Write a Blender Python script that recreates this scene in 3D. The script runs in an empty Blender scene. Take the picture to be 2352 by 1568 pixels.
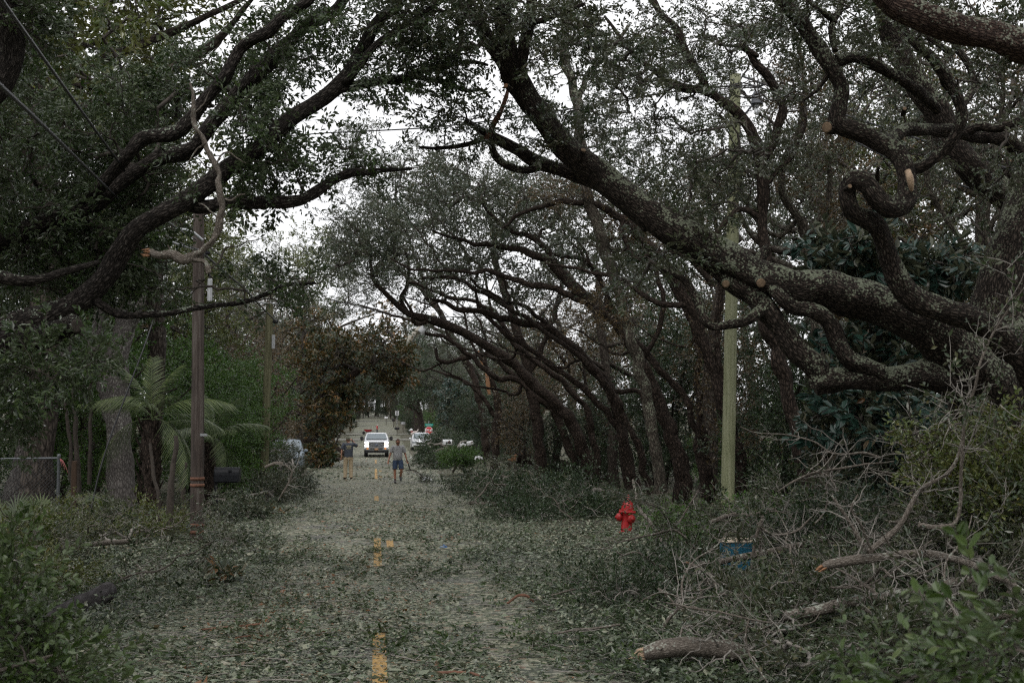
import bpy, math, random
import numpy as np
from mathutils import Vector, Matrix

SC = bpy.context.scene
COL = SC.collection
RNG = np.random.default_rng(11)
random.seed(5)

# ------------------------------------------------------------------ camera
CAMH = 2.05
FV = 2940.0                      # focal length in units of a 2352-wide picture
YAW, PITCH = math.radians(6.083), math.radians(3.911)
cam_d = bpy.data.cameras.new('camera')
cam = bpy.data.objects.new('camera', cam_d); COL.objects.link(cam)
cam_d.sensor_width = 36.0
cam_d.lens = 36.0 * FV / 2352.0
cam_d.clip_start, cam_d.clip_end = 0.1, 3000.0
cam.location = (0, 0, CAMH)
cam.rotation_euler = (math.radians(90) + PITCH, 0, -YAW)
cam_d.dof.use_dof = True
cam_d.dof.focus_distance = 22.0
cam_d.dof.aperture_fstop = 5.0
SC.camera = cam

# ------------------------------------------------------------------ sky and light
W = bpy.data.worlds.new('World'); SC.world = W; W.use_nodes = True
nt = W.node_tree; nt.nodes.clear()
out = nt.nodes.new('ShaderNodeOutputWorld'); bg = nt.nodes.new('ShaderNodeBackground')
sky = nt.nodes.new('ShaderNodeTexSky'); sky.sky_type = 'NISHITA'; sky.sun_disc = False
SUN_EL, SUN_ROT = math.radians(52), math.radians(200)
sky.sun_elevation, sky.sun_rotation = SUN_EL, SUN_ROT
sky.air_density, sky.dust_density = 1.0, 3.0
hsv = nt.nodes.new('ShaderNodeHueSaturation'); hsv.inputs['Saturation'].default_value = 0.12
mixc = nt.nodes.new('ShaderNodeMix'); mixc.data_type = 'RGBA'
mixc.inputs[0].default_value = 0.82
tc = nt.nodes.new('ShaderNodeTexCoord')
mp = nt.nodes.new('ShaderNodeMapping'); mp.inputs['Scale'].default_value = (1.0, 1.0, 2.2)
cn = nt.nodes.new('ShaderNodeTexNoise'); cn.inputs['Scale'].default_value = 2.6; cn.inputs['Detail'].default_value = 5
cr = nt.nodes.new('ShaderNodeValToRGB')
cr.color_ramp.elements[0].position, cr.color_ramp.elements[0].color = 0.3, (10.6, 10.7, 11.0, 1)
cr.color_ramp.elements[1].position, cr.color_ramp.elements[1].color = 0.7, (12.8, 12.8, 13.0, 1)
nt.links.new(tc.outputs['Generated'], mp.inputs['Vector']); nt.links.new(mp.outputs[0], cn.inputs['Vector'])
nt.links.new(cn.outputs[0], cr.inputs[0])
nt.links.new(sky.outputs[0], hsv.inputs['Color']); nt.links.new(hsv.outputs[0], mixc.inputs[6])
nt.links.new(cr.outputs[0], mixc.inputs[7]); nt.links.new(mixc.outputs[2], bg.inputs['Color'])
bg.inputs['Strength'].default_value = 0.1
nt.links.new(bg.outputs[0], out.inputs['Surface'])

sun_d = bpy.data.lights.new('sun', 'SUN'); sun_d.energy = 0.8; sun_d.angle = math.radians(25)
sun_d.color = (1.0, 0.97, 0.93)
sun = bpy.data.objects.new('sun', sun_d); COL.objects.link(sun)
_a = SUN_ROT
sd = Vector((math.sin(_a) * math.cos(SUN_EL), math.cos(_a) * math.cos(SUN_EL), math.sin(SUN_EL)))
sun.rotation_euler = (-sd).to_track_quat('-Z', 'Y').to_euler()
sun.location = (0, -20, 60)

SC.view_settings.view_transform = 'Standard'
SC.view_settings.look = 'None'
SC.view_settings.exposure = 0.22
SC.view_settings.gamma = 1.0
SC.view_settings.use_curve_mapping = False
SC.render.engine = 'CYCLES'
SC.cycles.max_bounces = 4
SC.cycles.diffuse_bounces = 2
SC.cycles.glossy_bounces = 2
SC.cycles.transmission_bounces = 4
SC.cycles.use_adaptive_sampling = True
SC.cycles.adaptive_threshold = 0.012
SC.cycles.use_denoising = False
SC.cycles.filter_width = 1.25

# ------------------------------------------------------------------ picture <-> world
_R = np.array(cam.rotation_euler.to_matrix())
RIGHT, UP, FWD = _R[:, 0], _R[:, 1], -_R[:, 2]
C0 = np.array([0, 0, CAMH])
# sight lines kept free of leaves: (vx0, vy0, vx1, vy1, nearer than)
CLEAR = [(330, 560, 500, 640, 22.5), (432, 185, 455, 330, 22.5), (455, 300, 525, 600, 22.5), (425, 230, 500, 420, 22.5), (438, 600, 488, 1225, 23.3), (484, 1066, 562, 1165, 32), (1408, 1132, 1466, 1196, 25), (1645, 1222, 1738, 1306, 17.4),
         (1690, 120, 1790, 300, 26.3), (1652, 660, 1702, 1120, 26.6), (770, 985, 962, 1112, 100), (1015, 1005, 1042, 1024, 65), (1080, 1008, 1100, 1024, 65), (972, 968, 1000, 1000, 120), (1890, 280, 1935, 312, 13.6),
         (1150, 185, 1172, 212, 14.4), (110, 1350, 258, 1440, 13.6), (1455, 1462, 1740, 1532, 11.1)]


def clear_mask(p):
    q = p - C0; d = q @ FWD; d = np.where(np.abs(d) < 1e-3, 1e-3, d); x = 1176 + FV * (q @ RIGHT) / d; y = 784 - FV * (q @ UP) / d
    bad = np.zeros(len(p), bool)
    for x0, y0, x1, y1, dm in CLEAR:
        bad |= (d > 0) & (d < dm) & (x > x0) & (x < x1) & (y > y0) & (y < y1)
    return ~bad


def P(vx, vy, d):
    """The point seen at (vx, vy) of the 2352-wide picture at depth d metres."""
    return C0 + d * (FWD + RIGHT * (vx - 1176.0) / FV + UP * (784.0 - vy) / FV)


def prof(Y):
    return np.interp(Y, [-60, 0, 20, 50, 105, 140, 176, 250, 400, 700], [0, 0, 0, -.10, -.25, .35, 1.40, 3.7, 8.0, 12.0])


def vnoise(x, y, seed=0):
    x = np.asarray(x, float); y = np.asarray(y, float)
    xi = np.floor(x).astype(np.int64); yi = np.floor(y).astype(np.int64)
    fx = x - xi; fy = y - yi
    fx = fx * fx * (3 - 2 * fx); fy = fy * fy * (3 - 2 * fy)

    def h(a, b):
        n = (a * 374761393 + b * 668265263 + seed * 974634777) & 0x7fffffff
        n = ((n ^ (n >> 13)) * 1274126177) & 0x7fffffff
        return (n ^ (n >> 16)) % 65536 / 65535.0
    return (h(xi, yi) * (1 - fx) + h(xi + 1, yi) * fx) * (1 - fy) + (h(xi, yi + 1) * (1 - fx) + h(xi + 1, yi + 1) * fx) * fy


def fbm(x, y, seed=0, o=3):
    s = 0; a = .5
    for k in range(o):
        s = s + a * vnoise(np.asarray(x) * 2 ** k, np.asarray(y) * 2 ** k, seed + k); a *= .5
    return s / (1 - .5 ** o)


def gz(x, y):
    """Height of the ground sheet."""
    x = np.asarray(x, float); y = np.asarray(y, float)
    off = np.clip((np.abs(x) - 3.1) / 2.5, 0, 1)
    return prof(y) + off * (fbm(x * .35, y * .35, 3) - .42) * .35 - np.clip(1 - off * 3, 0, 1) * .03


def on_ground(vx, d, dz=0.0):
    p = P(vx, 985, d)
    return np.array([p[0], p[1], float(gz(p[0], p[1])) + dz])


# ------------------------------------------------------------------ mesh building
class MB:
    def __init__(s):
        s.v = []; s.f4 = []; s.f3 = []; s.n = 0; s.m4 = []; s.m3 = []; s.r4 = []; s.r3 = []; s.uv4 = []; s.uv3 = []; s.sm4 = []; s.sm3 = []

    def add(s, v, f4=None, f3=None, mat=0, rnd=None, uv4=None, uv3=None, smooth=True):
        v = np.asarray(v, float).reshape(-1, 3)
        for f, F, M, R, U, SM, u, k in ((f4, s.f4, s.m4, s.r4, s.uv4, s.sm4, uv4, 4), (f3, s.f3, s.m3, s.r3, s.uv3, s.sm3, uv3, 3)):
            if f is None or len(f) == 0:
                continue
            f = np.asarray(f, np.int64).reshape(-1, k)
            F.append(f + s.n); M.append(np.full(len(f), mat, np.int32))
            R.append(np.full(len(f), .5) if rnd is None else np.broadcast_to(np.asarray(rnd, float), (len(f),)))
            U.append(np.zeros((len(f), k, 2)) if u is None else np.asarray(u, float).reshape(-1, k, 2))
            SM.append(np.full(len(f), smooth))
        s.v.append(v); s.n += len(v)

    def mesh(s, name, mats):
        me = bpy.data.meshes.new(name)
        V = np.concatenate(s.v) if s.v else np.zeros((0, 3))
        f4 = np.concatenate(s.f4) if s.f4 else np.zeros((0, 4), np.int64)
        f3 = np.concatenate(s.f3) if s.f3 else np.zeros((0, 3), np.int64)
        me.vertices.add(len(V)); me.vertices.foreach_set('co', V.astype(np.float32).ravel())
        loops = np.concatenate([f4.ravel(), f3.ravel()]).astype(np.int32)
        me.loops.add(len(loops)); me.loops.foreach_set('vertex_index', loops)
        nf = len(f4) + len(f3)
        me.polygons.add(nf)
        ls = np.concatenate([np.arange(len(f4)) * 4, len(f4) * 4 + np.arange(len(f3)) * 3]).astype(np.int32)
        me.polygons.foreach_set('loop_start', ls)
        cat = lambda a, b: np.concatenate(a + b) if (a or b) else np.zeros(0)
        me.polygons.foreach_set('material_index', cat(s.m4, s.m3).astype(np.int32))
        me.polygons.foreach_set('use_smooth', cat(s.sm4, s.sm3).astype(bool))
        at = me.attributes.new('rnd', 'FLOAT', 'FACE'); at.data.foreach_set('value', cat(s.r4, s.r3).astype(np.float32))
        uv = me.uv_layers.new(name='UVMap')
        U = np.concatenate([u.reshape(-1, 2) for u in s.uv4 + s.uv3]) if nf else np.zeros((0, 2))
        uv.data.foreach_set('uv', U.astype(np.float32).ravel())
        for m in mats:
            me.materials.append(m)
        me.update(calc_edges=True)
        return me

    def build(s, name, mats, parent=None, loc=None):
        if not isinstance(mats, (list, tuple)):
            mats = [mats]
        o = bpy.data.objects.new(name, s.mesh(name, mats)); COL.objects.link(o)
        if parent is not None:
            o.parent = parent
        if loc is not None:
            o.location = loc
        return o


def tag(o, label=None, cat=None, group=None, kind=None):
    if label: o['label'] = label
    if cat: o['category'] = cat
    if group: o['group'] = group
    if kind: o['kind'] = kind
    return o


def thing(name, label, cat, loc=(0, 0, 0), rz=0.0, group=None):
    o = bpy.data.objects.new(name, None); COL.objects.link(o)
    o.empty_display_size = .2
    o.location = [float(a) for a in loc]; o.rotation_euler = (0, 0, rz)
    return tag(o, label, cat, group)


def kids(o):
    return [c for c in COL.objects if c.parent == o]


def dup(root, loc, rz=0.0, scale=1.0, label=None, group=None, tilt=(0, 0)):
    r = root.copy(); COL.objects.link(r)
    r.location = [float(a) for a in loc]; r.rotation_euler = (tilt[0], tilt[1], rz)
    r.scale = (scale, scale, scale) if np.isscalar(scale) else scale
    if label: r['label'] = label
    if group: r['group'] = group
    for ch in KIDS[root.name]:
        c = ch.copy(); COL.objects.link(c); c.parent = r
    return r


KIDS = {}


def norm(a):
    return a / np.maximum(np.linalg.norm(a, axis=-1, keepdims=True), 1e-9)


def crom(ctrl, step):
    """Catmull-Rom through control rows, spaced about `step` along the first three columns."""
    c = np.asarray(ctrl, float)
    if len(c) < 3:
        n = max(2, int(np.linalg.norm(c[-1, :3] - c[0, :3]) / step) + 1)
        t = np.linspace(0, 1, n)[:, None]
        return c[0] * (1 - t) + c[-1] * t
    e = np.vstack([2 * c[0] - c[1], c, 2 * c[-1] - c[-2]])
    outp = []
    for i in range(1, len(e) - 2):
        p0, p1, p2, p3 = e[i - 1], e[i], e[i + 1], e[i + 2]
        n = max(1, int(np.ceil(np.linalg.norm((p2 - p1)[:3]) / step)))
        t = (np.arange(n) / n)[:, None]
        outp.append(.5 * ((2 * p1) + (-p0 + p2) * t + (2 * p0 - 5 * p1 + 4 * p2 - p3) * t ** 2 + (-p0 + 3 * p1 - 3 * p2 + p3) * t ** 3))
    outp.append(c[-1:])
    return np.vstack(outp)


def tube(mb, pts, rad, sides=6, mat=0, rough=0.0, cap=True, rnd=None, rng=None, ridges=0.0, seed=0):
    """A tapered tube along pts; rough adds lumps, ridges adds bark plates running along it."""
    pts = np.asarray(pts, float); m = len(pts)
    rad = np.broadcast_to(np.asarray(rad, float), (m,)).copy()
    t = np.gradient(pts, axis=0); t = norm(t)
    n = np.zeros((m, 3))
    a = np.array([0.31, 0.22, .92]) if abs(t[0][2]) < .8 else np.array([.9, .3, .1])
    v = np.cross(t[0], a); v /= np.linalg.norm(v) + 1e-9
    for i in range(m):
        v = v - t[i] * np.dot(v, t[i]); v /= np.linalg.norm(v) + 1e-9
        n[i] = v
    b = np.cross(t, n)
    ang = np.arange(sides) / sides * 2 * np.pi
    L = np.concatenate([[0], np.cumsum(np.linalg.norm(np.diff(pts, axis=0), axis=1))])
    R = np.repeat(rad[:, None], sides, 1)
    if rough:
        AA = np.broadcast_to(np.cos(ang)[None] * 1.3 + 3, R.shape); BB = np.broadcast_to(np.sin(ang)[None] * 1.3 + 3, R.shape)
        ll = (L / np.maximum(rad.mean(), .02))[:, None]
        nz = vnoise(AA + ll * .45, BB - ll * .1, seed) - .5
        R = R * (1 + rough * nz * 1.6)
    if ridges:
        ll = L[:, None] / .06
        aa = (ang[None] / (2 * np.pi)) * np.maximum(6, rad.mean() * 2 * np.pi / .035)
        nz = vnoise(aa + 0 * ll, ll * .33 + 0 * aa, seed + 5) * .65 + vnoise(aa * 2.1 + 9 + 0 * ll, ll * .9 + 0 * aa, seed + 6) * .35 - .5
        nz[:, -1] = nz[:, 0] * .5 + nz[:, -1] * .5
        R = R + ridges * nz
    V = pts[:, None] + (np.cos(ang)[None, :, None] * n[:, None] + np.sin(ang)[None, :, None] * b[:, None]) * R[..., None]
    i = np.arange(m - 1)[:, None] * sides; j = np.arange(sides)[None]; j2 = (j + 1) % sides
    F = np.stack([i + j, i + j2, i + sides + j2, i + sides + j], -1).reshape(-1, 4)
    cir = 2 * np.pi * rad.mean()
    u0 = np.broadcast_to(j / sides * cir, (m - 1, sides)); u1 = np.broadcast_to((j + 1) / sides * cir, (m - 1, sides))
    l0 = np.broadcast_to(L[:-1, None], (m - 1, sides)); l1 = np.broadcast_to(L[1:, None], (m - 1, sides))
    uv = np.stack([np.stack([u0, l0], -1), np.stack([u1, l0], -1), np.stack([u1, l1], -1), np.stack([u0, l1], -1)], 2).reshape(-1, 4, 2)
    mb.add(V.reshape(-1, 3), F, mat=mat, rnd=rnd, uv4=uv)
    if cap:
        for ring, c, flip in ((V[0], pts[0], True), (V[-1], pts[-1], False)):
            k = np.arange(sides); f = np.stack([k, (k + 1) % sides, np.full(sides, sides)], 1)
            if flip: f = f[:, ::-1]
            mb.add(np.vstack([ring, c[None]]), None, f, mat=mat, rnd=None if rnd is None else np.mean(rnd))


def box(mb, c, s, mat=0, rot=None, bevel=0.0):
    """A box with chamfered vertical and horizontal edges."""
    sx, sy, sz = [a / 2 for a in s]; b = min(bevel, sx * .9, sy * .9, sz * .9)
    if b <= 0:
        V = np.array([[x, y, z] for z in (-sz, sz) for y in (-sy, sy) for x in (-sx, sx)])
        F = np.array([[0, 2, 3, 1], [4, 5, 7, 6], [0, 1, 5, 4], [2, 6, 7, 3], [0, 4, 6, 2], [1, 3, 7, 5]])
        F3 = None
    else:
        ringxy = lambda ex, ey, z: [[-ex + b, -ey, z], [ex - b, -ey, z], [ex, -ey + b, z], [ex, ey - b, z], [ex - b, ey, z], [-ex + b, ey, z], [-ex, ey - b, z], [-ex, -ey + b, z]]
        V = np.array(ringxy(sx - b, sy - b, -sz) + ringxy(sx, sy, -sz + b) + ringxy(sx, sy, sz - b) + ringxy(sx - b, sy - b, sz))
        F = [[r * 8 + k, r * 8 + (k + 1) % 8, r * 8 + 8 + (k + 1) % 8, r * 8 + 8 + k] for r in range(3) for k in range(8)]
        for o, fl in ((0, 1), (24, 0)):
            q = [[o, o + 1, o + 2, o + 3], [o + 4, o + 5, o + 6, o + 7], [o, o + 3, o + 4, o + 7]]
            F += [x[::-1] if fl else x for x in q]
        F3 = None; F = np.array(F)
    if rot is not None:
        V = V @ np.array(rot).T
    mb.add(V + np.asarray(c, float), F, F3, mat=mat, smooth=False)


def loft(mb, rings, mat=0, close=True, caps=True, smooth=True):
    """Skin a list of equal-length rings of points."""
    R = np.asarray(rings, float); m, s = R.shape[:2]
    i = np.arange(m - 1)[:, None] * s; j = np.arange(s if close else s - 1)[None]; j2 = (j + 1) % s
    F = np.stack([i + j, i + j2, i + s + j2, i + s + j], -1).reshape(-1, 4)
    mb.add(R.reshape(-1, 3), F, mat=mat, smooth=smooth)
    if caps and close:
        for ring, fl in ((R[0], True), (R[-1], False)):
            k = np.arange(s); f = np.stack([k, (k + 1) % s, np.full(s, s)], 1)
            mb.add(np.vstack([ring, ring.mean(0)[None]]), None, f[:, ::-1] if fl else f, mat=mat, smooth=False)


def lathe(mb, prof_, c=(0, 0, 0), axis='z', sides=20, mat=0, rot=None):
    a = np.arange(sides) / sides * 2 * np.pi
    rings = []
    for r, h in prof_:
        p = np.stack([np.cos(a) * r, np.sin(a) * r, np.full(sides, h)], 1)
        if axis == 'x': p = p[:, [2, 0, 1]]
        if axis == 'y': p = p[:, [1, 2, 0]]
        if rot is not None: p = p @ np.array(rot).T
        rings.append(p + np.asarray(c, float))
    loft(mb, rings, mat=mat)


def prism(mb, outline, y0, y1, mat=0, axis='y', inset=0.0):
    """Extrude an outline of (a, b) points; axis y: (x, z) outline; axis x: (y, z) outline."""
    o = np.asarray(outline, float); k = len(o); cen = o.mean(0)
    def ring(y, q):
        q = np.asarray(q)
        return np.stack([q[:, 0], np.full(k, y), q[:, 1]], 1) if axis == 'y' else np.stack([np.full(k, y), q[:, 0], q[:, 1]], 1)
    if inset:
        oi = o + norm(cen - o) * inset
        sgn = 1 if y1 > y0 else -1
        loft(mb, [ring(y0, oi), ring(y0 + sgn * inset, o), ring(y1 - sgn * inset, o), ring(y1, oi)], mat=mat, smooth=False)
    else:
        loft(mb, [ring(y0, o), ring(y1, o)], mat=mat, smooth=False)


# ------------------------------------------------------------------ materials
def new_mat(name):
    m = bpy.data.materials.new(name); m.use_nodes = True
    t = m.node_tree; b = t.nodes['Principled BSDF']
    return m, t, b


def N(t, kind, **kw):
    n = t.nodes.new(kind)
    for k, v in kw.items():
        if hasattr(n, k): setattr(n, k, v)
        else: n.inputs[k.replace('_', ' ')].default_value = v
    return n


def ramp(t, stops):
    r = t.nodes.new('ShaderNodeValToRGB'); e = r.color_ramp.elements
    while len(e) < len(stops): e.new(.5)
    for el, (p, c) in zip(e, stops):
        el.position = p; el.color = (*c, 1) if len(c) == 3 else c
    return r


def pole_mat(name, a, b_, c):
    """Weathered pole timber: long vertical streaks and checks."""
    m, t, b = new_mat(name)
    tc_ = N(t, 'ShaderNodeTexCoord'); mp_ = N(t, 'ShaderNodeMapping'); mp_.inputs['Scale'].default_value = (26, 26, .9); t.links.new(tc_.outputs['Object'], mp_.inputs['Vector'])
    nz = N(t, 'ShaderNodeTexNoise', Scale=1.0, Detail=8.0, Roughness=.7); t.links.new(mp_.outputs[0], nz.inputs['Vector'])
    n2 = N(t, 'ShaderNodeTexNoise', Scale=.9, Detail=5.0); t.links.new(tc_.outputs['Object'], n2.inputs['Vector'])
    ad = N(t, 'ShaderNodeMath', operation='MULTIPLY_ADD'); t.links.new(n2.outputs[0], ad.inputs[0]); ad.inputs[1].default_value = .5; t.links.new(nz.outputs[0], ad.inputs[2])
    r = ramp(t, [(.55, a), (.74, b_), (.95, c)]); t.links.new(ad.outputs[0], r.inputs[0]); t.links.new(r.outputs[0], b.inputs['Base Color'])
    b.inputs['Roughness'].default_value = .85; bp = N(t, 'ShaderNodeBump', Strength=.5, Distance=.012); t.links.new(nz.outputs[0], bp.inputs['Height']); t.links.new(bp.outputs[0], b.inputs['Normal'])
    return m


def plain(name, col, rough=.6, metal=0.0, noise=.25, scale=14.0, bump=0.0, spec=.5, emit=None, dirt=None):
    """A plain surface with slight procedural unevenness."""
    m, t, b = new_mat(name)
    tc_ = N(t, 'ShaderNodeTexCoord'); nz = N(t, 'ShaderNodeTexNoise', Scale=scale, Detail=6.0, Roughness=.65)
    t.links.new(tc_.outputs['Object'], nz.inputs['Vector'])
    lo = [c * (1 - noise) for c in col]; hi = [min(1, c * (1 + noise)) for c in col]
    r = ramp(t, [(.3, lo), (.7, hi)])
    t.links.new(nz.outputs[0], r.inputs[0])
    last = r.outputs[0]
    if dirt:
        n2 = N(t, 'ShaderNodeTexNoise', Scale=scale * .35, Detail=8.0, Roughness=.7)
        t.links.new(tc_.outputs['Object'], n2.inputs['Vector'])
        rr = ramp(t, [(.48, (0, 0, 0)), (.68, (1, 1, 1))]); t.links.new(n2.outputs[0], rr.inputs[0])
        mx = N(t, 'ShaderNodeMix', data_type='RGBA'); t.links.new(rr.outputs[0], mx.inputs[0])
        t.links.new(last, mx.inputs[6]); mx.inputs[7].default_value = (*dirt, 1); last = mx.outputs[2]
    t.links.new(last, b.inputs['Base Color'])
    b.inputs['Roughness'].default_value = rough; b.inputs['Metallic'].default_value = metal
    b.inputs['Specular IOR Level'].default_value = spec
    if emit:
        b.inputs['Emission Color'].default_value = (*emit[0], 1); b.inputs['Emission Strength'].default_value = emit[1]
    if bump:
        bp = N(t, 'ShaderNodeBump', Strength=bump, Distance=.02); t.links.new(nz.outputs[0], bp.inputs['Height'])
        t.links.new(bp.outputs[0], b.inputs['Normal'])
    return m


def chroma(c, s=1.35, g=1.0):
    l = .25 * c[0] + .6 * c[1] + .15 * c[2]
    r, gg, b = [max(.003, (l + (x - l) * s) * g) for x in c]
    return (r * .86, gg * .98, b * 1.02) if gg > r else (r, gg, b)


def leaf_mat(name, stops, under=(.14, .15, .09), rough=.24, trans=.16, under_mix=.55, boost=1.35):
    stops = [(p, chroma(c, boost)) for p, c in stops]; under = chroma(under, boost)
    m, t, b = new_mat(name)
    at = N(t, 'ShaderNodeAttribute', attribute_name='rnd'); r = ramp(t, stops)
    t.links.new(at.outputs['Fac'], r.inputs[0])
    geo = N(t, 'ShaderNodeNewGeometry')
    mul = N(t, 'ShaderNodeMath', operation='MULTIPLY'); mul.inputs[1].default_value = under_mix
    t.links.new(geo.outputs['Backfacing'], mul.inputs[0])
    mx = N(t, 'ShaderNodeMix', data_type='RGBA')
    t.links.new(mul.outputs[0], mx.inputs[0]); t.links.new(r.outputs[0], mx.inputs[6]); mx.inputs[7].default_value = (*under, 1)
    t.links.new(mx.outputs[2], b.inputs['Base Color'])
    b.inputs['Roughness'].default_value = rough; b.inputs['Specular IOR Level'].default_value = .5
    tr = N(t, 'ShaderNodeBsdfTranslucent')
    hs = N(t, 'ShaderNodeHueSaturation'); hs.inputs['Value'].default_value = 1.3; hs.inputs['Saturation'].default_value = 1.2
    t.links.new(mx.outputs[2], hs.inputs['Color']); t.links.new(hs.outputs[0], tr.inputs['Color'])
    ms = N(t, 'ShaderNodeMixShader'); ms.inputs[0].default_value = trans
    t.links.new(b.outputs[0], ms.inputs[1]); t.links.new(tr.outputs[0], ms.inputs[2])
    t.links.new(ms.outputs[0], t.nodes['Material Output'].inputs['Surface'])
    return m


def bark_mat(name, dark, mid, light, lichen=(.33, .38, .29), amt=.5, scale=1.0, bump=1.0, topbias=.4):
    """Furrowed bark: plates stretched along the limb (UV in metres), with lichen crusts mostly on upper sides."""
    m, t, b = new_mat(name)
    uv = N(t, 'ShaderNodeUVMap'); mp_ = N(t, 'ShaderNodeMapping')
    mp_.inputs['Scale'].default_value = (36 * scale, 11 * scale, 1)
    t.links.new(uv.outputs[0], mp_.inputs['Vector'])
    wob = N(t, 'ShaderNodeTexNoise', Scale=1.2, Detail=4.0); t.links.new(mp_.outputs[0], wob.inputs['Vector'])
    ad = N(t, 'ShaderNodeMix', data_type='RGBA', blend_type='ADD'); ad.inputs[0].default_value = .9
    t.links.new(mp_.outputs[0], ad.inputs[6]); t.links.new(wob.outputs['Color'], ad.inputs[7])
    vo = N(t, 'ShaderNodeTexVoronoi', feature='DISTANCE_TO_EDGE', Scale=1.0); t.links.new(ad.outputs[2], vo.inputs['Vector'])
    nz = N(t, 'ShaderNodeTexNoise', Scale=2.2, Detail=8.0, Roughness=.7); t.links.new(mp_.outputs[0], nz.inputs['Vector'])
    ht = N(t, 'ShaderNodeMath', operation='MULTIPLY_ADD'); t.links.new(nz.outputs[0], ht.inputs[0]); ht.inputs[1].default_value = .6
    cl = N(t, 'ShaderNodeMath', operation='MINIMUM'); t.links.new(vo.outputs['Distance'], cl.inputs[0]); cl.inputs[1].default_value = .35
    t.links.new(cl.outputs[0], ht.inputs[2])
    r = ramp(t, [(.28, dark), (.5, mid), (.78, light)]); t.links.new(ht.outputs[0], r.inputs[0])
    tc_ = N(t, 'ShaderNodeTexCoord')
    n2 = N(t, 'ShaderNodeTexNoise', Scale=5.5, Detail=9.0, Roughness=.8); t.links.new(tc_.outputs['Object'], n2.inputs['Vector'])
    n3 = N(t, 'ShaderNodeTexVoronoi', Scale=34.0); t.links.new(tc_.outputs['Object'], n3.inputs['Vector'])
    geo = N(t, 'ShaderNodeNewGeometry'); sp = N(t, 'ShaderNodeSeparateXYZ'); t.links.new(geo.outputs['Normal'], sp.inputs[0])
    # sum = noise + topbias*nz - small cell distance
    a1 = N(t, 'ShaderNodeMath', operation='MULTIPLY_ADD'); t.links.new(sp.outputs['Z'], a1.inputs[0]); a1.inputs[1].default_value = topbias * .3
    t.links.new(n2.outputs[0], a1.inputs[2])
    a2 = N(t, 'ShaderNodeMath', operation='MULTIPLY_ADD'); t.links.new(n3.outputs['Distance'], a2.inputs[0]); a2.inputs[1].default_value = -.34
    n5 = N(t, 'ShaderNodeTexNoise', Scale=1.15, Detail=3.0); t.links.new(tc_.outputs['Object'], n5.inputs['Vector'])
    a0 = N(t, 'ShaderNodeMath', operation='MULTIPLY_ADD'); t.links.new(n5.outputs[0], a0.inputs[0]); a0.inputs[1].default_value = .45; a0.inputs[2].default_value = -.23
    a3 = N(t, 'ShaderNodeMath', operation='ADD'); t.links.new(a0.outputs[0], a3.inputs[0])
    t.links.new(a1.outputs[0], a3.inputs[1]); t.links.new(a3.outputs[0], a2.inputs[2])
    lo = .575 - .3 * amt
    lr = ramp(t, [(lo, (0, 0, 0)), (lo + .05, (1, 1, 1))]); t.links.new(a2.outputs[0], lr.inputs[0])
    lm = N(t, 'ShaderNodeMath', operation='MULTIPLY'); t.links.new(lr.outputs[0], lm.inputs[0]); lm.inputs[1].default_value = .85
    lcr = ramp(t, [(.3, [c * .6 for c in lichen]), (.7, [c * 1.25 for c in lichen])])
    n4 = N(t, 'ShaderNodeTexNoise', Scale=40.0, Detail=4.0); t.links.new(tc_.outputs['Object'], n4.inputs['Vector']); t.links.new(n4.outputs[0], lcr.inputs[0])
    mx = N(t, 'ShaderNodeMix', data_type='RGBA'); t.links.new(lm.outputs[0], mx.inputs[0]); t.links.new(r.outputs[0], mx.inputs[6])
    t.links.new(lcr.outputs[0], mx.inputs[7]); t.links.new(mx.outputs[2], b.inputs['Base Color'])
    b.inputs['Roughness'].default_value = .9; b.inputs['Specular IOR Level'].default_value = .15
    bp = N(t, 'ShaderNodeBump', Strength=bump, Distance=.035); t.links.new(ht.outputs[0], bp.inputs['Height'])
    t.links.new(bp.outputs[0], b.inputs['Normal'])
    return m


M = {}
M['bark_oak'] = bark_mat('oak bark', (.007, .006, .005), (.042, .033, .027), (.125, .10, .083), lichen=(.235, .26, .185), amt=.5)
M['bark_left'] = bark_mat('left oak bark', (.007, .006, .005), (.036, .030, .026), (.12, .106, .093), amt=.22)
M['bark_mid'] = bark_mat('mid oak bark', (.009, .007, .0055), (.042, .031, .025), (.105, .078, .062), lichen=(.2, .22, .16), amt=.12, scale=.7)
M['bark_grey'] = bark_mat('grey trunk bark', (.05, .045, .042), (.12, .108, .10), (.22, .205, .19), lichen=(.4, .41, .36), amt=.4, scale=.7, bump=.5, topbias=.1)
M['bark_bg'] = bark_mat('far bark', (.014, .011, .009), (.05, .041, .034), (.115, .095, .08), lichen=(.22, .23, .18), amt=.25, scale=.5, bump=.5)
M['twig'] = plain('twig bark', (.05, .041, .033), .85, noise=.45, scale=9)
M['twig_grey'] = plain('grey twig bark', (.235, .215, .19), .85, noise=.4, scale=12)
M['fallen_bark'] = bark_mat('fallen branch bark', (.07, .06, .05), (.175, .15, .125), (.29, .262, .232), lichen=(.36, .38, .32), amt=.3, scale=2.0, bump=.4)
M['red_stick'] = plain('reddish stripped stick', (.16, .075, .045), .8, noise=.4, scale=20)
M['split_wood'] = plain('fresh split wood', (.33, .17, .085), .7, noise=.35, scale=30, bump=.4)
M['pale_wood'] = plain('pale split wood', (.42, .30, .20), .7, noise=.3, scale=30, bump=.4)
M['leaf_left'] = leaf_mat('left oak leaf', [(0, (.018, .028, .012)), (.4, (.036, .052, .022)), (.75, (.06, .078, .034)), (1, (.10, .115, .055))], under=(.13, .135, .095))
M['leaf_oak'] = leaf_mat('right oak leaf', [(0, (.02, .028, .015)), (.45, (.042, .052, .028)), (.8, (.07, .08, .045)), (1, (.11, .10, .06))], under=(.13, .13, .10))
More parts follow.
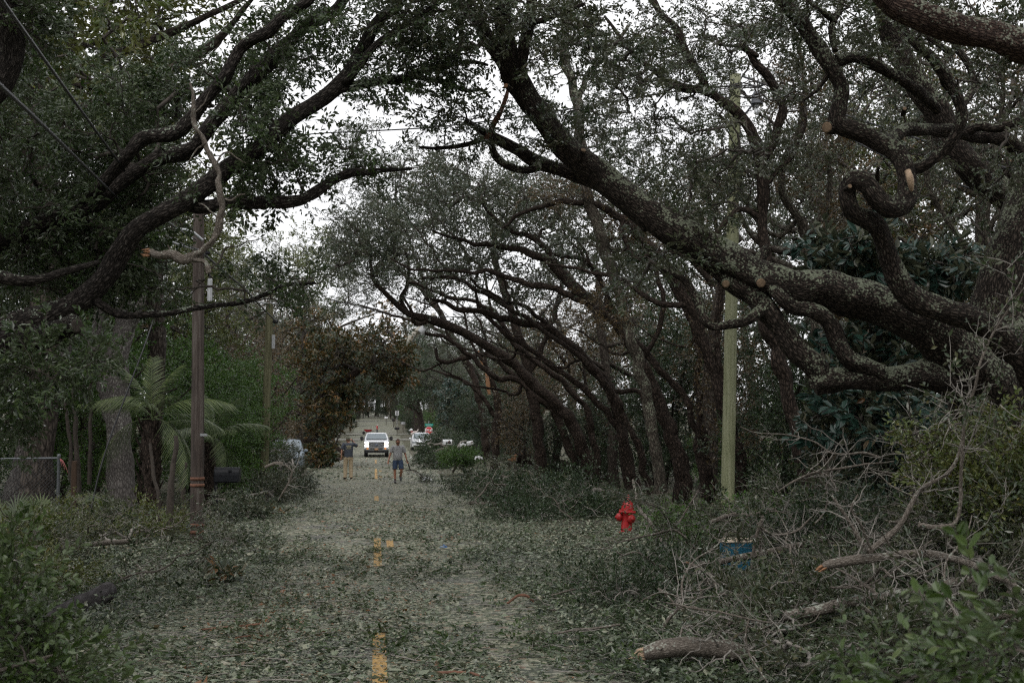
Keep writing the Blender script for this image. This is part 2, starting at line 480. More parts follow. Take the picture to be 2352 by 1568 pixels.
M['leaf_grey'] = leaf_mat('grey green leaf', [(0, (.026, .034, .022)), (.45, (.052, .062, .04)), (.8, (.085, .09, .058)), (1, (.13, .11, .07))], under=(.15, .15, .12))
M['leaf_dark'] = leaf_mat('dark leaf', [(0, (.014, .022, .011)), (.5, (.03, .045, .022)), (.85, (.05, .068, .034)), (1, (.09, .08, .04))], under=(.10, .105, .075))
M['leaf_yellow'] = leaf_mat('yellow green leaf', [(0, (.04, .052, .018)), (.5, (.075, .088, .034)), (.85, (.12, .125, .05)), (1, (.16, .12, .05))], under=(.16, .16, .09))
M['leaf_brown'] = leaf_mat('browned leaf', [(0, (.03, .03, .018)), (.4, (.06, .052, .032)), (.75, (.10, .075, .045)), (1, (.15, .09, .05))], under=(.14, .11, .075))
M['leaf_bright'] = leaf_mat('bright shrub leaf', [(0, (.03, .055, .018)), (.5, (.06, .10, .032)), (.85, (.095, .145, .05)), (1, (.15, .18, .07))], under=(.15, .18, .09))
M['leaf_magnolia'] = leaf_mat('magnolia leaf', [(0, (.012, .03, .02)), (.5, (.024, .052, .036)), (.9, (.04, .075, .055)), (1, (.16, .08, .03))], under=(.12, .11, .06), rough=.3, trans=.08, boost=.95)
M['leaf_rust'] = leaf_mat('rusty magnolia leaf', [(0, (.014, .026, .014)), (.48, (.034, .05, .026)), (.62, (.08, .065, .034)), (.85, (.15, .09, .042)), (1, (.22, .11, .05))], under=(.10, .075, .04), rough=.4, trans=.1)
M['leaf_near'] = leaf_mat('near sprig leaf', [(0, (.022, .036, .013)), (.5, (.05, .07, .026)), (.85, (.085, .108, .045)), (1, (.13, .145, .07))], under=(.12, .13, .08), rough=.4)
M['leaf_palm'] = leaf_mat('palm leaflet', [(0, (.035, .048, .018)), (.5, (.085, .10, .045)), (1, (.16, .17, .085))], under=(.15, .165, .12), rough=.45)
M['litter'] = leaf_mat('litter leaf', [(0, (.010, .018, .007)), (.26, (.028, .044, .016)), (.44, (.075, .092, .045)), (.6, (.19, .20, .13)), (.86, (.36, .355, .27)), (.955, (.15, .12, .075)), (1, (.19, .095, .045))], under=(.22, .225, .16), rough=.38, trans=.12, under_mix=.65, boost=1.12)
# ------------------------------------------------------------------ foliage
def make_spray(rng, L=.45, n=30, ll=.07, lw=.028, six=False, spread=.42, droop=.12, subs=4):
    """One leafy twig along +X, +Z up: leaf corner array and twig polylines."""
    tw = []
    tt = np.linspace(0, 1, 5)
    main = np.stack([tt * L, .06 * L * np.sin(tt * 3 + rng.uniform(0, 6)), -droop * L * tt ** 2], 1); tw.append(main)
    for k in range(subs):
        s = rng.uniform(.15, .85); p = np.array([np.interp(s, tt, main[:, i]) for i in range(3)])
        a = (1 if k % 2 else -1) * rng.uniform(.5, 1.1); l = L * spread * rng.uniform(.7, 1.3) * (1.1 - s * .4)
        d = np.array([math.cos(a), math.sin(a), rng.uniform(-.3, .45)]); d /= np.linalg.norm(d)
        u = np.linspace(0, 1, 4)[:, None]
        tw.append(p + d * l * u + np.array([0, 0, -droop * l]) * u ** 2)
    lens = np.array([np.linalg.norm(q[-1] - q[0]) for q in tw]); pr = lens / lens.sum()
    which = rng.choice(len(tw), n, p=pr)
    B = np.zeros((n, 3)); D = np.zeros((n, 3))
    for i, w in enumerate(which):
        q = tw[w]; s = rng.uniform(.12, 1.0) if w == 0 else rng.uniform(.1, 1.0)
        k = s * (len(q) - 1); a = int(min(k, len(q) - 2)); B[i] = q[a] + (q[a + 1] - q[a]) * (k - a)
        d = norm(q[a + 1] - q[a]); D[i] = d
    side = np.stack([-D[:, 1], D[:, 0], np.zeros(n)], 1) * rng.choice([-1, 1], n)[:, None]
    D = norm(D * rng.uniform(.4, 1.1, (n, 1)) + side * rng.uniform(.2, 1.0, (n, 1)) + np.stack([np.zeros(n), np.zeros(n), rng.normal(-.05, .38, n)], 1))
    U = norm(np.array([0, 0, 1.0]) + rng.normal(0, .55, (n, 3)))
    S = norm(np.cross(U, D)); U = np.cross(D, S)
    l = ll * rng.uniform(.65, 1.2, (n, 1)); w = lw * .5 * rng.uniform(.8, 1.2, (n, 1)); fo = rng.uniform(.0, .35, (n, 1)) * w
    if six:
        V = np.stack([B, B + D * l * .3 - S * w * .85 + U * fo, B + D * l * .68 - S * w * .9 + U * fo, B + D * l - U * l * .1,
                      B + D * l * .68 + S * w * .9 + U * fo, B + D * l * .3 + S * w * .85 + U * fo], 1)
    else:
        V = np.stack([B, B + D * l * .5 - S * w + U * fo, B + D * l - U * l * .08, B + D * l * .5 + S * w + U * fo], 1)
    return V, tw


def rots(X, rng, upmix=.55):
    n = len(X)
    X = norm(X)
    U = norm(np.array([0, 0, 1.0]) + rng.normal(0, upmix, (n, 3)))
    Y = norm(np.cross(U, X)); Z = np.cross(X, Y)
    return np.stack([X, Y, Z], 2)


def place_sprays(mb, temps, pos, dirs, scale, rng, rnd0=None, twigs=True, mat=0, tmat=1, tw_r=.004, upmix=.55, zmin=None, prune=True):
    """Merge one spray per position into the mesh (vectorised)."""
    if prune:
        ok = clear_mask(pos + norm(dirs) * .22 * np.mean(scale)) & clear_mask(pos); pos, dirs = pos[ok], dirs[ok]
        if not np.isscalar(scale): scale = np.asarray(scale)[ok]
        if rnd0 is not None: rnd0 = rnd0[ok]
    n = len(pos)
    if n == 0: return
    which = rng.integers(0, len(temps), n); R = rots(dirs, rng, upmix)
    sc = np.broadcast_to(np.asarray(scale, float), (n,))
    base = rng.uniform(0, 1, n) if rnd0 is None else rnd0
    for k, (V, tw) in enumerate(temps):
        idx = np.where(which == k)[0]
        if len(idx) == 0: continue
        nl, kk = V.shape[:2]
        X = np.einsum('nij,lkj->nlki', R[idx], V) * sc[idx, None, None, None] + pos[idx, None, None]
        if zmin is not None:
            X[..., 2] = np.maximum(X[..., 2], zmin(X[..., 0], X[..., 1]))
        q = np.arange(len(idx) * nl) * kk
        r = np.clip(.62 * rng.uniform(0, 1, (len(idx), nl)) + .38 * base[idx, None], 0, 1).ravel()
        if kk == 4:
            F = q[:, None] + np.arange(4)
        else:
            F = np.concatenate([np.stack([q, q + 1, q + 2, q + 3], 1), np.stack([q, q + 3, q + 4, q + 5], 1)]); r = np.concatenate([r, r])
        mb.add(X.reshape(-1, 3), F, mat=mat, rnd=r, smooth=False)
        if twigs:
            for p in tw[:1] if twigs == 1 else tw:
                m = len(p); g = np.array([[0, 1, 0], [0, -.5, .87], [0, -.5, -.87]])
                rr = tw_r * np.linspace(1, .5, m)
                T = p[:, None] + g[None] * rr[:, None, None]
                Y = np.einsum('nij,lkj->nlki', R[idx], T) * sc[idx, None, None, None] + pos[idx, None, None]
                i = np.arange(m - 1)[:, None] * 3; j = np.arange(3)[None]; j2 = (j + 1) % 3
                f = np.stack([i + j, i + j2, i + 3 + j2, i + 3 + j], -1).reshape(-1, 4)
                FF = (np.arange(len(idx)) * m * 3)[:, None, None] + f[None]
                mb.add(Y.reshape(-1, 3), FF.reshape(-1, 4), mat=tmat)


def thin_branches(mb, branches, mat, sides=4, rnd=.5):
    """Many thin tapered branches of equal point count at once: list of (pts, radii)."""
    by = {}
    for p, r in branches: by.setdefault(len(p), []).append((p, r))
    for m, lst in by.items():
        Pn = np.stack([p for p, r in lst]); R = np.stack([r for p, r in lst])
        t = norm(np.gradient(Pn, axis=1)); ref = norm(np.array([.37, .61, .70]))
        n = np.cross(t, ref); n = norm(n); b = np.cross(t, n)
        a = np.arange(sides) / sides * 2 * np.pi
        V = Pn[:, :, None] + (np.cos(a)[None, None, :, None] * n[:, :, None] + np.sin(a)[None, None, :, None] * b[:, :, None]) * R[:, :, None, None]
        i = np.arange(m - 1)[:, None] * sides; j = np.arange(sides)[None]; j2 = (j + 1) % sides
        f = np.stack([i + j, i + j2, i + sides + j2, i + sides + j], -1).reshape(-1, 4)
        F = (np.arange(len(lst)) * m * sides)[:, None, None] + f[None]
        mb.add(V.reshape(-1, 3), F.reshape(-1, 4), mat=mat, rnd=rnd)


def branch_to(rng, nodes, noder, cl, nseg=7, tip=.006, bend=.22, expo=.48, wob=.05, up=.06, rmax=.6, upward=.35):
    """Grow a branch from the nearest node to each cluster centre, nearest clusters first. Returns [(pts, radii)] and tips' directions."""
    S = [np.asarray(p, float) for p in nodes]; n0 = len(S)
    par = list(range(n0)); cnt = [0.0] * n0; isbase = [True] * n0
    cl = np.asarray(cl, float)
    d0 = np.min(np.linalg.norm(cl[:, None] - np.asarray(S)[None], axis=2), axis=1)
    chains = []
    A = np.zeros((n0 + len(cl) * nseg, 3)); A[:n0] = S; na = n0
    parent = np.full(len(A), -1); counts = np.zeros(len(A))
    for ci in np.argsort(d0):
        c = cl[ci]
        dv = c - A[:na]; d = np.linalg.norm(dv, axis=1)
        i = int(np.argmin(d + upward * np.maximum(0, -dv[:, 2])))
        a = A[i]; L = d[i]
        mid = (a + c) / 2 + rng.normal(0, bend, 3) * L * .5 + np.array([0, 0, up * L])
        t = np.linspace(0, 1, nseg + 1)[1:, None]
        pts = (1 - t) ** 2 * a + 2 * t * (1 - t) * mid + t ** 2 * c
        pts[:-1] += rng.normal(0, wob * L / 2, (nseg - 1, 3))
        ids = np.arange(na, na + nseg); A[ids] = pts
        parent[ids] = np.concatenate([[i], ids[:-1]]); na += nseg
        chains.append((i, ids))
        j = ids[-1]
        while j >= n0:
            counts[j] += 1; j = parent[j]
    res = []
    dirs = np.zeros((len(chains), 3)); tips = np.zeros((len(chains), 3)); segs = []
    for k, (i, ids) in enumerate(chains):
        r = tip * np.maximum(counts[ids], 1) ** expo
        r0 = r[0] * 1.12 if i >= n0 else min(r[0] * 1.25, noder[i] * rmax)
        rr = np.concatenate([[r0], np.minimum(r, r0)])
        p = np.vstack([A[i][None], A[ids]])
        res.append((p, rr)); dirs[k] = p[-1] - p[-3]; tips[k] = p[-1]
    return res, tips, norm(dirs)


def foliate(rng, mb, nodes, noder, blobs, temps, per=6, cl_r=.5, nseg=7, tip=.006, size=1.0, leaf=0, wood=1, outw=.7, bare=0.0, twigs=1, tw_r=.004, zmin=None, bend=.22, sides=5, upmix=.55, shell=.0, rmax=.6, prune=True):
    """blobs: (centre, radii, count) ellipsoids in metres; grows branches into them and puts leafy sprays on the last stretch."""
    cl = []
    for c, rad, k in blobs:
        v = rng.normal(0, 1, (k, 3)); v = norm(v) * (shell + (1 - shell) * rng.uniform(0, 1, (k, 1)) ** (1 / 2.2))
        cl.append(np.asarray(c) + v * np.asarray(rad))
    cl = np.vstack(cl)
    if zmin is not None:
        cl[:, 2] = np.maximum(cl[:, 2], zmin(cl[:, 0], cl[:, 1]) + .05)
    br, tips, dirs = branch_to(rng, nodes, noder, cl, nseg, tip, bend, rmax=rmax)
    thin_branches(mb, br, wood, sides)
    leafy = rng.uniform(0, 1, len(cl)) >= bare
    pos = []; ds = []; r0 = []
    for k in np.where(leafy)[0]:
        p = br[k][0]; m = per
        s = 1 - rng.uniform(0, 1, m) ** 1.5 * .75
        q = s * (len(p) - 1); a = np.minimum(q.astype(int), len(p) - 2); f = (q - a)[:, None]
        pos.append(p[a] * (1 - f) + p[a + 1] * f)
        ds.append(dirs[k] * outw + rng.normal(0, .75, (m, 3)) + np.array([0, 0, .1])); r0.append(np.full(m, rng.uniform(0, 1)))
    if pos:
        pos = np.vstack(pos); ds = np.vstack(ds); r0 = np.concatenate(r0)
        place_sprays(mb, temps, pos, ds, size * rng.uniform(.75, 1.25, len(pos)), rng, r0, twigs=twigs, mat=leaf, tmat=wood, tw_r=tw_r, zmin=zmin, upmix=upmix, prune=prune)
    return br


def trace(rows, step=None, rng=RNG, wob=.02):
    """rows (vx, vy, depth, width) -> world points and radii along a smooth limb."""
    rows = np.asarray(rows, float)
    c = np.array([[*P(x, y, d), w * d / FV / 2] for x, y, d, w in rows])
    if step is None: step = max(.02, c[:, 3].mean() * .55)
    q = crom(c, step)
    pts, r = q[:, :3].copy(), np.maximum(q[:, 3], .002)
    if wob:
        s = np.arange(len(pts)) * step
        for k in range(3):
            pts[:, k] += (vnoise(s / .35, np.full(len(s), k * 7.3 + rng.uniform(0, 50)), 9) - .5) * wob * 2
    return pts, r


T_OAK = [make_spray(RNG, .42, 30, .072, .027) for _ in range(6)]
T_OAKSMALL = [make_spray(RNG, .42, 26, .066, .024) for _ in range(6)]
T_MID = [make_spray(RNG, .6, 24, .095, .040, subs=3) for _ in range(6)]
T_FAR = [make_spray(RNG, .8, 18, .15, .070, subs=2) for _ in range(5)]
T_THIN = [make_spray(RNG, .7, 9, .11, .05, subs=3) for _ in range(5)]
T_MAG = [make_spray(RNG, .42, 12, .19, .075, six=True, subs=1) for _ in range(5)]
T_MAGFAR = [make_spray(RNG, .6, 14, .22, .10, subs=2) for _ in range(5)]
T_NEAR = [make_spray(RNG, .42, 26, .062, .028, six=True, subs=3) for _ in range(5)]
T_BRUSH = [make_spray(RNG, .38, 24, .062, .026) for _ in range(6)]


def limb_mesh(parent, name, rows, mat, sides=18, rough=.22, ridges=.012, seed=0, wob=.03, step=None):
    pts, r = trace(rows, step, wob=wob)
    mb = MB(); tube(mb, pts, r, sides, 0, rough=rough, ridges=min(ridges, r.mean() * .22), seed=seed)
    mb.build(name, mat, parent)
    return pts, r


def cut_face(parent, vx, vy, d, w, facing, mat_side, mat_end, length=.12, name='cut_stub'):
    """A sawn-off stub: short bark collar with a paler end."""
    c = P(vx, vy, d); r = w * d / FV / 2; f = norm(np.asarray(facing, float))
    mb = MB()
    p = c - f * length
    tube(mb, [p, c - f * .02, c], [r * 1.15, r * 1.02, r * .95], 12, 0, rough=.1, cap=False)
    e = MB()
    tube(e, [c - f * .01, c + f * .006, c + f * .008], [r * .9, r * .88, r * .6], 12, 0)
    st = mb.build(name, mat_side, parent); e.build('cut_end', mat_end, st)
    return st


def tree_base(name, label, cat='tree', group=None):
    return thing(name, label, cat, (0, 0, 0), 0, group)
# ------------------------------------------------------------------ the setting
def grid_sheet(xs, ys, zf):
    X, Y = np.meshgrid(xs, ys); Z = zf(X, Y)
    V = np.stack([X, Y, Z], -1).reshape(-1, 3); nx = len(xs)
    i = np.arange(len(ys) - 1)[:, None] * nx; j = np.arange(nx - 1)[None]
    F = np.stack([i + j, i + j + 1, i + nx + j + 1, i + nx + j], -1).reshape(-1, 4)
    return V, F


def ground_mat():
    m, t, b = new_mat('littered soil')
    tc_ = N(t, 'ShaderNodeTexCoord')
    mp_ = N(t, 'ShaderNodeMapping'); t.links.new(tc_.outputs['Object'], mp_.inputs['Vector'])
    vo = N(t, 'ShaderNodeTexVoronoi', Scale=16.0); t.links.new(mp_.outputs[0], vo.inputs['Vector'])
    sp = N(t, 'ShaderNodeSeparateColor'); t.links.new(vo.outputs['Color'], sp.inputs[0])
    r = ramp(t, [(0, (.03, .04, .018)), (.35, (.055, .068, .032)), (.6, (.10, .105, .06)), (.82, (.16, .15, .095)), (1, (.14, .085, .045))])
    t.links.new(sp.outputs[0], r.inputs[0])
    nz = N(t, 'ShaderNodeTexNoise', Scale=.45, Detail=8.0, Roughness=.65); t.links.new(mp_.outputs[0], nz.inputs['Vector'])
    rr = ramp(t, [(.38, (0, 0, 0)), (.62, (1, 1, 1))]); t.links.new(nz.outputs[0], rr.inputs[0])
    soil = ramp(t, [(.3, (.05, .042, .03)), (.7, (.105, .092, .065))])
    n2 = N(t, 'ShaderNodeTexNoise', Scale=30.0, Detail=6.0); t.links.new(mp_.outputs[0], n2.inputs['Vector']); t.links.new(n2.outputs[0], soil.inputs[0])
    mx = N(t, 'ShaderNodeMix', data_type='RGBA'); t.links.new(rr.outputs[0], mx.inputs[0]); t.links.new(soil.outputs[0], mx.inputs[6]); t.links.new(r.outputs[0], mx.inputs[7])
    t.links.new(mx.outputs[2], b.inputs['Base Color']); b.inputs['Roughness'].default_value = .9
    bp = N(t, 'ShaderNodeBump', Strength=.8, Distance=.04); t.links.new(vo.outputs['Distance'], bp.inputs['Height']); t.links.new(bp.outputs[0], b.inputs['Normal'])
    return m


def road_mat():
    m, t, b = new_mat('worn asphalt')
    tc_ = N(t, 'ShaderNodeTexCoord')
    n1 = N(t, 'ShaderNodeTexNoise', Scale=90.0, Detail=4.0); t.links.new(tc_.outputs['Object'], n1.inputs['Vector'])
    r = ramp(t, [(.3, (.06, .058, .054)), (.7, (.15, .146, .135))]); t.links.new(n1.outputs[0], r.inputs[0])
    vo = N(t, 'ShaderNodeTexVoronoi', Scale=15.0); t.links.new(tc_.outputs['Object'], vo.inputs['Vector'])
    sp = N(t, 'ShaderNodeSeparateColor'); t.links.new(vo.outputs['Color'], sp.inputs[0])
    lv = ramp(t, [(0, (.02, .03, .012)), (.35, (.06, .075, .035)), (.6, (.19, .195, .125)), (.9, (.33, .32, .24)), (1, (.2, .12, .07))]); t.links.new(sp.outputs[0], lv.inputs[0])
    n2 = N(t, 'ShaderNodeTexNoise', Scale=.7, Detail=9.0, Roughness=.7); t.links.new(tc_.outputs['Object'], n2.inputs['Vector'])
    mp_ = ramp(t, [(.36, (.15, .15, .15)), (.5, (.9, .9, .9))]); t.links.new(n2.outputs[0], mp_.inputs[0])
    mx = N(t, 'ShaderNodeMix', data_type='RGBA'); t.links.new(mp_.outputs[0], mx.inputs[0]); t.links.new(r.outputs[0], mx.inputs[6]); t.links.new(lv.outputs[0], mx.inputs[7])
    t.links.new(mx.outputs[2], b.inputs['Base Color']); b.inputs['Roughness'].default_value = .75
    bp = N(t, 'ShaderNodeBump', Strength=.3, Distance=.01); t.links.new(n1.outputs[0], bp.inputs['Height']); t.links.new(bp.outputs[0], b.inputs['Normal'])
    return m


ys = np.concatenate([np.arange(-40, 0, 4), np.arange(0, 70, .6), np.arange(70, 300, 3), np.arange(300, 901, 40)])
xs = np.concatenate([np.arange(-600, -60, 60), np.arange(-60, -12, 4), np.arange(-12, 12, .5), np.arange(12, 60, 4), np.arange(60, 601, 60)])
V, F = grid_sheet(xs, ys, gz)
mb = MB(); mb.add(V, F); tag(mb.build('ground', ground_mat()), kind='structure')
ys = np.concatenate([np.arange(-40, 80, 2.0), np.arange(80, 420, 5)])
edge = lambda y: 3.15 + (fbm(y * .4, y * 0 + 3, 21) - .5) * .5
xs = np.linspace(-1, 1, 13)
V, F = grid_sheet(xs, ys, lambda X, Y: prof(Y) + .006 - .03 * X * X)
V[:, 0] *= edge(V[:, 1])
mb = MB(); mb.add(V, F); tag(mb.build('road', road_mat()), kind='structure')


def paint_mat():
    m, t, b = new_mat('worn yellow road paint')
    tc_ = N(t, 'ShaderNodeTexCoord'); n1 = N(t, 'ShaderNodeTexNoise', Scale=22.0, Detail=8.0, Roughness=.75); t.links.new(tc_.outputs['Object'], n1.inputs['Vector'])
    r = ramp(t, [(.38, (.12, .115, .10)), (.5, (.38, .23, .07)), (.8, (.50, .32, .10))]); t.links.new(n1.outputs[0], r.inputs[0])
    t.links.new(r.outputs[0], b.inputs['Base Color']); b.inputs['Roughness'].default_value = .8
    return m


def strip(mb, x0, x1, y0, y1, dz):
    yy = np.linspace(y0, y1, max(2, int((y1 - y0) / 1.0) + 1))
    V, F = grid_sheet(np.array([x0, x1]), yy, lambda X, Y: prof(Y) + dz)
    mb.add(V, F)


mb = MB()
for y0, y1 in ((4, 13.1), (19.4, 24.5), (38, 41), (56, 72), (84, 96)):
    strip(mb, -.01, .115, y0, y1, .012)
for y0, y1 in ((22.6, 24.0), (57.5, 60), (66, 69)):
    strip(mb, .215, .34, y0, y1, .012)
tag(mb.build('road_marking', paint_mat()), kind='structure')
# pale driveways that cross the verge far down the road
mdrive = plain('pale sandy driveway', (.20, .195, .165), .9, noise=.35, scale=3)
for y0, y1, x0, x1 in ((152, 157, -10, 6), (172, 176, -12, 5), (244, 249, -16, 5)):
    mb = MB(); V, F = grid_sheet(np.linspace(x0, x1, 24), np.linspace(y0, y1, 5), lambda X, Y: np.maximum(gz(X, Y), prof(Y)) + .045)
    V[:, 1] += (fbm(V[:, 0] * .3, V[:, 1] * 0, 4) - .5) * 2
    mb.add(V, F); tag(mb.build('driveway', mdrive), kind='structure')

# ------------------------------------------------------------------ leaf litter
def lane(x, y):
    """1 on the swept middle of the road, 0 in the deep drifts at both sides."""
    lo = -1.55 - 1.5 * np.clip((14.5 - y) / 3, 0, 1) + (fbm(y * .22, y * 0 + 2, 61) - .5) * 1.6
    hi = 1.45 + (fbm(y * .22, y * 0 + 7, 62) - .5) * 1.6 + .35 * np.clip((15 - y) / 4, 0, 1)
    return np.clip((x - lo) / .7 + .5, 0, 1) * np.clip((hi - x) / .7 + .5, 0, 1)


def litter():
    rng = np.random.default_rng(77)
    mb = MB()
    def scatter(n, y0, y1, ll, lw, hmax, drift=False, tilt=.2, pale=0.0, thin=1.0):
        m = n * 4
        y = 1 / (1 / y0 + (1 / y1 - 1 / y0) * rng.uniform(0, 1, m)); x = rng.uniform(-.325, .545, m) * y
        ln = lane(x, y); patch = fbm(x * .9, y * .45, 31)
        bare = np.clip((vnoise(x * .55 + 3, y * .22, 8) - .57) * 5, 0, 1) * ln
        dens = (.5 + .5 * np.clip(patch * 2 - .4, 0, 1)) * (1 - .88 * bare)
        if drift: dens = np.where(ln > .3, np.clip(patch * 3 - 1.75, 0, .8), .4 + .6 * patch)
        worn = (np.abs(x - .05) < .11) & (((y < 13.1)) | ((y > 19.4) & (y < 24.5)) | ((y > 38) & (y < 41)) | (y > 56)) | (np.abs(x - .28) < .1) & (y > 22.4) & (y < 24.2)
        dens = np.where(worn, dens * .2, dens)
        k = np.where(rng.uniform(0, 1, m) < dens * thin)[0][:n]
        x, y, ln, patch = x[k], y[k], ln[k], patch[k]; n = len(k)
        z = np.maximum(gz(x, y), np.where(np.abs(x) < 3.2, prof(y) + .008, -9)) + .004 + rng.uniform(0, 1, n) ** 1.6 * hmax * np.where(ln > .5, .25, 1.0)
        a = rng.uniform(0, 2 * np.pi, n)
        D = norm(np.stack([np.cos(a), np.sin(a), rng.normal(0, tilt, n)], 1)); U = norm(np.array([0, 0, 1.0]) + rng.normal(0, tilt * 1.2, (n, 3)))
        U *= rng.choice([1, 1, -1], n)[:, None]
        S = norm(np.cross(U, D)); U = np.cross(D, S)
        l = ll * rng.uniform(.55, 1.3, (n, 1)); w = lw * .5 * rng.uniform(.7, 1.3, (n, 1))
        B = np.stack([x, y, z], 1); up = np.sign(U[:, 2:3])
        V = np.stack([B - D * l * .5, B - S * w + U * up * w * .3, B + D * l * .5, B + S * w + U * up * w * .3], 1)
        r = np.clip((.5 + 1.15 * (rng.uniform(0, 1, n) - .5)) * .86 + (patch - .5) * .45 + .12 * ln + pale - (.05 if drift else 0) - .09 * (1 - ln), 0, 1)
        mb.add(V.reshape(-1, 3), np.arange(n * 4).reshape(-1, 4), rnd=r, smooth=False)
    scatter(125000, 9.2, 22, .054, .024, .02, pale=.02)
    scatter(72000, 20, 60, .09, .044, .03, pale=.06)
    scatter(24000, 55, 270, .19, .12, .05, pale=.05)
    scatter(48000, 9, 45, .07, .032, .15, drift=True, tilt=.5)
    scatter(7000, 9, 60, .12, .055, .05, tilt=.4, thin=.4)
    tag(mb.build('leaf_litter', M['litter']), 'carpet of torn green and tan leaves over the road', kind='stuff')


litter()


def ground_sprigs():
    """Little torn leafy twigs lying on the road and verges."""
    rng = np.random.default_rng(78)
    mb = MB(); n = 4400
    u = rng.uniform(0, 1, n); y = 1 / (1 / 9.2 + (1 / 58.0 - 1 / 9.2) * u); x = rng.uniform(-.325, .54, n) * y
    dens = np.clip(fbm(x * .55 + 9, y * .55, 90) * 2.4 - .8, 0, 1); ln = lane(x, y)
    keep = rng.uniform(0, 1, n) < np.where(ln > .4, dens * .3, .5 + .5 * dens)
    x, y, ln = x[keep], y[keep], ln[keep]
    cy = 1 / (1 / 11.0 + (1 / 48.0 - 1 / 11.0) * rng.uniform(0, 1, 30)); cx = rng.uniform(-2.6, 2.4, 30)   # torn clumps on the road itself
    m = 11; xx = np.repeat(cx, m) + rng.normal(0, .42, 30 * m); yy = np.repeat(cy, m) + rng.normal(0, .5, 30 * m)
    x = np.concatenate([x, xx]); y = np.concatenate([y, yy]); ln = np.concatenate([ln, np.full(len(xx), .4)]); n = len(x)
    z = np.maximum(gz(x, y), np.where(np.abs(x) < 3.2, prof(y), -9)) + .02 + rng.uniform(0, .10, n) * (ln < .5)
    a = rng.uniform(0, 6.3, n); d = np.stack([np.cos(a), np.sin(a), rng.normal(.05, .14, n)], 1)
    zm = lambda X, Y: np.maximum(gz(X, Y), np.where(np.abs(X) < 3.2, prof(Y), -9)) + .008
    place_sprays(mb, T_BRUSH, np.stack([x, y, z], 1), d, rng.uniform(.7, 1.25, n), rng, twigs=1, zmin=zm, upmix=.4, prune=False)
    st = []
    for k in range(620):
        yy = 1 / (1 / 9.4 + (1 / 40.0 - 1 / 9.4) * rng.uniform()); xx = rng.uniform(-.32, .5) * yy; L = rng.uniform(.12, .6) * (1.5 if rng.uniform() < .15 else 1); a = rng.uniform(0, 6.3)
        q = np.linspace(-.5, .5, 5)[:, None] * L * np.array([[math.cos(a), math.sin(a), 0]]) + rng.normal(0, .03 * L + .004, (5, 3)) + [xx, yy, 0]
        q[:, 2] = zm(q[:, 0], q[:, 1]) + np.abs(rng.normal(.015, .015)); r0 = rng.uniform(.003, .008); st.append((q, np.linspace(r0, r0 * .5, 5)))
    thin_branches(mb, st, 1, 5)
    tag(mb.build('fallen_sprigs', [M['leaf_left'], M['twig_grey']]), 'small torn leafy twigs strewn over road and verge', kind='stuff')


ground_sprigs()
# ------------------------------------------------------------------ the traced oaks
def blobv(vx, vy, d, rx, ry, n, rz=1.6):
    """A crown blob given in picture units at depth d: world centre, world radii."""
    return (P(vx, vy, d), (rx * d / FV, rz, ry * d / FV), n)


# ---- the big oak at the right edge whose limbs reach over the road
ro = tree_base('live_oak', 'huge gnarled oak at the right edge, lichen-crusted limbs reaching low over the road', 'tree')
_nodes, _rad = [], []
M['bark_red'] = bark_mat('reddish oak bark', (.014, .009, .008), (.07, .046, .037), (.16, .115, .092), lichen=(.27, .285, .22), amt=.6)


def RL(rows, sides=26, seed=0, name='limb', parent=None, mat=None, ridges=.024, rough=.24, keep=True, wob=.03):
    p, r = limb_mesh(parent or ro, name, rows, mat or M['bark_oak'], sides, rough, ridges, seed, wob)
    if keep:
        _nodes.extend(list(p[::2])); _rad.extend(list(r[::2]))
    return p, r


RL([(2290, 1180, 15.6, 330), (2285, 1040, 15.6, 250), (2295, 930, 15.6, 215), (2312, 800, 15.7, 190), (2330, 690, 15.8, 175), (2350, 600, 15.9, 165), (2385, 480, 16, 150), (2420, 300, 16, 130), (2460, 100, 16, 110), (2480, -100, 16, 80)], 32, 1, 'trunk', keep=False)
RL([(2278, 960, 15.5, 175), (2235, 850, 15.3, 142), (2165, 775, 15.1, 112), (2080, 728, 15.0, 98), (1985, 690, 15, 92), (1900, 660, 15, 86), (1815, 652, 15, 82), (1750, 636, 15, 80), (1685, 600, 15, 80), (1600, 552, 15, 74), (1510, 505, 15, 72), (1440, 458, 15, 72), (1390, 412, 15, 68), (1340, 368, 15, 64), (1285, 325, 15, 60), (1238, 268, 15, 56), (1205, 212, 15, 54), (1180, 172, 14.9, 56), (1164, 110, 14.8, 46), (1152, 40, 14.7, 40), (1140, -40, 14.6, 32), (1120, -160, 14.4, 20)], 26, 2)
RL([(1184, 180, 14.9, 36), (1202, 120, 14.8, 28), (1212, 60, 14.7, 26), (1222, 0, 14.6, 24), (1240, -90, 14.4, 18)], 14, 3)
RL([(1160, 150, 14.9, 36), (1131, 108, 14.9, 34), (1105, 65, 14.9, 29), (1075, 28, 14.9, 25), (1040, -5, 14.9, 22), (980, -60, 14.9, 14)], 14, 4)
RL([(1490, 512, 15.1, 50), (1418, 445, 15.3, 44), (1351, 413, 15.4, 38), (1284, 393, 15.5, 34), (1228, 372, 15.5, 30), (1180, 342, 15.5, 28), (1137, 318, 15.5, 24), (1108, 302, 15.5, 17), (1068, 278, 15.5, 12)], 14, 5)
RL([(1256, 378, 15.5, 20), (1210, 390, 15.4, 18), (1172, 382, 15.4, 17), (1144, 360, 15.4, 17), (1130, 330, 15.4, 16), (1118, 312, 15.4, 14)], 12, 6)
RL([(1120, 318, 15.5, 13), (1085, 330, 15.5, 12), (1040, 340, 15.6, 10), (1000, 344, 15.6, 9), (960, 340, 15.6, 7)], 8, 7)
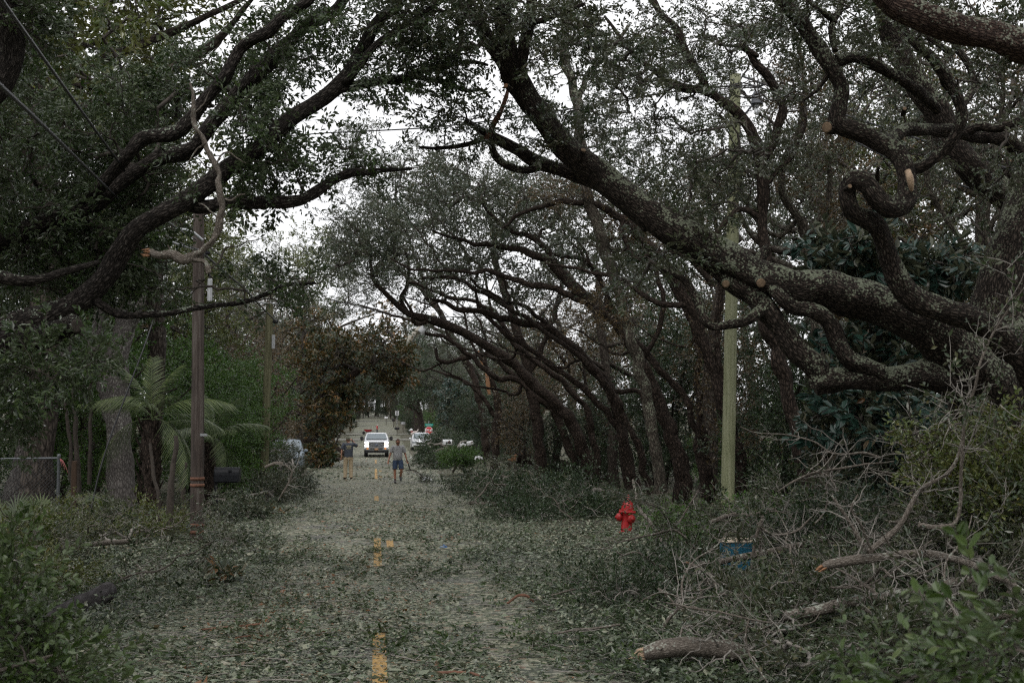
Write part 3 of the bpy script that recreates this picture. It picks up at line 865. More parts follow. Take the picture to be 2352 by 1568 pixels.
RL([(1116, 322, 15.4, 15), (1136, 286, 15.4, 14), (1152, 262, 15.4, 12), (1166, 228, 15.4, 11), (1172, 205, 15.4, 8)], 8, 8, mat=M['red_stick'], keep=False)
RL([(1204, 55, 14.7, 20), (1230, 50, 14.6, 15), (1262, 42, 14.5, 12), (1300, 22, 14.3, 10), (1340, 5, 14.2, 8)], 8, 9)
# lower elbow limb
RL([(2240, 900, 15.4, 90), (2190, 880, 15.2, 74), (2130, 868, 15.0, 64), (2068, 864, 14.9, 58), (2000, 866, 14.9, 54), (1940, 868, 14.9, 54), (1893, 874, 14.9, 58), (1866, 884, 14.9, 50)], 22, 10)
RL([(1880, 890, 14.9, 52), (1872, 850, 14.9, 52), (1838, 812, 14.9, 50), (1804, 766, 14.9, 48), (1765, 718, 14.9, 52), (1730, 676, 15, 50), (1690, 650, 15, 46), (1650, 622, 15.1, 42), (1612, 592, 15.1, 36), (1575, 558, 15.2, 30), (1530, 520, 15.2, 26)], 20, 11)
RL([(2030, 856, 14.8, 40), (1985, 838, 14.8, 42), (1951, 820, 14.8, 42), (1926, 782, 14.8, 38), (1906, 742, 14.8, 36), (1870, 718, 14.8, 36), (1826, 708, 14.8, 36), (1796, 684, 14.8, 34), (1770, 655, 14.9, 30)], 18, 12)
RL([(1760, 700, 14.9, 34), (1738, 722, 14.8, 30), (1712, 738, 14.8, 24), (1676, 744, 14.8, 22), (1642, 748, 14.8, 20), (1622, 735, 14.8, 24), (1608, 700, 14.9, 20), (1586, 660, 15, 17), (1560, 632, 15, 14), (1520, 610, 15, 11)], 12, 13)
RL([(1740, 640, 15, 26), (1738, 600, 15.1, 24), (1752, 578, 15.2, 26), (1772, 566, 15.2, 22)], 10, 14)
# the twisting limb
RL([(2430, 920, 14.6, 95), (2351, 826, 14.3, 72), (2301, 776, 14.2, 66), (2251, 738, 14.1, 60), (2184, 712, 14, 58), (2118, 692, 14, 58), (2068, 648, 14, 52), (2043, 606, 14, 48), (2034, 560, 13.9, 44), (2018, 524, 13.8, 42), (1986, 502, 13.7, 42), (1958, 474, 13.6, 40), (1946, 440, 13.6, 40), (1960, 416, 13.5, 42), (1990, 428, 13.5, 44), (2016, 458, 13.5, 46), (2050, 478, 13.5, 48), (2082, 464, 13.6, 46), (2090, 424, 13.7, 42), (2080, 378, 13.8, 40), (2052, 346, 13.9, 40), (2004, 322, 14, 42), (1956, 299, 14, 44), (1925, 276, 14, 42), (1927, 235, 14, 36), (1932, 195, 14, 36), (1910, 152, 14, 36), (1880, 100, 14, 36), (1846, 52, 14, 34), (1810, 16, 14, 30), (1780, -30, 14, 24), (1740, -110, 14, 15)], 22, 15)
RL([(2086, 388, 13.8, 30), (2112, 380, 13.8, 28), (2150, 355, 13.8, 27), (2186, 318, 13.8, 26), (2210, 270, 13.8, 25), (2202, 222, 13.8, 24), (2168, 168, 13.8, 24), (2136, 134, 13.8, 24), (2102, 108, 13.8, 20), (2078, 72, 13.8, 15), (2060, 10, 13.8, 10)], 14, 16)
RL([(1925, 138, 14, 28), (1960, 132, 14.1, 27), (1990, 142, 14.2, 27), (2034, 160, 14.3, 28), (2084, 190, 14.5, 28), (2118, 214, 14.8, 28), (2150, 250, 15.2, 26)], 14, 17)
RL([(1912, 150, 14, 14), (1893, 180, 14, 12), (1875, 205, 14, 10), (1850, 225, 14, 8), (1838, 232, 14, 6)], 8, 18)
RL([(1918, 120, 14, 16), (1914, 70, 14.1, 16), (1926, 30, 14.2, 14), (1940, -30, 14.3, 12)], 10, 19)
RL([(1925, 55, 14.1, 13), (1890, 30, 14, 12), (1860, 8, 14, 11), (1830, -12, 14, 9)], 8, 19)
# the dark leaning stem behind, and the heavy limbs at the top right
RL([(2420, 590, 17.2, 85), (2352, 495, 17.2, 70), (2268, 418, 17.1, 66), (2203, 350, 17, 62), (2153, 268, 17, 60), (2103, 184, 16.9, 56), (2058, 95, 16.8, 52), (2036, 40, 16.7, 46), (2005, -20, 16.6, 40), (1960, -120, 16.6, 28)], 22, 20)
RL([(2560, 170, 12.4, 95), (2440, 130, 12.3, 84), (2352, 106, 12.2, 74), (2268, 86, 12.1, 70), (2201, 62, 12, 66), (2118, 38, 12, 62), (2060, 22, 12, 54), (2012, -20, 12, 46), (1960, -90, 12, 32)], 24, 21, mat=M['bark_red'])
RL([(2030, 330, 13.9, 22), (2056, 312, 14.2, 28), (2101, 297, 14.6, 30), (2168, 300, 15, 32), (2234, 310, 15.4, 34), (2301, 322, 15.8, 38), (2360, 354, 16, 44), (2420, 420, 16, 50)], 16, 22)
RL([(2200, 310, 15.2, 22), (2240, 292, 15.2, 22), (2284, 294, 15.1, 22), (2320, 280, 15, 22), (2370, 256, 15, 24)], 10, 23)
RL([(2165, 170, 14.4, 18), (2180, 200, 14.6, 20), (2215, 240, 14.8, 18), (2232, 200, 15, 16), (2222, 150, 15, 16), (2195, 110, 15, 14), (2180, 60, 15, 12)], 10, 24)
RL([(2190, 120, 13.9, 16), (2160, 100, 13.9, 14), (2130, 80, 14, 12)], 8, 24)
M['old_cut'] = plain('weathered sawn end', (.17, .115, .07), .85, noise=.45, scale=25)
for vx, vy, d, w, fc in ((1899, 293, 13.95, 29, (-.75, -.6, -.1)), (1162, 197, 14.6, 12, (-.5, -.8, .1)), (1340, 345, 14.75, 14, (.2, -.7, .7)), (1748, 650, 14.7, 24, (-.1, -.95, -.2)), (1667, 652, 14.8, 20, (-.3, -.9, -.2)), (2078, 250, 13.6, 10, (-.2, -.9, .3)), (1952, 428, 13.25, 11, (.0, -.98, .1))):
    cut_face(ro, vx, vy, d, w, fc, M['bark_oak'], M['split_wood'] if vx == 1162 else M['old_cut'])
# a pale scar where bark tore off the twisting limb
mb = MB(); p, r = trace([(2083, 392, 13.53, 12), (2088, 410, 13.49, 18), (2092, 428, 13.5, 13), (2093, 440, 13.53, 6)], .03); tube(mb, p, r, 10, 0, rough=.4)
mb.build('torn_scar', M['pale_wood'], ro)
mb = MB()
bl = [blobv(1150, 40, 14.6, 150, 90, 34, 1.5), blobv(1010, 130, 14.8, 130, 90, 26, 1.2), blobv(1290, 60, 14.2, 120, 90, 26, 1.2), blobv(1060, 290, 15.4, 90, 60, 14, .8), blobv(1400, 130, 15.5, 140, 110, 22, 1.5),
      blobv(1790, 20, 14, 150, 60, 22, 1.2), blobv(2060, 60, 14, 200, 100, 30, 1.6), blobv(2250, 130, 13, 120, 100, 16, 1.2), blobv(1330, 300, 15, 120, 70, 14, 1),
      blobv(1580, 460, 15.4, 120, 90, 16, 1.2), blobv(2230, 400, 15, 140, 120, 14, 1.5), blobv(1500, 610, 15.2, 120, 60, 14, 1), blobv(1750, 260, 15.4, 160, 140, 16, 1.2), blobv(930, 40, 14.6, 90, 80, 18, 1.2)]
foliate(np.random.default_rng(101), mb, _nodes, _rad, bl, T_OAK, per=5, nseg=8, tip=.0055, bare=.12, rmax=.45, bend=.3, size=.95, sides=5, tw_r=.0032)
mb.build('crown', [M['leaf_oak'], M['twig']], ro)['kind'] = 'stuff'

# ---- the oak leaning in from the left edge
lo = tree_base('live_oak', 'dense dark-leaved oak leaning in from the left edge, long limbs arching up over the road', 'tree')
_nodes, _rad = [], []
def LL(rows, sides=16, seed=0, name='limb', keep=True):
    return RL(rows, sides, seed, name, lo, M['bark_left'], .012, .2, keep, .03)
LL([(-330, 1500, 13, 190), (-310, 1150, 13, 150), (-270, 930, 13, 125), (-200, 850, 13, 100), (-110, 815, 12.8, 70)], 22, 31, 'trunk')
LL([(-150, 835, 12.8, 72), (-60, 800, 12.6, 66), (0, 790, 12.5, 62), (60, 777, 12.4, 56), (110, 765, 12.3, 52), (150, 752, 12.2, 48), (176, 742, 12.2, 44)], 18, 32)
LL([(-220, 870, 13, 80), (-80, 800, 13.2, 66), (60, 740, 13.4, 60), (150, 712, 13.5, 56), (207, 675, 13.6, 52), (245, 630, 13.6, 50), (280, 570, 13.6, 48), (312, 530, 13.6, 48), (370, 495, 13.7, 46), (430, 460, 13.8, 44), (478, 424, 13.9, 42), (520, 388, 14, 42), (570, 356, 14, 38), (630, 310, 14.1, 36), (690, 262, 14.2, 36), (740, 224, 14.3, 36), (790, 180, 14.4, 35), (820, 132, 14.5, 33), (852, 70, 14.5, 30), (893, 25, 14.6, 27), (926, -10, 14.6, 24), (970, -80, 14.8, 16)], 20, 33)
LL([(420, 470, 13.8, 30), (470, 476, 13.9, 30), (530, 465, 14, 29), (600, 469, 14.1, 28), (650, 470, 14.2, 27), (690, 462, 14.3, 26), (735, 440, 14.4, 25), (775, 412, 14.5, 22), (815, 398, 14.6, 21), (850, 399, 14.7, 16), (890, 394, 14.8, 11), (945, 390, 14.9, 7)], 14, 34)
LL([(740, 222, 14.3, 26), (784, 207, 14.4, 24), (851, 197, 14.6, 22), (900, 186, 14.7, 20), (934, 180, 14.8, 19), (971, 166, 15, 16), (1034, 147, 15.2, 12), (1084, 143, 15.4, 9), (1120, 155, 15.5, 6)], 12, 35)
LL([(950, 178, 14.9, 15), (985, 186, 15, 13), (1038, 196, 15.1, 12), (1080, 205, 15.2, 10), (1105, 204, 15.3, 8), (1125, 222, 15.4, 6)], 8, 36)
LL([(776, 196, 14.4, 20), (800, 176, 14.3, 18), (834, 140, 14.2, 17), (884, 90, 14.2, 15), (934, 52, 14.2, 13), (984, 18, 14.2, 11), (1040, -30, 14.2, 7)], 10, 37)
LL([(-200, 640, 14.6, 60), (-100, 598, 14.5, 52), (-20, 566, 14.4, 46), (60, 526, 14.4, 42), (135, 497, 14.4, 38), (217, 470, 14.4, 36), (300, 405, 14.5, 36), (370, 365, 14.6, 36), (433, 345, 14.7, 36), (485, 285, 14.7, 34), (540, 222, 14.8, 33), (590, 162, 14.8, 32), (640, 115, 14.9, 32), (700, 70, 15, 30), (760, 24, 15, 27), (800, -12, 15, 24), (860, -90, 15, 14)], 18, 38)
LL([(180, 480, 14.4, 24), (240, 420, 14.2, 28), (292, 360, 14, 30), (334, 320, 14, 33), (393, 308, 14, 34), (443, 266, 14, 32), (490, 205, 14, 30), (535, 145, 14, 28), (573, 92, 14, 27), (617, 66, 14, 26), (667, 27, 14, 24), (704, 0, 14, 22), (760, -60, 14, 14)], 16, 39)
LL([(-60, 620, 12, 40), (60, 640, 12, 26), (150, 620, 12.2, 18), (230, 600, 12.4, 12)], 8, 40)
LL([(207, 690, 13.6, 24), (300, 720, 13.6, 17), (400, 722, 13.8, 14), (470, 700, 14.2, 13), (560, 690, 14.8, 11), (640, 665, 15.2, 9), (720, 645, 15.6, 6)], 8, 41)
cut_face(lo, 176, 748, 12.1, 38, (.55, -.8, -.25), M['bark_left'], plain('old knot hollow', (.05, .04, .033), .9, noise=.4, scale=20))
mb = MB()
bl = [blobv(60, 420, 14.2, 180, 150, 60, 1.6), blobv(230, 300, 15.2, 170, 130, 60, 1.2), blobv(400, 190, 15.7, 150, 110, 46, .8), blobv(90, 600, 14.9, 180, 90, 48, .9), blobv(330, 420, 15.2, 150, 80, 40, .8), blobv(330, 640, 14.8, 160, 80, 44, .9),
      blobv(560, 210, 15.8, 110, 90, 30, .7), blobv(650, 90, 14.6, 110, 80, 26, 1.2), blobv(620, 400, 14.2, 70, 60, 20, 1), blobv(610, 300, 14.2, 70, 60, 20, .9), blobv(120, 830, 12.3, 150, 70, 26, 1.0), blobv(10, 950, 12.6, 60, 90, 14, 1), blobv(490, 430, 14, 90, 70, 18, 1), blobv(20, 250, 13, 80, 120, 18, 1.2),
      blobv(860, 150, 14.6, 80, 100, 14, 1), blobv(760, 30, 14.6, 90, 60, 15, 1), blobv(820, 380, 14.7, 110, 60, 10, .9), blobv(960, 60, 14.6, 80, 60, 12, 1), blobv(240, 560, 14.9, 140, 80, 34, .8), blobv(1000, 180, 15, 90, 50, 12, .8), blobv(650, 660, 15, 90, 50, 10, .8)]
foliate(np.random.default_rng(102), mb, _nodes, _rad, bl, T_OAK, per=5, nseg=7, tip=.005, bare=.03, rmax=.4, bend=.25, size=1.0, tw_r=.003)
mb.build('crown', [M['leaf_left'], M['twig']], lo)['kind'] = 'stuff'

# dark bent trunk in the top left corner
tl = tree_base('live_oak', 'dark bent trunk curling down in the top left corner behind the black cables', 'tree')
_nodes, _rad = [], []
RL([(10, -160, 11.4, 74), (12, -40, 11.4, 66), (20, 40, 11.4, 58), (30, 100, 11.4, 54), (30, 150, 11.4, 54), (12, 195, 11.4, 56), (-20, 225, 11.4, 56), (-80, 260, 11.5, 60), (-200, 420, 11.8, 80), (-330, 800, 12, 110), (-380, 1500, 12, 150)], 22, 51, 'trunk', tl, M['bark_left'])
mb = MB()
foliate(np.random.default_rng(103), mb, _nodes, _rad, [blobv(70, 30, 11.6, 90, 50, 16, .8), blobv(-20, 10, 11.6, 80, 60, 10, .8)], T_OAK, per=5, tip=.005, rmax=.25, tw_r=.003)
mb.build('crown', [M['leaf_left'], M['twig']], tl)['kind'] = 'stuff'

M['bark_mossy'] = bark_mat('mossy grey bark', (.022, .019, .015), (.085, .072, .058), (.17, .15, .12), lichen=(.30, .33, .24), amt=.5, scale=.7)
# ---- the row of leaning oaks beyond the brush on the right
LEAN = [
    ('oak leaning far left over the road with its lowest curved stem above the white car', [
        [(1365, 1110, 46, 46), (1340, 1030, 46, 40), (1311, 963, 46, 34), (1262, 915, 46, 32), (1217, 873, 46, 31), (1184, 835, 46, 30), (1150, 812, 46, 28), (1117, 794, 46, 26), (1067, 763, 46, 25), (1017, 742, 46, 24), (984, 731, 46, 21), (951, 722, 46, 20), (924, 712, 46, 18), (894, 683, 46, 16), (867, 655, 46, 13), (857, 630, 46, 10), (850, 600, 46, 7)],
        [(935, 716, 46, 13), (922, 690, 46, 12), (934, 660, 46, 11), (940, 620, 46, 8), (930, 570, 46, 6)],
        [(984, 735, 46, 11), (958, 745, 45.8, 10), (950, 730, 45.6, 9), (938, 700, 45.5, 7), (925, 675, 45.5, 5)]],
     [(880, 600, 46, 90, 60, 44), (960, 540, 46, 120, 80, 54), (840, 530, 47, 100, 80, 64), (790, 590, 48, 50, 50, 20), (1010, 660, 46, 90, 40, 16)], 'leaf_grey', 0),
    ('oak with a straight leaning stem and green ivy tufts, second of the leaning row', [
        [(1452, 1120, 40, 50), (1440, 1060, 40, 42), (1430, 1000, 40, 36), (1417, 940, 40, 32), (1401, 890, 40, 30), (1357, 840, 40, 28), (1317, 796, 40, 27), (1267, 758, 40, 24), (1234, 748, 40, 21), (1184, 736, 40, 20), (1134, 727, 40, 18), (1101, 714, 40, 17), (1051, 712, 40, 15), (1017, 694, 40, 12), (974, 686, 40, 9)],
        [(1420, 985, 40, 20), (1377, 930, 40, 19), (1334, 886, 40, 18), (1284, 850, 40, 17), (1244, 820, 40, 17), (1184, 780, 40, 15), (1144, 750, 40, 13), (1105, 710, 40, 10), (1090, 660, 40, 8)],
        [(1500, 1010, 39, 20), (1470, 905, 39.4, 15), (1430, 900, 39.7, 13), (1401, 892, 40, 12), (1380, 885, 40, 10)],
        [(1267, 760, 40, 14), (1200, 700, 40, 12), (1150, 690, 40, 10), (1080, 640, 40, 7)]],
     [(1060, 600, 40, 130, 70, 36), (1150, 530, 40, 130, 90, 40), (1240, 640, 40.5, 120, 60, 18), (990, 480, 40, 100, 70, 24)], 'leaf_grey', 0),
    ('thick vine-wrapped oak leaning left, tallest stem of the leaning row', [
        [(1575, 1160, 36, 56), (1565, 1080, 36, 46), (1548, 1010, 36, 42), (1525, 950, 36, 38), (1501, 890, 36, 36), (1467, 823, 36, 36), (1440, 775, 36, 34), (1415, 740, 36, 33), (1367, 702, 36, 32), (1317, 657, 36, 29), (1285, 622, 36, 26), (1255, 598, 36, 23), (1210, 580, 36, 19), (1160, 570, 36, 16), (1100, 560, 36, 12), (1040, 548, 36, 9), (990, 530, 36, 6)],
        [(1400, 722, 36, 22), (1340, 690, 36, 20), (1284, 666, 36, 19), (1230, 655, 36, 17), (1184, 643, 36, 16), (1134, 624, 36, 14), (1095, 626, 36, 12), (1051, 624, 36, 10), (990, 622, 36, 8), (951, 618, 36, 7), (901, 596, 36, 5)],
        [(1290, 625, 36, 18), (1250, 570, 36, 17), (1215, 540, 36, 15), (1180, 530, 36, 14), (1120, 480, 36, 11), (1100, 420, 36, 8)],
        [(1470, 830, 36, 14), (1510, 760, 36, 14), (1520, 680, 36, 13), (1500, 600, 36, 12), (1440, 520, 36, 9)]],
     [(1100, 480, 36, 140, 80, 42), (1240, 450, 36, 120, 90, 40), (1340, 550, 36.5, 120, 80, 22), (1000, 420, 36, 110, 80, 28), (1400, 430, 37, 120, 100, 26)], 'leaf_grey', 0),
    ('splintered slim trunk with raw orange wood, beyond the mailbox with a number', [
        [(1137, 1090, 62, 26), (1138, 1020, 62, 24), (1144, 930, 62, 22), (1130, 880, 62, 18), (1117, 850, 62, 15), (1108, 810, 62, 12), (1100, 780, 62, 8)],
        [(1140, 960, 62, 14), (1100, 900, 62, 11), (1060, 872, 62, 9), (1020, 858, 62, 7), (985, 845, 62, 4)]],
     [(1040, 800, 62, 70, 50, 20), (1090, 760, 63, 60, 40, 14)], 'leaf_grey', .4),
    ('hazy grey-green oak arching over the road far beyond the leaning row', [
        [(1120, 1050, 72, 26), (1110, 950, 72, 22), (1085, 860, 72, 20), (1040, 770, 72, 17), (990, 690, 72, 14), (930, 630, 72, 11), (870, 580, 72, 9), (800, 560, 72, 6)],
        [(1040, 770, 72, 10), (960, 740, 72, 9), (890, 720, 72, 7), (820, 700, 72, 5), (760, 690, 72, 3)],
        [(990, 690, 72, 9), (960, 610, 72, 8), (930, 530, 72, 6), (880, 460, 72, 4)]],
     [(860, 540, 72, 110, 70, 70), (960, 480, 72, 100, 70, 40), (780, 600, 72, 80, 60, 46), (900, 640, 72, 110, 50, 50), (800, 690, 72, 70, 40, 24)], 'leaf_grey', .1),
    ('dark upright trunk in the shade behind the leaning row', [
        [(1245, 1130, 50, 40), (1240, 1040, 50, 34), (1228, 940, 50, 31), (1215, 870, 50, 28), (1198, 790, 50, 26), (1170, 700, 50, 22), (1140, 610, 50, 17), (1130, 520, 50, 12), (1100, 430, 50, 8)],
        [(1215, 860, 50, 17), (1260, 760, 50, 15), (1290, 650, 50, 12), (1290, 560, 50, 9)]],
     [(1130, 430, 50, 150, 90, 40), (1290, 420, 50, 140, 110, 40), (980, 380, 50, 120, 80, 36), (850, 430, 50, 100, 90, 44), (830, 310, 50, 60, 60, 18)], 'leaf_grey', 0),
    ('brown slanting trunk between the two knotted low limbs and the mossy utility pole', [
        [(1862, 1170, 23, 44), (1851, 1090, 23, 38), (1840, 1010, 23, 36), (1822, 955, 23, 36), (1807, 920, 23, 34), (1797, 850, 23, 34), (1780, 790, 23, 33), (1758, 745, 23, 31), (1752, 660, 23, 29), (1760, 590, 23, 28), (1756, 520, 23, 27), (1752, 450, 23, 27), (1748, 385, 23, 26), (1738, 335, 23, 25), (1714, 284, 23, 24), (1678, 248, 23, 23), (1628, 214, 23, 20), (1568, 198, 23, 17), (1510, 170, 23, 14), (1440, 110, 23, 10), (1390, 40, 23, 7)],
        [(1748, 500, 23, 16), (1700, 480, 23, 14), (1650, 530, 22.8, 11), (1630, 545, 22.8, 9)],
        [(1628, 214, 23, 18), (1605, 175, 23, 20), (1570, 114, 23, 19), (1543, 52, 23, 17), (1482, -5, 23, 14), (1430, -60, 23, 10)],
        [(1745, 370, 23, 20), (1785, 310, 23, 21), (1796, 250, 23, 21), (1776, 190, 23, 20), (1745, 150, 23, 17), (1720, 120, 23, 14), (1700, 112, 23, 12), (1740, 130, 23, 9), (1700, 110, 23, 8), (1640, 100, 23, 5)],
        [(1752, 430, 23, 12), (1800, 370, 23, 10), (1835, 330, 23, 9), (1850, 260, 23, 7)]],
     [(1500, 140, 23, 150, 110, 56), (1640, 60, 23, 150, 80, 44), (1620, 330, 23.5, 140, 110, 40), (1780, 130, 23.5, 120, 120, 34), (1420, 260, 24, 130, 100, 34), (1560, 470, 24, 110, 80, 22), (1840, 370, 23.5, 90, 90, 18), (1690, 400, 24.5, 60, 120, 18), (1700, 230, 24.5, 40, 60, 8)], 'leaf_oak', .12),
]
for i, (lab, limbs, blobs, lm, bare) in enumerate(LEAN):
    t_ = tree_base('leaning_oak', lab, 'tree', 'oaks leaning over the right side of the road')
    _nodes, _rad = [], []
    for k, rows in enumerate(limbs):
        if i < 6: rows = [(a, b_, d, w * .82) for a, b_, d, w in rows]
        RL(rows, 14 if k == 0 else 9, 60 + i * 9 + k, 'trunk' if k == 0 else 'limb', t_, M['bark_mid'], .02, .3, True, .05)
    if i == 3:
        for (rows_, mt) in (([(1117, 850, 61.7, 8), (1121, 880, 61.7, 9), (1125, 905, 61.7, 6)], 'split_wood'), ([(1098, 806, 61.7, 5), (1104, 822, 61.7, 7), (1110, 840, 61.7, 4)], 'split_wood')):
            mb = MB(); p, r = trace(rows_, .1); tube(mb, p, r, 8, 0, rough=.5); mb.build('torn_wood', M[mt], t_)
    mb = MB()
    bl = [blobv(a, b_, d, rx, ry, int(n * 1.25), 2.2) for a, b_, d, rx, ry, n in blobs]
    foliate(np.random.default_rng(200 + i), mb, _nodes, _rad, bl, T_MID if blobs[0][2] > 30 else T_OAK, per=5 if blobs[0][2] > 30 else 4, nseg=7, tip=.009 if blobs[0][2] > 30 else .006, bare=bare, rmax=.5, bend=.28, twigs=0 if blobs[0][2] > 30 else 1, tw_r=.005)
    mb.build('crown', [M[lm], M['twig']], t_)['kind'] = 'stuff'

EXTRA = [
    ('mossy upright trunk behind the upper part of the big oak limb', [[(1520, 1130, 29, 30), (1482, 900, 29, 26), (1410, 640, 29, 26), (1345, 420, 29, 26), (1338, 341, 29, 25), (1322, 225, 29, 24), (1298, 116, 29, 22), (1306, 0, 29, 20), (1300, -120, 29, 14)], [(1322, 240, 29, 14), (1360, 160, 29, 12), (1410, 110, 29, 10), (1440, 60, 29, 8)], [(1340, 360, 29, 13), (1290, 290, 29, 11), (1235, 270, 29, 9), (1190, 220, 29, 7)]],
     [(1300, 90, 29, 130, 90, 20), (1420, 330, 29, 120, 90, 18), (1220, 260, 29, 90, 70, 12)]),
    ('pale arching limbs of a slanted oak under the long mossy limb', [[(1712, 1130, 29, 38), (1684, 1000, 29, 31), (1650, 880, 29, 28), (1608, 760, 29, 26), (1560, 650, 29, 25), (1490, 560, 29, 22), (1430, 500, 29, 19), (1380, 472, 29, 16), (1325, 462, 29, 14), (1263, 468, 29, 12), (1200, 492, 29, 9), (1150, 520, 29, 6)], [(1640, 655, 28.7, 14), (1600, 612, 28.7, 13), (1561, 580, 28.7, 13), (1508, 584, 28.7, 12), (1460, 590, 28.7, 11), (1436, 560, 28.7, 10), (1430, 505, 28.7, 8)], [(1590, 700, 29, 15), (1500, 690, 29, 12), (1420, 640, 29, 10), (1330, 620, 29, 8), (1250, 600, 29, 5)], [(1655, 900, 29, 16), (1650, 760, 29, 14), (1655, 600, 29, 13), (1640, 480, 29, 10), (1600, 400, 29, 8)]],
     [(1300, 440, 29, 110, 50, 14), (1500, 520, 29, 110, 60, 16), (1400, 700, 29, 110, 60, 12), (1620, 420, 29, 90, 80, 14)]),
    ('slim crooked oak seen through the loop of the twisting limb', [[(2200, 1100, 21, 34), (2230, 900, 21, 28), (2262, 720, 21, 24), (2272, 600, 21, 20), (2268, 500, 21, 17), (2280, 380, 21, 15), (2300, 260, 21, 12), (2290, 120, 21, 9)], [(2268, 640, 21, 15), (2215, 560, 21, 14), (2165, 490, 21, 14), (2128, 400, 21, 13), (2135, 330, 21, 11), (2110, 220, 21, 8)], [(2262, 700, 21, 13), (2180, 620, 21, 12), (2120, 580, 21, 11), (2060, 545, 21, 8)], [(2270, 520, 21, 12), (2330, 430, 21, 10), (2345, 330, 21, 8)]],
     [(2150, 380, 21, 120, 110, 20), (2290, 250, 21, 110, 130, 22), (2050, 250, 21, 110, 110, 18), (1960, 180, 21, 90, 110, 12)]),
    ('dark twisty oak between the mossy pole and the twisting limb', [[(1900, 1120, 25, 36), (1890, 940, 25, 30), (1880, 780, 25, 28), (1865, 640, 25, 25), (1840, 520, 25, 22), (1800, 450, 25, 18), (1800, 380, 25, 16), (1835, 300, 25, 14), (1850, 200, 25, 11), (1830, 90, 25, 8)], [(1850, 560, 25, 15), (1900, 470, 25, 13), (1905, 380, 25, 11), (1940, 300, 25, 8)], [(1870, 660, 25, 14), (1930, 590, 25, 12), (2000, 560, 25, 9)], [(1835, 505, 25, 13), (1780, 540, 25, 11), (1720, 480, 25, 9), (1700, 400, 25, 7)]],
     [(1840, 180, 25, 110, 110, 20), (1920, 360, 25, 100, 90, 16), (1780, 420, 25, 90, 80, 12), (1950, 500, 25, 100, 60, 12)]),
]
for i, (lab, limbs, blobs) in enumerate(EXTRA):
    t_ = tree_base('oak_tree', lab, 'tree', 'crooked oaks behind the big limbs')
    _nodes, _rad = [], []
    for k, rows in enumerate(limbs):
        RL(rows, 12 if k == 0 else 8, 160 + i * 9 + k, 'trunk' if k == 0 else 'limb', t_, M['bark_mid' if i == 1 else 'bark_mossy'], .015, .3, True, .05)
    mb = MB()
    foliate(np.random.default_rng(260 + i), mb, _nodes, _rad, [blobv(a, b_, d, rx, ry, n * 2, 1.4) for a, b_, d, rx, ry, n in blobs], T_OAK, per=4, nseg=8, tip=.006, bare=.35, rmax=.5, bend=.4, twigs=1, tw_r=.004)
    mb.build('crown', [M['leaf_brown' if i % 2 else 'leaf_grey'], M['twig']], t_)['kind'] = 'stuff'

SLIM = [((1500, 1130, 38), (1420, 930), (1330, 820), (1190, 730), (1080, 660), (960, 640), 14), ((1380, 1110, 44), (1330, 950), (1230, 820), (1130, 740), (1020, 690), (940, 660), 14),
        ((1620, 1160, 31), (1590, 960), (1520, 800), (1420, 690), (1330, 600), (1230, 560), 17), ((1330, 1095, 50), (1290, 960), (1220, 880), (1140, 830), (1060, 800), (1000, 760), 17), ((1640, 1150, 33), (1630, 950), (1600, 780), (1540, 640), (1450, 560), (1360, 540), 15),
        ((1280, 1080, 54), (1240, 960), (1180, 880), (1110, 840), (1040, 830), (980, 800), 15)]
for i, s_ in enumerate(SLIM):
    rg = np.random.default_rng(300 + i); d0 = s_[0][2]; w = s_[-1]
    main = [(s_[0][0], s_[0][1], d0, w * 1.25)] + [(x + rg.normal(0, 20), y + rg.normal(0, 16), d0, w * (1 - .13 * k)) for k, (x, y) in enumerate(s_[1:-1])]
    t_ = tree_base('leaning_oak', ('slim dark stem leaning left among the thicker leaning oaks'), 'tree', 'slim stems among the leaning oaks')
    _nodes, _rad = [], []
    RL(main, 9, 200 + i, 'trunk', t_, M['bark_mid'], .015, .3, True, .08)
    for k in (2, 3, 4):
        a = main[k]; ups = rg.uniform(-1, 1) > -.3
        rows = [(a[0], a[1], d0, a[3] * .6), (a[0] - rg.uniform(20, 60), a[1] - (rg.uniform(50, 110) if ups else -20), d0 + .3, a[3] * .45), (a[0] - rg.uniform(70, 150), a[1] - (rg.uniform(100, 190) if ups else 10), d0 + .5, a[3] * .3), (a[0] - rg.uniform(150, 240), a[1] - (rg.uniform(120, 240) if ups else 50), d0 + .5, a[3] * .15)]
        RL(rows, 7, 220 + i * 3 + k, 'limb', t_, M['bark_mid'], .01, .3, True, .08)
    e = main[-1]; mb = MB()
    foliate(rg, mb, _nodes, _rad, [blobv(e[0] + 60, e[1] - 40, d0, 120, 70, 26, 1.5), blobv(main[3][0] + 20, main[3][1] - 90, d0, 120, 80, 22, 1.5)], T_MID, per=4, nseg=8, tip=.009, bare=.45, rmax=.5, bend=.4, twigs=0)
    mb.build('crown', [M['leaf_grey'], M['twig']], t_)['kind'] = 'stuff'

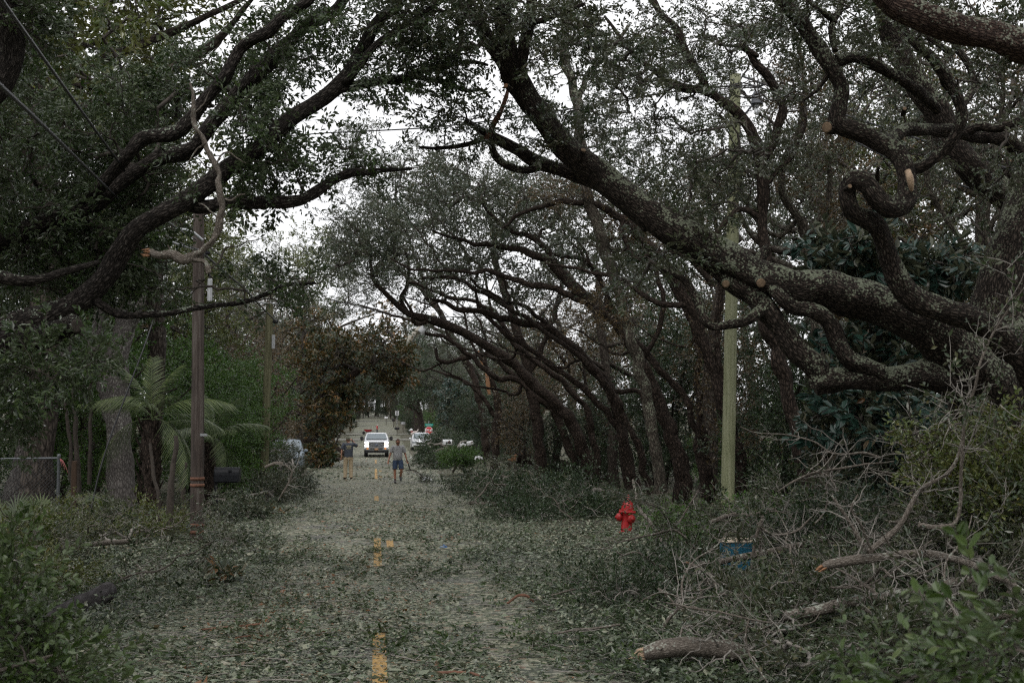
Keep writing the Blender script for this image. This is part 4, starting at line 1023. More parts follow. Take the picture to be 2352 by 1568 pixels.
# ---- grey trunks on the left verge
GREY = [
    ('stout pale grey forked trunk behind the palm on the left verge', [
        [(276, 1190, 30, 84), (280, 1120, 30, 62), (278, 1050, 30, 58), (272, 1000, 30, 58), (262, 940, 30, 62), (256, 890, 30, 66), (262, 850, 30, 62), (276, 800, 30, 46), (288, 740, 30, 42), (296, 690, 30, 38), (300, 620, 30, 34), (290, 520, 30, 28)],
        [(252, 900, 30, 42), (232, 850, 30, 34), (216, 810, 30, 30), (222, 760, 30, 26), (230, 700, 30, 22)],
        [(285, 770, 29.9, 30), (310, 730, 29.8, 22), (322, 690, 29.8, 17), (330, 640, 29.8, 12)]],
     [(260, 560, 30, 160, 80, 40), (180, 640, 31, 130, 80, 26), (340, 600, 30, 90, 70, 20)], 'leaf_dark'),
    ('pale lichen-spotted trunk leaning right behind the chain-link fence', [
        [(30, 1180, 31, 66), (52, 1080, 31, 56), (72, 1000, 31, 50), (98, 940, 31, 44), (122, 890, 31, 38), (140, 840, 31, 32), (148, 780, 31, 28), (140, 700, 31, 24), (120, 600, 31, 20)]],
     [(120, 600, 31, 150, 90, 36), (40, 700, 31, 100, 90, 22)], 'leaf_dark'),
]
for i, (lab, limbs, blobs, lm) in enumerate(GREY):
    t_ = tree_base('grey_trunk_tree', lab, 'tree')
    _nodes, _rad = [], []
    for k, rows in enumerate(limbs):
        RL(rows, 18 if k == 0 else 12, 90 + i * 9 + k, 'trunk' if k == 0 else 'limb', t_, M['bark_grey'], .02, .3, True, .04)
    mb = MB()
    foliate(np.random.default_rng(230 + i), mb, _nodes, _rad, [blobv(a, b_, d, rx, ry, n, 1.8) for a, b_, d, rx, ry, n in blobs], T_MID, per=5, tip=.008, rmax=.5, twigs=1)
    mb.build('crown', [M[lm], M['twig']], t_)['kind'] = 'stuff'

# ------------------------------------------------------------------ background wood: prototypes copied with shared meshes
def proto_tree(name, label, seed, H, trunk_r, lean, blobs, temps, per, leafm, barkm, bare=0.0, tip=.012, nlimb=4, size=1.0, crown_name='crown'):
    rng = np.random.default_rng(seed)
    t_ = thing(name, label, 'tree', (0, 0, 0))
    mb = MB(); nodes = []; rads = []
    top = np.array([lean[0], lean[1], H * .62])
    c = np.array([[0, 0, -.4, trunk_r * 1.5], [.02 * H * lean[0], 0, .5, trunk_r * 1.1], [lean[0] * .35, lean[1] * .35 + rng.normal(0, .2), H * .25, trunk_r * .95], [*(top[:2] * .75 + rng.normal(0, .2, 2)), H * .45, trunk_r * .75], [*top, trunk_r * .5]])
    q = crom(c, .35); tube(mb, q[:, :3], q[:, 3], 10, 0, rough=.3, ridges=.02, seed=seed)
    nodes += list(q[4:, :3]); rads += list(q[4:, 3])
    for k in range(nlimb):
        s = rng.uniform(.45, .95); b0 = q[int(s * (len(q) - 1))]
        a = rng.uniform(0, 6.28) if k else rng.uniform(-.5, .5) + math.atan2(lean[1], lean[0] + 1e-6)
        L = H * rng.uniform(.25, .42)
        e = b0[:3] + np.array([math.cos(a) * L * .8, math.sin(a) * L * .8, L * rng.uniform(.3, .75)])
        md = (b0[:3] + e) / 2 + rng.normal(0, .12 * L, 3)
        qq = crom(np.array([[*b0[:3], b0[3] * .65], [*md, b0[3] * .45], [*e, .03]]), .3)
        tube(mb, qq[:, :3], qq[:, 3], 7, 0, rough=.3, seed=seed + k)
        nodes += list(qq[2:, :3]); rads += list(qq[2:, 3])
    mb.build('trunk', barkm, t_)
    mb = MB()
    foliate(rng, mb, nodes, rads, blobs, temps, per=per, nseg=6, tip=tip, bare=bare, twigs=0, tw_r=.007, bend=.3, sides=4, size=size, prune=False)
    mb.build(crown_name, [M[leafm], M['twig']], t_)['kind'] = 'stuff'
    KIDS[t_.name] = kids(t_)
    return t_


B_ = lambda x, y, z, rx, ry, rz, n: ((x, y, z), (rx, ry, rz), n)
PROTO = {
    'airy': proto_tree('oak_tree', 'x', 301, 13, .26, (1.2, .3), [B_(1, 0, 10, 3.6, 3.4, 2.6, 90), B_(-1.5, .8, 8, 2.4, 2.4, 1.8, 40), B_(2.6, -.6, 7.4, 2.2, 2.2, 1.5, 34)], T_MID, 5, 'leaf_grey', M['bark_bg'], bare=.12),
    'dense': proto_tree('oak_tree', 'x', 302, 11, .30, (.5, -.4), [B_(.4, 0, 8, 3.6, 3.4, 3.0, 130), B_(-1.5, -1, 6, 2.6, 2.6, 2.0, 60), B_(1.8, 1, 5.4, 2.4, 2.4, 1.8, 50)], T_FAR, 6, 'leaf_dark', M['bark_bg']),
    'bare': proto_tree('oak_tree', 'x', 303, 14, .20, (-.8, .4), [B_(-.8, .4, 10.5, 3.2, 3.2, 3.2, 120), B_(.8, -.6, 7.5, 2.6, 2.6, 2.6, 70)], T_THIN, 3, 'leaf_brown', M['bark_bg'], bare=.35, tip=.011, nlimb=6),
    'yellow': proto_tree('water_oak_tree', 'x', 304, 15, .22, (.3, .2), [B_(.3, .2, 11.5, 2.8, 2.8, 3.2, 110), B_(.2, .4, 7.5, 2.4, 2.4, 2.2, 60)], T_FAR, 5, 'leaf_yellow', M['bark_bg'], bare=.1),
    'under': proto_tree('understory_tree', 'x', 305, 6.5, .09, (.7, .2), [B_(.4, .1, 4.2, 1.9, 1.9, 1.9, 80), B_(-.3, -.2, 2.2, 1.6, 1.6, 1.4, 50), B_(.2, .2, .9, 1.5, 1.5, .7, 26)], T_MID, 6, 'leaf_dark', M['bark_bg'], tip=.007, nlimb=5),
    'thicket': proto_tree('understory_tree', 'x', 306, 7.0, .08, (-.9, .3), [B_(-.5, .1, 4.8, 2.0, 2.0, 2.0, 90), B_(.1, -.2, 2.4, 1.7, 1.7, 1.6, 60)], T_THIN, 5, 'leaf_brown', M['bark_bg'], bare=.25, tip=.007, nlimb=6),
    'bright': proto_tree('leafy_shrub', 'x', 307, 5.0, .06, (.5, .2), [B_(.2, .1, 3.2, 1.7, 1.7, 1.6, 80), B_(-.2, -.2, 1.4, 1.6, 1.6, 1.0, 50)], T_MID, 6, 'leaf_bright', M['bark_bg'], tip=.006, nlimb=5),
}
_first = {k: True for k in PROTO}


def put(kind, x, y, rz, sc, label, group, cat=None, tilt=(0, 0)):
    loc = (x, y, float(gz(x, y)) - .05)
    if _first[kind]:
        o = PROTO[kind]; _first[kind] = False
        o.location = loc; o.rotation_euler = (tilt[0], tilt[1], rz); o.scale = (sc, sc, sc) if np.isscalar(sc) else sc
        o['label'] = label; o['group'] = group
    else:
        o = dup(PROTO[kind], loc, rz, sc, label, group, tilt)
    if cat: o['category'] = cat
    return o


_r = np.random.default_rng(401)
GL, GR, GF = 'trees of the left wood', 'trees of the right wood', 'trees closing the far end of the road'
ADJ = {'airy': 'tall airy grey-green oak', 'dense': 'dense dark evergreen oak', 'bare': 'thin half-bare brown-leaved tree', 'yellow': 'slim yellow-green tree', 'under': 'dark bushy understory tree', 'thicket': 'tangled brownish thicket tree', 'bright': 'bright green leafy shrub'}


def zone(x, y):
    if y > 130: return 'closing over the far end of the road'
    if x < 0:
        return 'behind the drooping palm on the left' if y < 41 else 'behind the slimmer yellowish pole' if y < 60 else 'beside the fallen magnolia' if y < 95 else 'on the left beyond the fallen magnolia'
    return 'close behind the mossy utility pole' if y < 33 else 'right behind the leaning oaks' if y < 52 else 'beyond the leaning oaks on the right' if y < 85 else 'on the right behind the white car'


def wood(lst, where, group, pre=''):
    for kind, x, y, sc in lst:
        g = group if y <= 130 else ('understory at the far end of the road' if pre else GF)
        put(kind, x, y, _r.uniform(0, 6.28), sc * _r.uniform(.92, 1.08), pre + ADJ[kind] + ' ' + zone(x, y), g)


left_wood = [('yellow', -13, 37, 1.05), ('yellow', -9.5, 44, 1.1), ('airy', -15, 46, 1.1), ('dense', -11, 54, 1.0), ('yellow', -8, 62, 1.05), ('bare', -12, 66, 1.0), ('airy', -9, 76, 1.05), ('dense', -14, 34, .9), ('yellow', -18, 42, 1.2),
             ('bare', -20, 38, 1.0), ('yellow', -17, 60, 1.2), ('dense', -16, 72, 1.0), ('bare', -6.5, 84, 1.0), ('airy', -8, 92, 1.15), ('yellow', -5.8, 98, 1.2), ('dense', -8, 104, 1.0), ('yellow', -12, 112, 1.2), ('airy', -5.6, 116, 1.3), ('dense', -9, 126, 1.0), ('airy', -8, 140, 1.2), ('airy', -22, 52, 1.3), ('yellow', -24, 64, 1.3), ('dense', -24, 84, 1.2), ('airy', -20, 104, 1.3), ('dense', -18, 130, 1.2), ('airy', -12, 84, 1.3), ('bare', -7, 72, .9), ('yellow', -16, 50, 1.3), ('yellow', -22, 44, 1.3)]
left_wood += [('yellow', -7.2, 29, 1.35), ('yellow', -9.6, 31, 1.5), ('yellow', -11.5, 29, 1.4), ('yellow', -6.2, 36, 1.25)]
wood(left_wood, '', GL)
right_wood = [('airy', 11, 30, 1.05), ('bare', 13.5, 27, 1.0), ('bare', 16, 31, 1.1), ('airy', 17, 25, 1.1), ('bare', 20, 29, 1.1), ('airy', 9.5, 37, 1.0), ('bare', 13, 38, 1.1), ('airy', 17, 40, 1.2), ('bare', 21, 36, 1.1), ('dense', 24, 42, 1.1), ('bare', 9, 47, 1.0), ('airy', 13, 50, 1.1), ('bare', 18, 50, 1.1), ('bare', 24, 33, 1.2),
              ('airy', 10, 62, 1.0), ('dense', 14, 64, 1.0), ('bare', 8.5, 72, .95), ('dense', 10.5, 84, .9), ('airy', 8, 94, .9), ('dense', 12, 104, 1.0), ('airy', 20, 66, 1.2), ('bare', 28, 48, 1.2), ('airy', 30, 60, 1.3), ('yellow', 22, 56, 1.0), ('yellow', 15, 34, .9), ('airy', 7.5, 118, .9), ('dense', 10, 132, .9), ('airy', 30, 38, 1.2), ('yellow', 27, 28, 1.1), ('yellow', 19, 22, 1.0)]
wood(right_wood, '', GR)
far_wood = [('dense', -7, 165, .9), ('airy', -6.5, 190, 1.1), ('dense', -8, 215, 1.0), ('airy', -6, 245, 1.2), ('dense', -7, 275, 1.2), ('airy', 7, 150, 1.0), ('dense', 8, 185, 1.0), ('airy', 6.5, 215, 1.1), ('dense', 7, 250, 1.2), ('airy', 5, 285, 1.3), ('dense', -2, 300, 1.3), ('airy', 3, 310, 1.3), ('dense', 10, 300, 1.3), ('dense', -12, 290, 1.3), ('bare', -14, 180, 1.1), ('airy', 13, 200, 1.2), ('dense', 18, 160, 1.3), ('dense', -16, 240, 1.3), ('dense', 15, 270, 1.3), ('airy', -3, 340, 1.5), ('dense', 1, 350, 1.6), ('dense', -18, 330, 1.6), ('dense', 22, 330, 1.6), ('dense', -26, 300, 1.6), ('dense', 32, 300, 1.7), ('dense', -32, 200, 1.5), ('dense', 34, 200, 1.5)]
far_wood += [('dense', 5.0, 136, 1.15), ('airy', -5.0, 150, 1.2), ('dense', 5.4, 176, 1.3), ('dense', -5.4, 178, 1.3), ('airy', 5.0, 198, 1.3), ('dense', -5.2, 206, 1.3), ('dense', 4.8, 228, 1.4), ('dense', -4.8, 236, 1.4), ('dense', 4.2, 262, 1.4), ('dense', -3.8, 266, 1.4), ('dense', 5.2, 158, 1.4), ('airy', -5.5, 156, 1.1)]
wood(far_wood, '', GF)
far_under = [('under', -14, 262, 1.5), ('under', -9, 270, 1.5), ('thicket', -5, 275, 1.4), ('under', -1.5, 278, 1.4), ('under', 2.5, 276, 1.5), ('under', 6, 266, 1.5), ('thicket', 10, 262, 1.5), ('under', 14, 258, 1.6), ('under', -20, 255, 1.7), ('under', 20, 250, 1.7), ('under', -10, 200, 1.2), ('under', -13, 222, 1.4), ('under', 9, 196, 1.2), ('under', 11, 225, 1.4), ('under', -9, 150, 1.1), ('thicket', -12, 176, 1.3), ('under', 8.5, 140, 1.0), ('under', 10.5, 165, 1.2), ('under', 7.4, 158, .8), ('under', -26, 230, 1.9), ('under', 28, 230, 1.9), ('under', 6, 180, .6), ('under', -6, 176, .6)]
far_under += [('under', 4.6, 172, .55), ('thicket', 5.4, 182, .7), ('under', -4.8, 185, .6), ('under', 5.4, 215, .9), ('bright', 5.2, 225, .8), ('under', -5.6, 212, .8), ('bright', -4.9, 232, .8), ('under', 4.4, 246, .8), ('under', -4.2, 250, .9), ('thicket', 3.2, 262, 1.1), ('thicket', -2.6, 266, 1.2), ('under', .5, 285, 1.6), ('under', 3.5, 290, 1.7), ('under', -3.5, 290, 1.7), ('dense', 0, 295, 1.0), ('dense', 4, 300, 1.0), ('dense', -4, 300, 1.0), ('under', 5.2, 205, .7), ('under', 5.6, 232, .9), ('under', -5.2, 225, .9), ('under', 5.0, 190, .5), ('under', -4.9, 200, .6), ('bright', 6.2, 148, .8), ('bright', -5.6, 146, .8)]
wood(far_under, '', 'understory at the far end of the road', 'low ')
under_r = [('under', 8.5, 49, .65), ('under', 10.6, 48, .7), ('thicket', 12.2, 44, .8), ('under', 7.2, 53, .6), ('bright', 11.2, 41, .55), ('under', 9.6, 55, .8), ('under', 12.5, 52, .9), ('under', 13.8, 40, .8), ('thicket', 6.8, 62, .7), ('under', 9.2, 28.5, .8), ('under', 11, 27, .85), ('thicket', 9, 31, .9), ('under', 12.5, 24, .8), ('thicket', 12, 29, 1.0), ('thicket', 6.4, 57, .8), ('under', 7, 64, .9), ('under', 7.4, 70, .8), ('under', 6.6, 77, .8), ('thicket', 14, 33, 1.1), ('under', 15.5, 27, 1.0), ('thicket', 16, 22, .9), ('under', 8, 86, .9), ('under', 18, 24, 1.0), ('under', 6.6, 99, .7), ('under', 10, 44, 1.1), ('thicket', 11, 56, 1.2), ('thicket', 9.5, 52, 1.2), ('thicket', 8, 58, 1.2), ('under', 13, 46, 1.2), ('under', 16, 36, 1.2), ('under', 20, 32, 1.2), ('bright', 12, 36, .8)]
wood(under_r, '', 'understory along the right verge', 'low ')
under_l = [('bright', -4.3, 37.5, .7), ('bright', -4.0, 40, .8), ('bright', -4.9, 42, .9), ('bright', -6.2, 44, 1.2), ('bright', -5.0, 49, 1.1), ('bright', -7.2, 38, 1.0), ('bright', -8.2, 35, 1.1), ('under', -11, 33, .9), ('thicket', -12.5, 36, 1.0), ('under', -15, 33, 1.0), ('bright', -9.6, 40, 1.2), ('thicket', -4.6, 56, .9), ('under', -7, 52, 1.0), ('thicket', -5.2, 62, 1.0), ('under', -8, 60, 1.1), ('under', -13, 42, 1.1), ('thicket', -10, 48, 1.2), ('under', -17, 37, 1.1), ('thicket', -6, 70, 1.1), ('under', -6.5, 90, 1.0), ('under', -6, 110, .9), ('under', -10, 70, 1.1), ('yellow', -7, 52, .75)]
wood(under_l, '', 'understory along the left verge', 'low ')

# unseen trees of the same wood, added around the camera to block skylight
side_shade_wood = [('dense', -9, 4, 1.2), ('airy', -12, 14, 1.3), ('dense', -8, -6, 1.3), ('airy', -14, -14, 1.4), ('dense', -7, -18, 1.2), ('dense', -17, 6, 1.4), ('airy', 8, -4, 1.3), ('dense', 10, 4, 1.2), ('airy', 14, 12, 1.4), ('dense', 7.5, -14, 1.3), ('dense', 15, -10, 1.4), ('airy', 3, -24, 1.4), ('dense', -3, -30, 1.5), ('dense', 12, -26, 1.5), ('dense', -14, -30, 1.5), ('airy', 20, 6, 1.4)]
for kind, x, y, sc in side_shade_wood:
    put(kind, x, y, _r.uniform(0, 6.28), sc, ADJ[kind] + ' of the unseen wood around the camera, added to block skylight', 'unseen trees added to block skylight')
# ------------------------------------------------------------------ utility poles and cables
M['pole_brown'] = pole_mat('weathered brown pole wood', (.014, .010, .008), (.055, .040, .032), (.13, .115, .10))
M['pole_green'] = pole_mat('algae-green pole wood', (.13, .145, .07), (.235, .245, .14), (.33, .335, .225))
M['pole_pale'] = plain('pale pole wood', (.36, .34, .29), .8, noise=.2, scale=6)
M['rust'] = plain('rusted steel band', (.14, .062, .036), .8, noise=.4, scale=20)
M['galv'] = plain('galvanised steel', (.38, .39, .40), .45, metal=.6, noise=.15)
M['pvc'] = plain('grey plastic cover', (.42, .43, .44), .55, noise=.1)
M['rubber'] = plain('black cable sheath', (.018, .018, .02), .5, noise=.3)
M['lash'] = plain('steel lashing wire', (.4, .4, .42), .4, metal=.7)
M['white'] = plain('white painted sheet', (.72, .73, .74), .45, noise=.06, scale=5, dirt=(.45, .44, .40))
M['black'] = plain('black paint', (.010, .011, .014), .5, noise=.3, spec=.25)
M['grey_dark'] = plain('dark grey lamp housing', (.10, .105, .12), .5, noise=.15)


def zpole(name, label, x, y, h, r0, r1, mat, lean=(0, 0), group='utility poles'):
    z = float(gz(x, y))
    t_ = thing(name, label, 'utility pole', (x, y, z), 0, group)
    mb = MB(); n = 40; s = np.linspace(-.4, h, n)
    tube(mb, np.stack([lean[0] * s / h, lean[1] * s / h, s], 1), np.linspace(r0, r1, n), 18, 0, rough=.05, ridges=.004, seed=3)
    mb.build('shaft', mat, t_)
    return t_


def band(t_, x, y, z, r, h, mat, name='band'):
    mb = MB(); lathe(mb, [(r, z - h / 2), (r + .006, z - h / 2), (r + .006, z + h / 2), (r, z + h / 2)], (x, y, 0), sides=20); return mb.build(name, mat, t_)


# brown pole on the left verge
pb = on_ground(457, 23.6)
tp = P(452, 470, 23.6)
hp = tp[2] - pb[2]
lx = tp[0] - pb[0]
t_ = zpole('utility_pole', 'dark brown pole with rusty bands on the left verge, broken branch hung at its top', pb[0], pb[1], hp, .128, .10, M['pole_brown'], (lx, 0))
zz = lambda vy: (2.05 - (vy - 985) * 23.6 / FV) - pb[2]
for vy in (1098, 1113, 1203, 1219):
    band(t_, lx * zz(vy) / hp, 0, zz(vy), .126, .055, M['rust'])
mb = MB(); box(mb, (.10, -.10, zz(998)), (.13, .012, .045)); mb.build('number_tag', M['galv'], t_)
mb = MB(); box(mb, (.165, -.06, zz(665)), (.085, .06, .43), bevel=.015); box(mb, (.165, -.095, zz(665)), (.03, .012, .42), bevel=.004); mb.build('riser_cover', M['pvc'], t_)
mb = MB(); tube(mb, [(.1, -.1, zz(600)), (.15, -.1, zz(618)), (.165, -.07, zz(640))], .014, 8); mb.build('riser_cable', M['rubber'], t_)
mb = MB(); box(mb, (.06, -.13, zz(572)), (.10, .08, .10), bevel=.02); box(mb, (.12, -.14, zz(580)), (.10, .05, .07), bevel=.02); mb.build('cable_clamp', M['black'], t_)

# yellowish pole further on, left
pb2 = on_ground(607, 39)
M['pole_olive'] = pole_mat('dull olive pole wood', (.06, .06, .03), (.13, .125, .065), (.21, .20, .12))
t2 = zpole('utility_pole', 'slimmer yellowish pole among the green shrubs, beyond the brown banded pole', pb2[0], pb2[1], P(618, 695, 39)[2] - pb2[2], .135, .11, M['pole_olive'], (P(618, 695, 39)[0] - pb2[0], 0))
z2 = lambda vy: (2.05 - (vy - 985) * 39 / FV) - pb2[2]
mb = MB(); box(mb, (.25, -.12, z2(785)), (.10, .06, .42), bevel=.012); mb.build('riser_cover', M['pvc'], t2)
mb = MB(); tube(mb, [(.0, -.05, z2(696)), (.5, -.1, z2(697))], .02, 6); tube(mb, [(-.55, -.1, z2(690)), (0, -.05, z2(696))], .02, 6); mb.build('tie_wire', M['galv'], t2)
mb = MB(); box(mb, (.30, -.08, z2(738)), (.16, .12, .12), bevel=.03); mb.build('cable_clamp', M['black'], t2)

# mossy green pole on the right
pr = on_ground(1668, 27.0); tr = P(1706, 155, 27.0); hr = tr[2] - pr[2]; lx = tr[0] - pr[0]
t3 = zpole('utility_pole', 'mossy green pole on the right carrying a lamp numbered 10', pr[0], pr[1], hr, .145, .115, M['pole_green'], (lx, 0))
z3 = lambda vy: (2.05 - (vy - 985) * 27 / FV) - pr[2]
X3 = lambda vx: (P(vx, 985, 27)[0] - pr[0])
lmp = thing('street_lamp', 'grey lamp with a clear bulb and the number 10, on the mossy green pole', 'street lamp', (pr[0], pr[1], pr[2]))
ya = -.35
mb = MB(); tube(mb, crom(np.array([(X3(1706), -.12, z3(262), .02), (X3(1713), -.25, z3(258), .02), (X3(1722), ya, z3(246), .02), (X3(1731), ya, z3(236), .02)]), .05)[:, :3], .022, 8); mb.build('arm', M['grey_dark'], lmp)
mb = MB(); box(mb, (X3(1707), -.15, z3(259)), (.12, .10, .10), bevel=.02); mb.build('bracket', M['grey_dark'], lmp)
cx = X3(1739)
mb = MB(); lathe(mb, [(.0, z3(206)), (.06, z3(206.5)), (.075, z3(210)), (.078, z3(211)), (.105, z3(214)), (.11, z3(222)), (.125, z3(234)), (.13, z3(236)), (.10, z3(236))], (cx, ya, 0), sides=20); mb.build('housing', M['grey_dark'], lmp)
mb = MB(); lathe(mb, [(.05, z3(236)), (.055, z3(240)), (.045, z3(243))], (cx, ya, 0), sides=14); mb.build('socket', M['pvc'], lmp)
glass = plain('clear bulb glass', (.8, .82, .84), .08, noise=.02); glass.node_tree.nodes['Principled BSDF'].inputs['Transmission Weight'].default_value = .75
mb = MB(); lathe(mb, [(.03, z3(243)), (.05, z3(247)), (.058, z3(252)), (.05, z3(257)), (.035, z3(261)), (.0, z3(262))], (cx, ya, 0), sides=16); mb.build('bulb', glass, lmp)
mb = MB(); box(mb, (cx - .005, ya - .117, z3(221)), (.105, .012, .115)); pl = mb.build('number_plate', M['white'], lmp)


def text(s, name, parent, loc, size, mat, rot=(math.pi / 2, 0, 0), bold=.0, sx=1.0, ext=.001):
    c = bpy.data.curves.new(name, 'FONT'); c.body = s; c.size = size; c.align_x = 'CENTER'; c.align_y = 'CENTER'; c.extrude = ext; c.offset = bold
    o = bpy.data.objects.new(name, c); COL.objects.link(o); o.location = loc; o.rotation_euler = rot; o.scale = (sx, 1, 1); o.parent = parent
    c.materials.append(mat)
    me = bpy.data.meshes.new_from_object(o.evaluated_get(bpy.context.evaluated_depsgraph_get()))
    q = bpy.data.objects.new(name, me); COL.objects.link(q); q.location, q.rotation_euler, q.scale = o.location, o.rotation_euler, o.scale; q.parent = parent
    if not me.materials: me.materials.append(mat)
    bpy.data.objects.remove(o); return q


text('10', 'digits', lmp, (cx - .005, ya - .126, z3(221)), .125, M['black'], bold=.004, sx=.85)


def cable(name, label, rows, r, mat, group='overhead cables', sides=6, rings=0):
    c = np.array([P(x, y, d) for x, y, d in rows]); q = crom(c, .25)
    mb = MB()
    if rings:
        t_ = thing(name, label, 'cable', (0, 0, 0), 0, group)
        tube(mb, q, r, sides); mb.build('sheath', mat, t_)
        m2 = MB(); tube(m2, q + np.array([0, 0, r * 1.15]), r * .5, 5); m2.build('messenger_wire', mat, t_)
        m3 = MB()
        for i in range(2, len(q) - 2, rings):
            p = q[i]; d = norm(q[i + 1] - q[i]); a = norm(np.cross(d, [0, 0, 1.0])); b = np.cross(d, a)
            th = np.linspace(0, 5.4, 8)[:, None]
            tube(m3, p + (a * np.cos(th) + b * np.sin(th)) * r * 1.12 + d * th * .012 + np.array([0, 0, r * .3]), .0022, 4, cap=False)
        m3.build('lashing', M['lash'], t_)['kind'] = 'stuff'
        return t_
    tube(mb, q, r, sides); o = mb.build(name, mat); return tag(o, label, 'cable', group)


cable('overhead_cable', 'thick black lashed cable falling from the top left corner, the upper of the pair', [(-90, -140, 6.2), (-20, -40, 7.0), (13, 13, 7.5), (113, 153, 9.2), (207, 283, 11.4), (267, 365, 13.6), (340, 462, 17.5), (400, 520, 21), (452, 552, 23.45)], .011, M['rubber'], rings=3)
cable('overhead_cable', 'thick black lashed cable entering at the left edge, the lower of the pair', [(-90, 110, 6.5), (0, 197, 7.6), (100, 290, 9.4), (213, 400, 12.4), (323, 505, 17.5), (400, 552, 21), (455, 574, 23.45)], .012, M['rubber'], rings=3)
cable('overhead_cable', 'black cable from the brown pole down to the slimmer yellowish pole', [(470, 585, 23.5), (520, 628, 27), (560, 662, 30.5), (600, 704, 35), (634, 738, 38.9)], .022, M['rubber'])
cable('overhead_cable', 'thin wire close above the cable that leaves the brown pole', [(470, 560, 23.5), (540, 612, 29), (600, 660, 35), (700, 700, 48), (800, 708, 60)], .012, M['rubber'])
cable('guy_wire', 'black wire slanting down in front of the forked grey trunk', [(352, 735, 25.8), (330, 800, 25.5), (290, 905, 25.2), (255, 1000, 25), (228, 1085, 24.8), (205, 1190, 24.6)], .017, M['rubber'])
cable('overhead_cable', 'black service cable crossing high over the road to the mossy pole', [(560, 322, 44), (680, 311, 42), (760, 305, 40), (850, 301, 38), (1000, 292, 36), (1200, 268, 33), (1400, 235, 30), (1568, 208, 28), (1702, 196, 26.8)], .02, M['rubber'])
cable('overhead_cable', 'pair of dark wires leaving the mossy pole down to the right, upper one', [(1706, 176, 26.8), (1740, 188, 26.5), (1788, 206, 26), (1900, 250, 24.5), (2050, 300, 22.8), (2220, 355, 21), (2400, 418, 19)], .02, M['rubber'])
cable('overhead_cable', 'pair of dark wires leaving the mossy pole down to the right, lower one', [(1706, 190, 26.95), (1760, 206, 27.0), (1820, 232, 26.4), (1890, 272, 24.5), (1960, 322, 23.5), (2060, 372, 22.6), (2220, 430, 21), (2400, 490, 19)], .016, M['rubber'])
cable('overhead_cable', 'sagging black wire across the road in front of the leaning oaks', [(690, 660, 62), (784, 694, 58), (900, 719, 54), (1017, 727, 49), (1120, 724, 45), (1230, 707, 40), (1334, 678, 36), (1450, 636, 33), (1600, 570, 30), (1700, 520, 27)], .014, M['rubber'])
for i, (a, b_) in enumerate((((1690, 206), (1640, 196)), ((1688, 216), (1645, 208)))):
    cable('drop_loop', 'black loop of slack cable beside the lamp on the mossy pole', [(a[0] + 14, a[1] - 16, 26.6), (a[0] - 15, a[1] - 9, 26.5), (1672, 200, 26.4), (1700, 196 + i * 4, 26.4), (1735, 199 + i * 3, 26.4), (1768, 190, 26.5)], .014, M['rubber'], 'slack loops on the mossy pole')
cable('tie_wire', 'bundle of bright steel tie wires above the broken hung branch, on the brown pole', [(405, 527, 23.2), (425, 528, 23.2), (445, 535, 23.3), (465, 552, 23.4)], .03, M['galv'])
cable('tie_wire', 'bright steel wrap along the lower cable where it reaches the brown pole', [(362, 543, 22.9), (395, 556, 23.1), (430, 568, 23.3), (455, 574, 23.4)], .022, M['galv'])

# snapped pole leaning far down the road, with its transformer
a, b_ = P(920, 800, 92), P(1000, 722, 92)
t4 = thing('broken_utility_pole', 'snapped pale pole hanging aslant far down the road with its grey transformer', 'utility pole', (0, 0, 0), 0, 'utility poles')
mb = MB(); tube(mb, [a, (a + b_) / 2, b_], [.26, .24, .2], 14); mb.build('shaft', M['pole_pale'], t4)
mb = MB(); c = P(977, 752, 91.6); ax = norm(b_ - a); R3 = np.array(Vector(ax).to_track_quat('Z', 'Y').to_matrix())
for (r, h) in (): pass
lathe(mb, [(0, -.5), (.24, -.5), (.26, -.45), (.26, .45), (.22, .52), (0, .52)], c, sides=16, rot=R3); mb.build('transformer', M['pvc'], t4)
mb = MB(); box(mb, P(968, 733, 91.5), (1.1, .12, .12), rot=R3, bevel=.01); mb.build('crossarm', plain('grey crossarm wood', (.2, .17, .15), .85), t4)
mb = MB(); tube(mb, [P(968, 752, 91.5), P(955, 770, 91.5), P(945, 790, 91.5)], .03, 6); tube(mb, [P(970, 752, 91.5), P(962, 780, 91.5), P(958, 795, 91.5)], .03, 6); mb.build('loose_wire', M['rubber'], t4)

# ------------------------------------------------------------------ broken branch caught in the cables
hb = thing('broken_branch', 'pale broken branch with a raw splintered end, caught upside down before the brown pole', 'branch', (0, 0, 0))
def HB(rows, mat, name, parent=hb, sides=12, rough=.2):
    p, r = trace(rows, .03, wob=.012); mb = MB(); p = p + (np.stack([vnoise(np.arange(len(p)) / 4.5, np.full(len(p), 3.7 + k + len(p)), 17) for k in range(3)], 1) - .5) * .05; tube(mb, p, r * .86, sides, 0, rough=rough + .3, ridges=.008); return mb.build(name, mat, parent)
HB([(338, 580, 13.2, 20), (370, 586, 13.2, 21), (410, 590, 13.2, 22), (440, 591, 13.2, 25), (462, 580, 13.2, 22), (485, 555, 13.2, 19), (502, 520, 13.2, 19), (508, 480, 13.2, 17), (512, 445, 13.2, 16), (505, 415, 13.2, 14), (490, 375, 13.2, 14), (475, 340, 13.2, 13), (462, 310, 13.2, 13), (446, 280, 13.2, 12), (443, 245, 13.2, 10), (444, 215, 13.2, 8), (440, 192, 13.2, 5)], M['fallen_bark'], 'stem')
HB([(444, 594, 13.2, 13), (460, 600, 13.2, 12), (475, 608, 13.2, 12), (484, 624, 13.2, 13)], M['fallen_bark'], 'side_stub')
HB([(488, 620, 13.2, 5), (505, 600, 13.2, 4), (522, 570, 13.2, 4), (560, 560, 13.2, 3), (600, 550, 13.2, 2)], M['twig'], 'twig', sides=6)
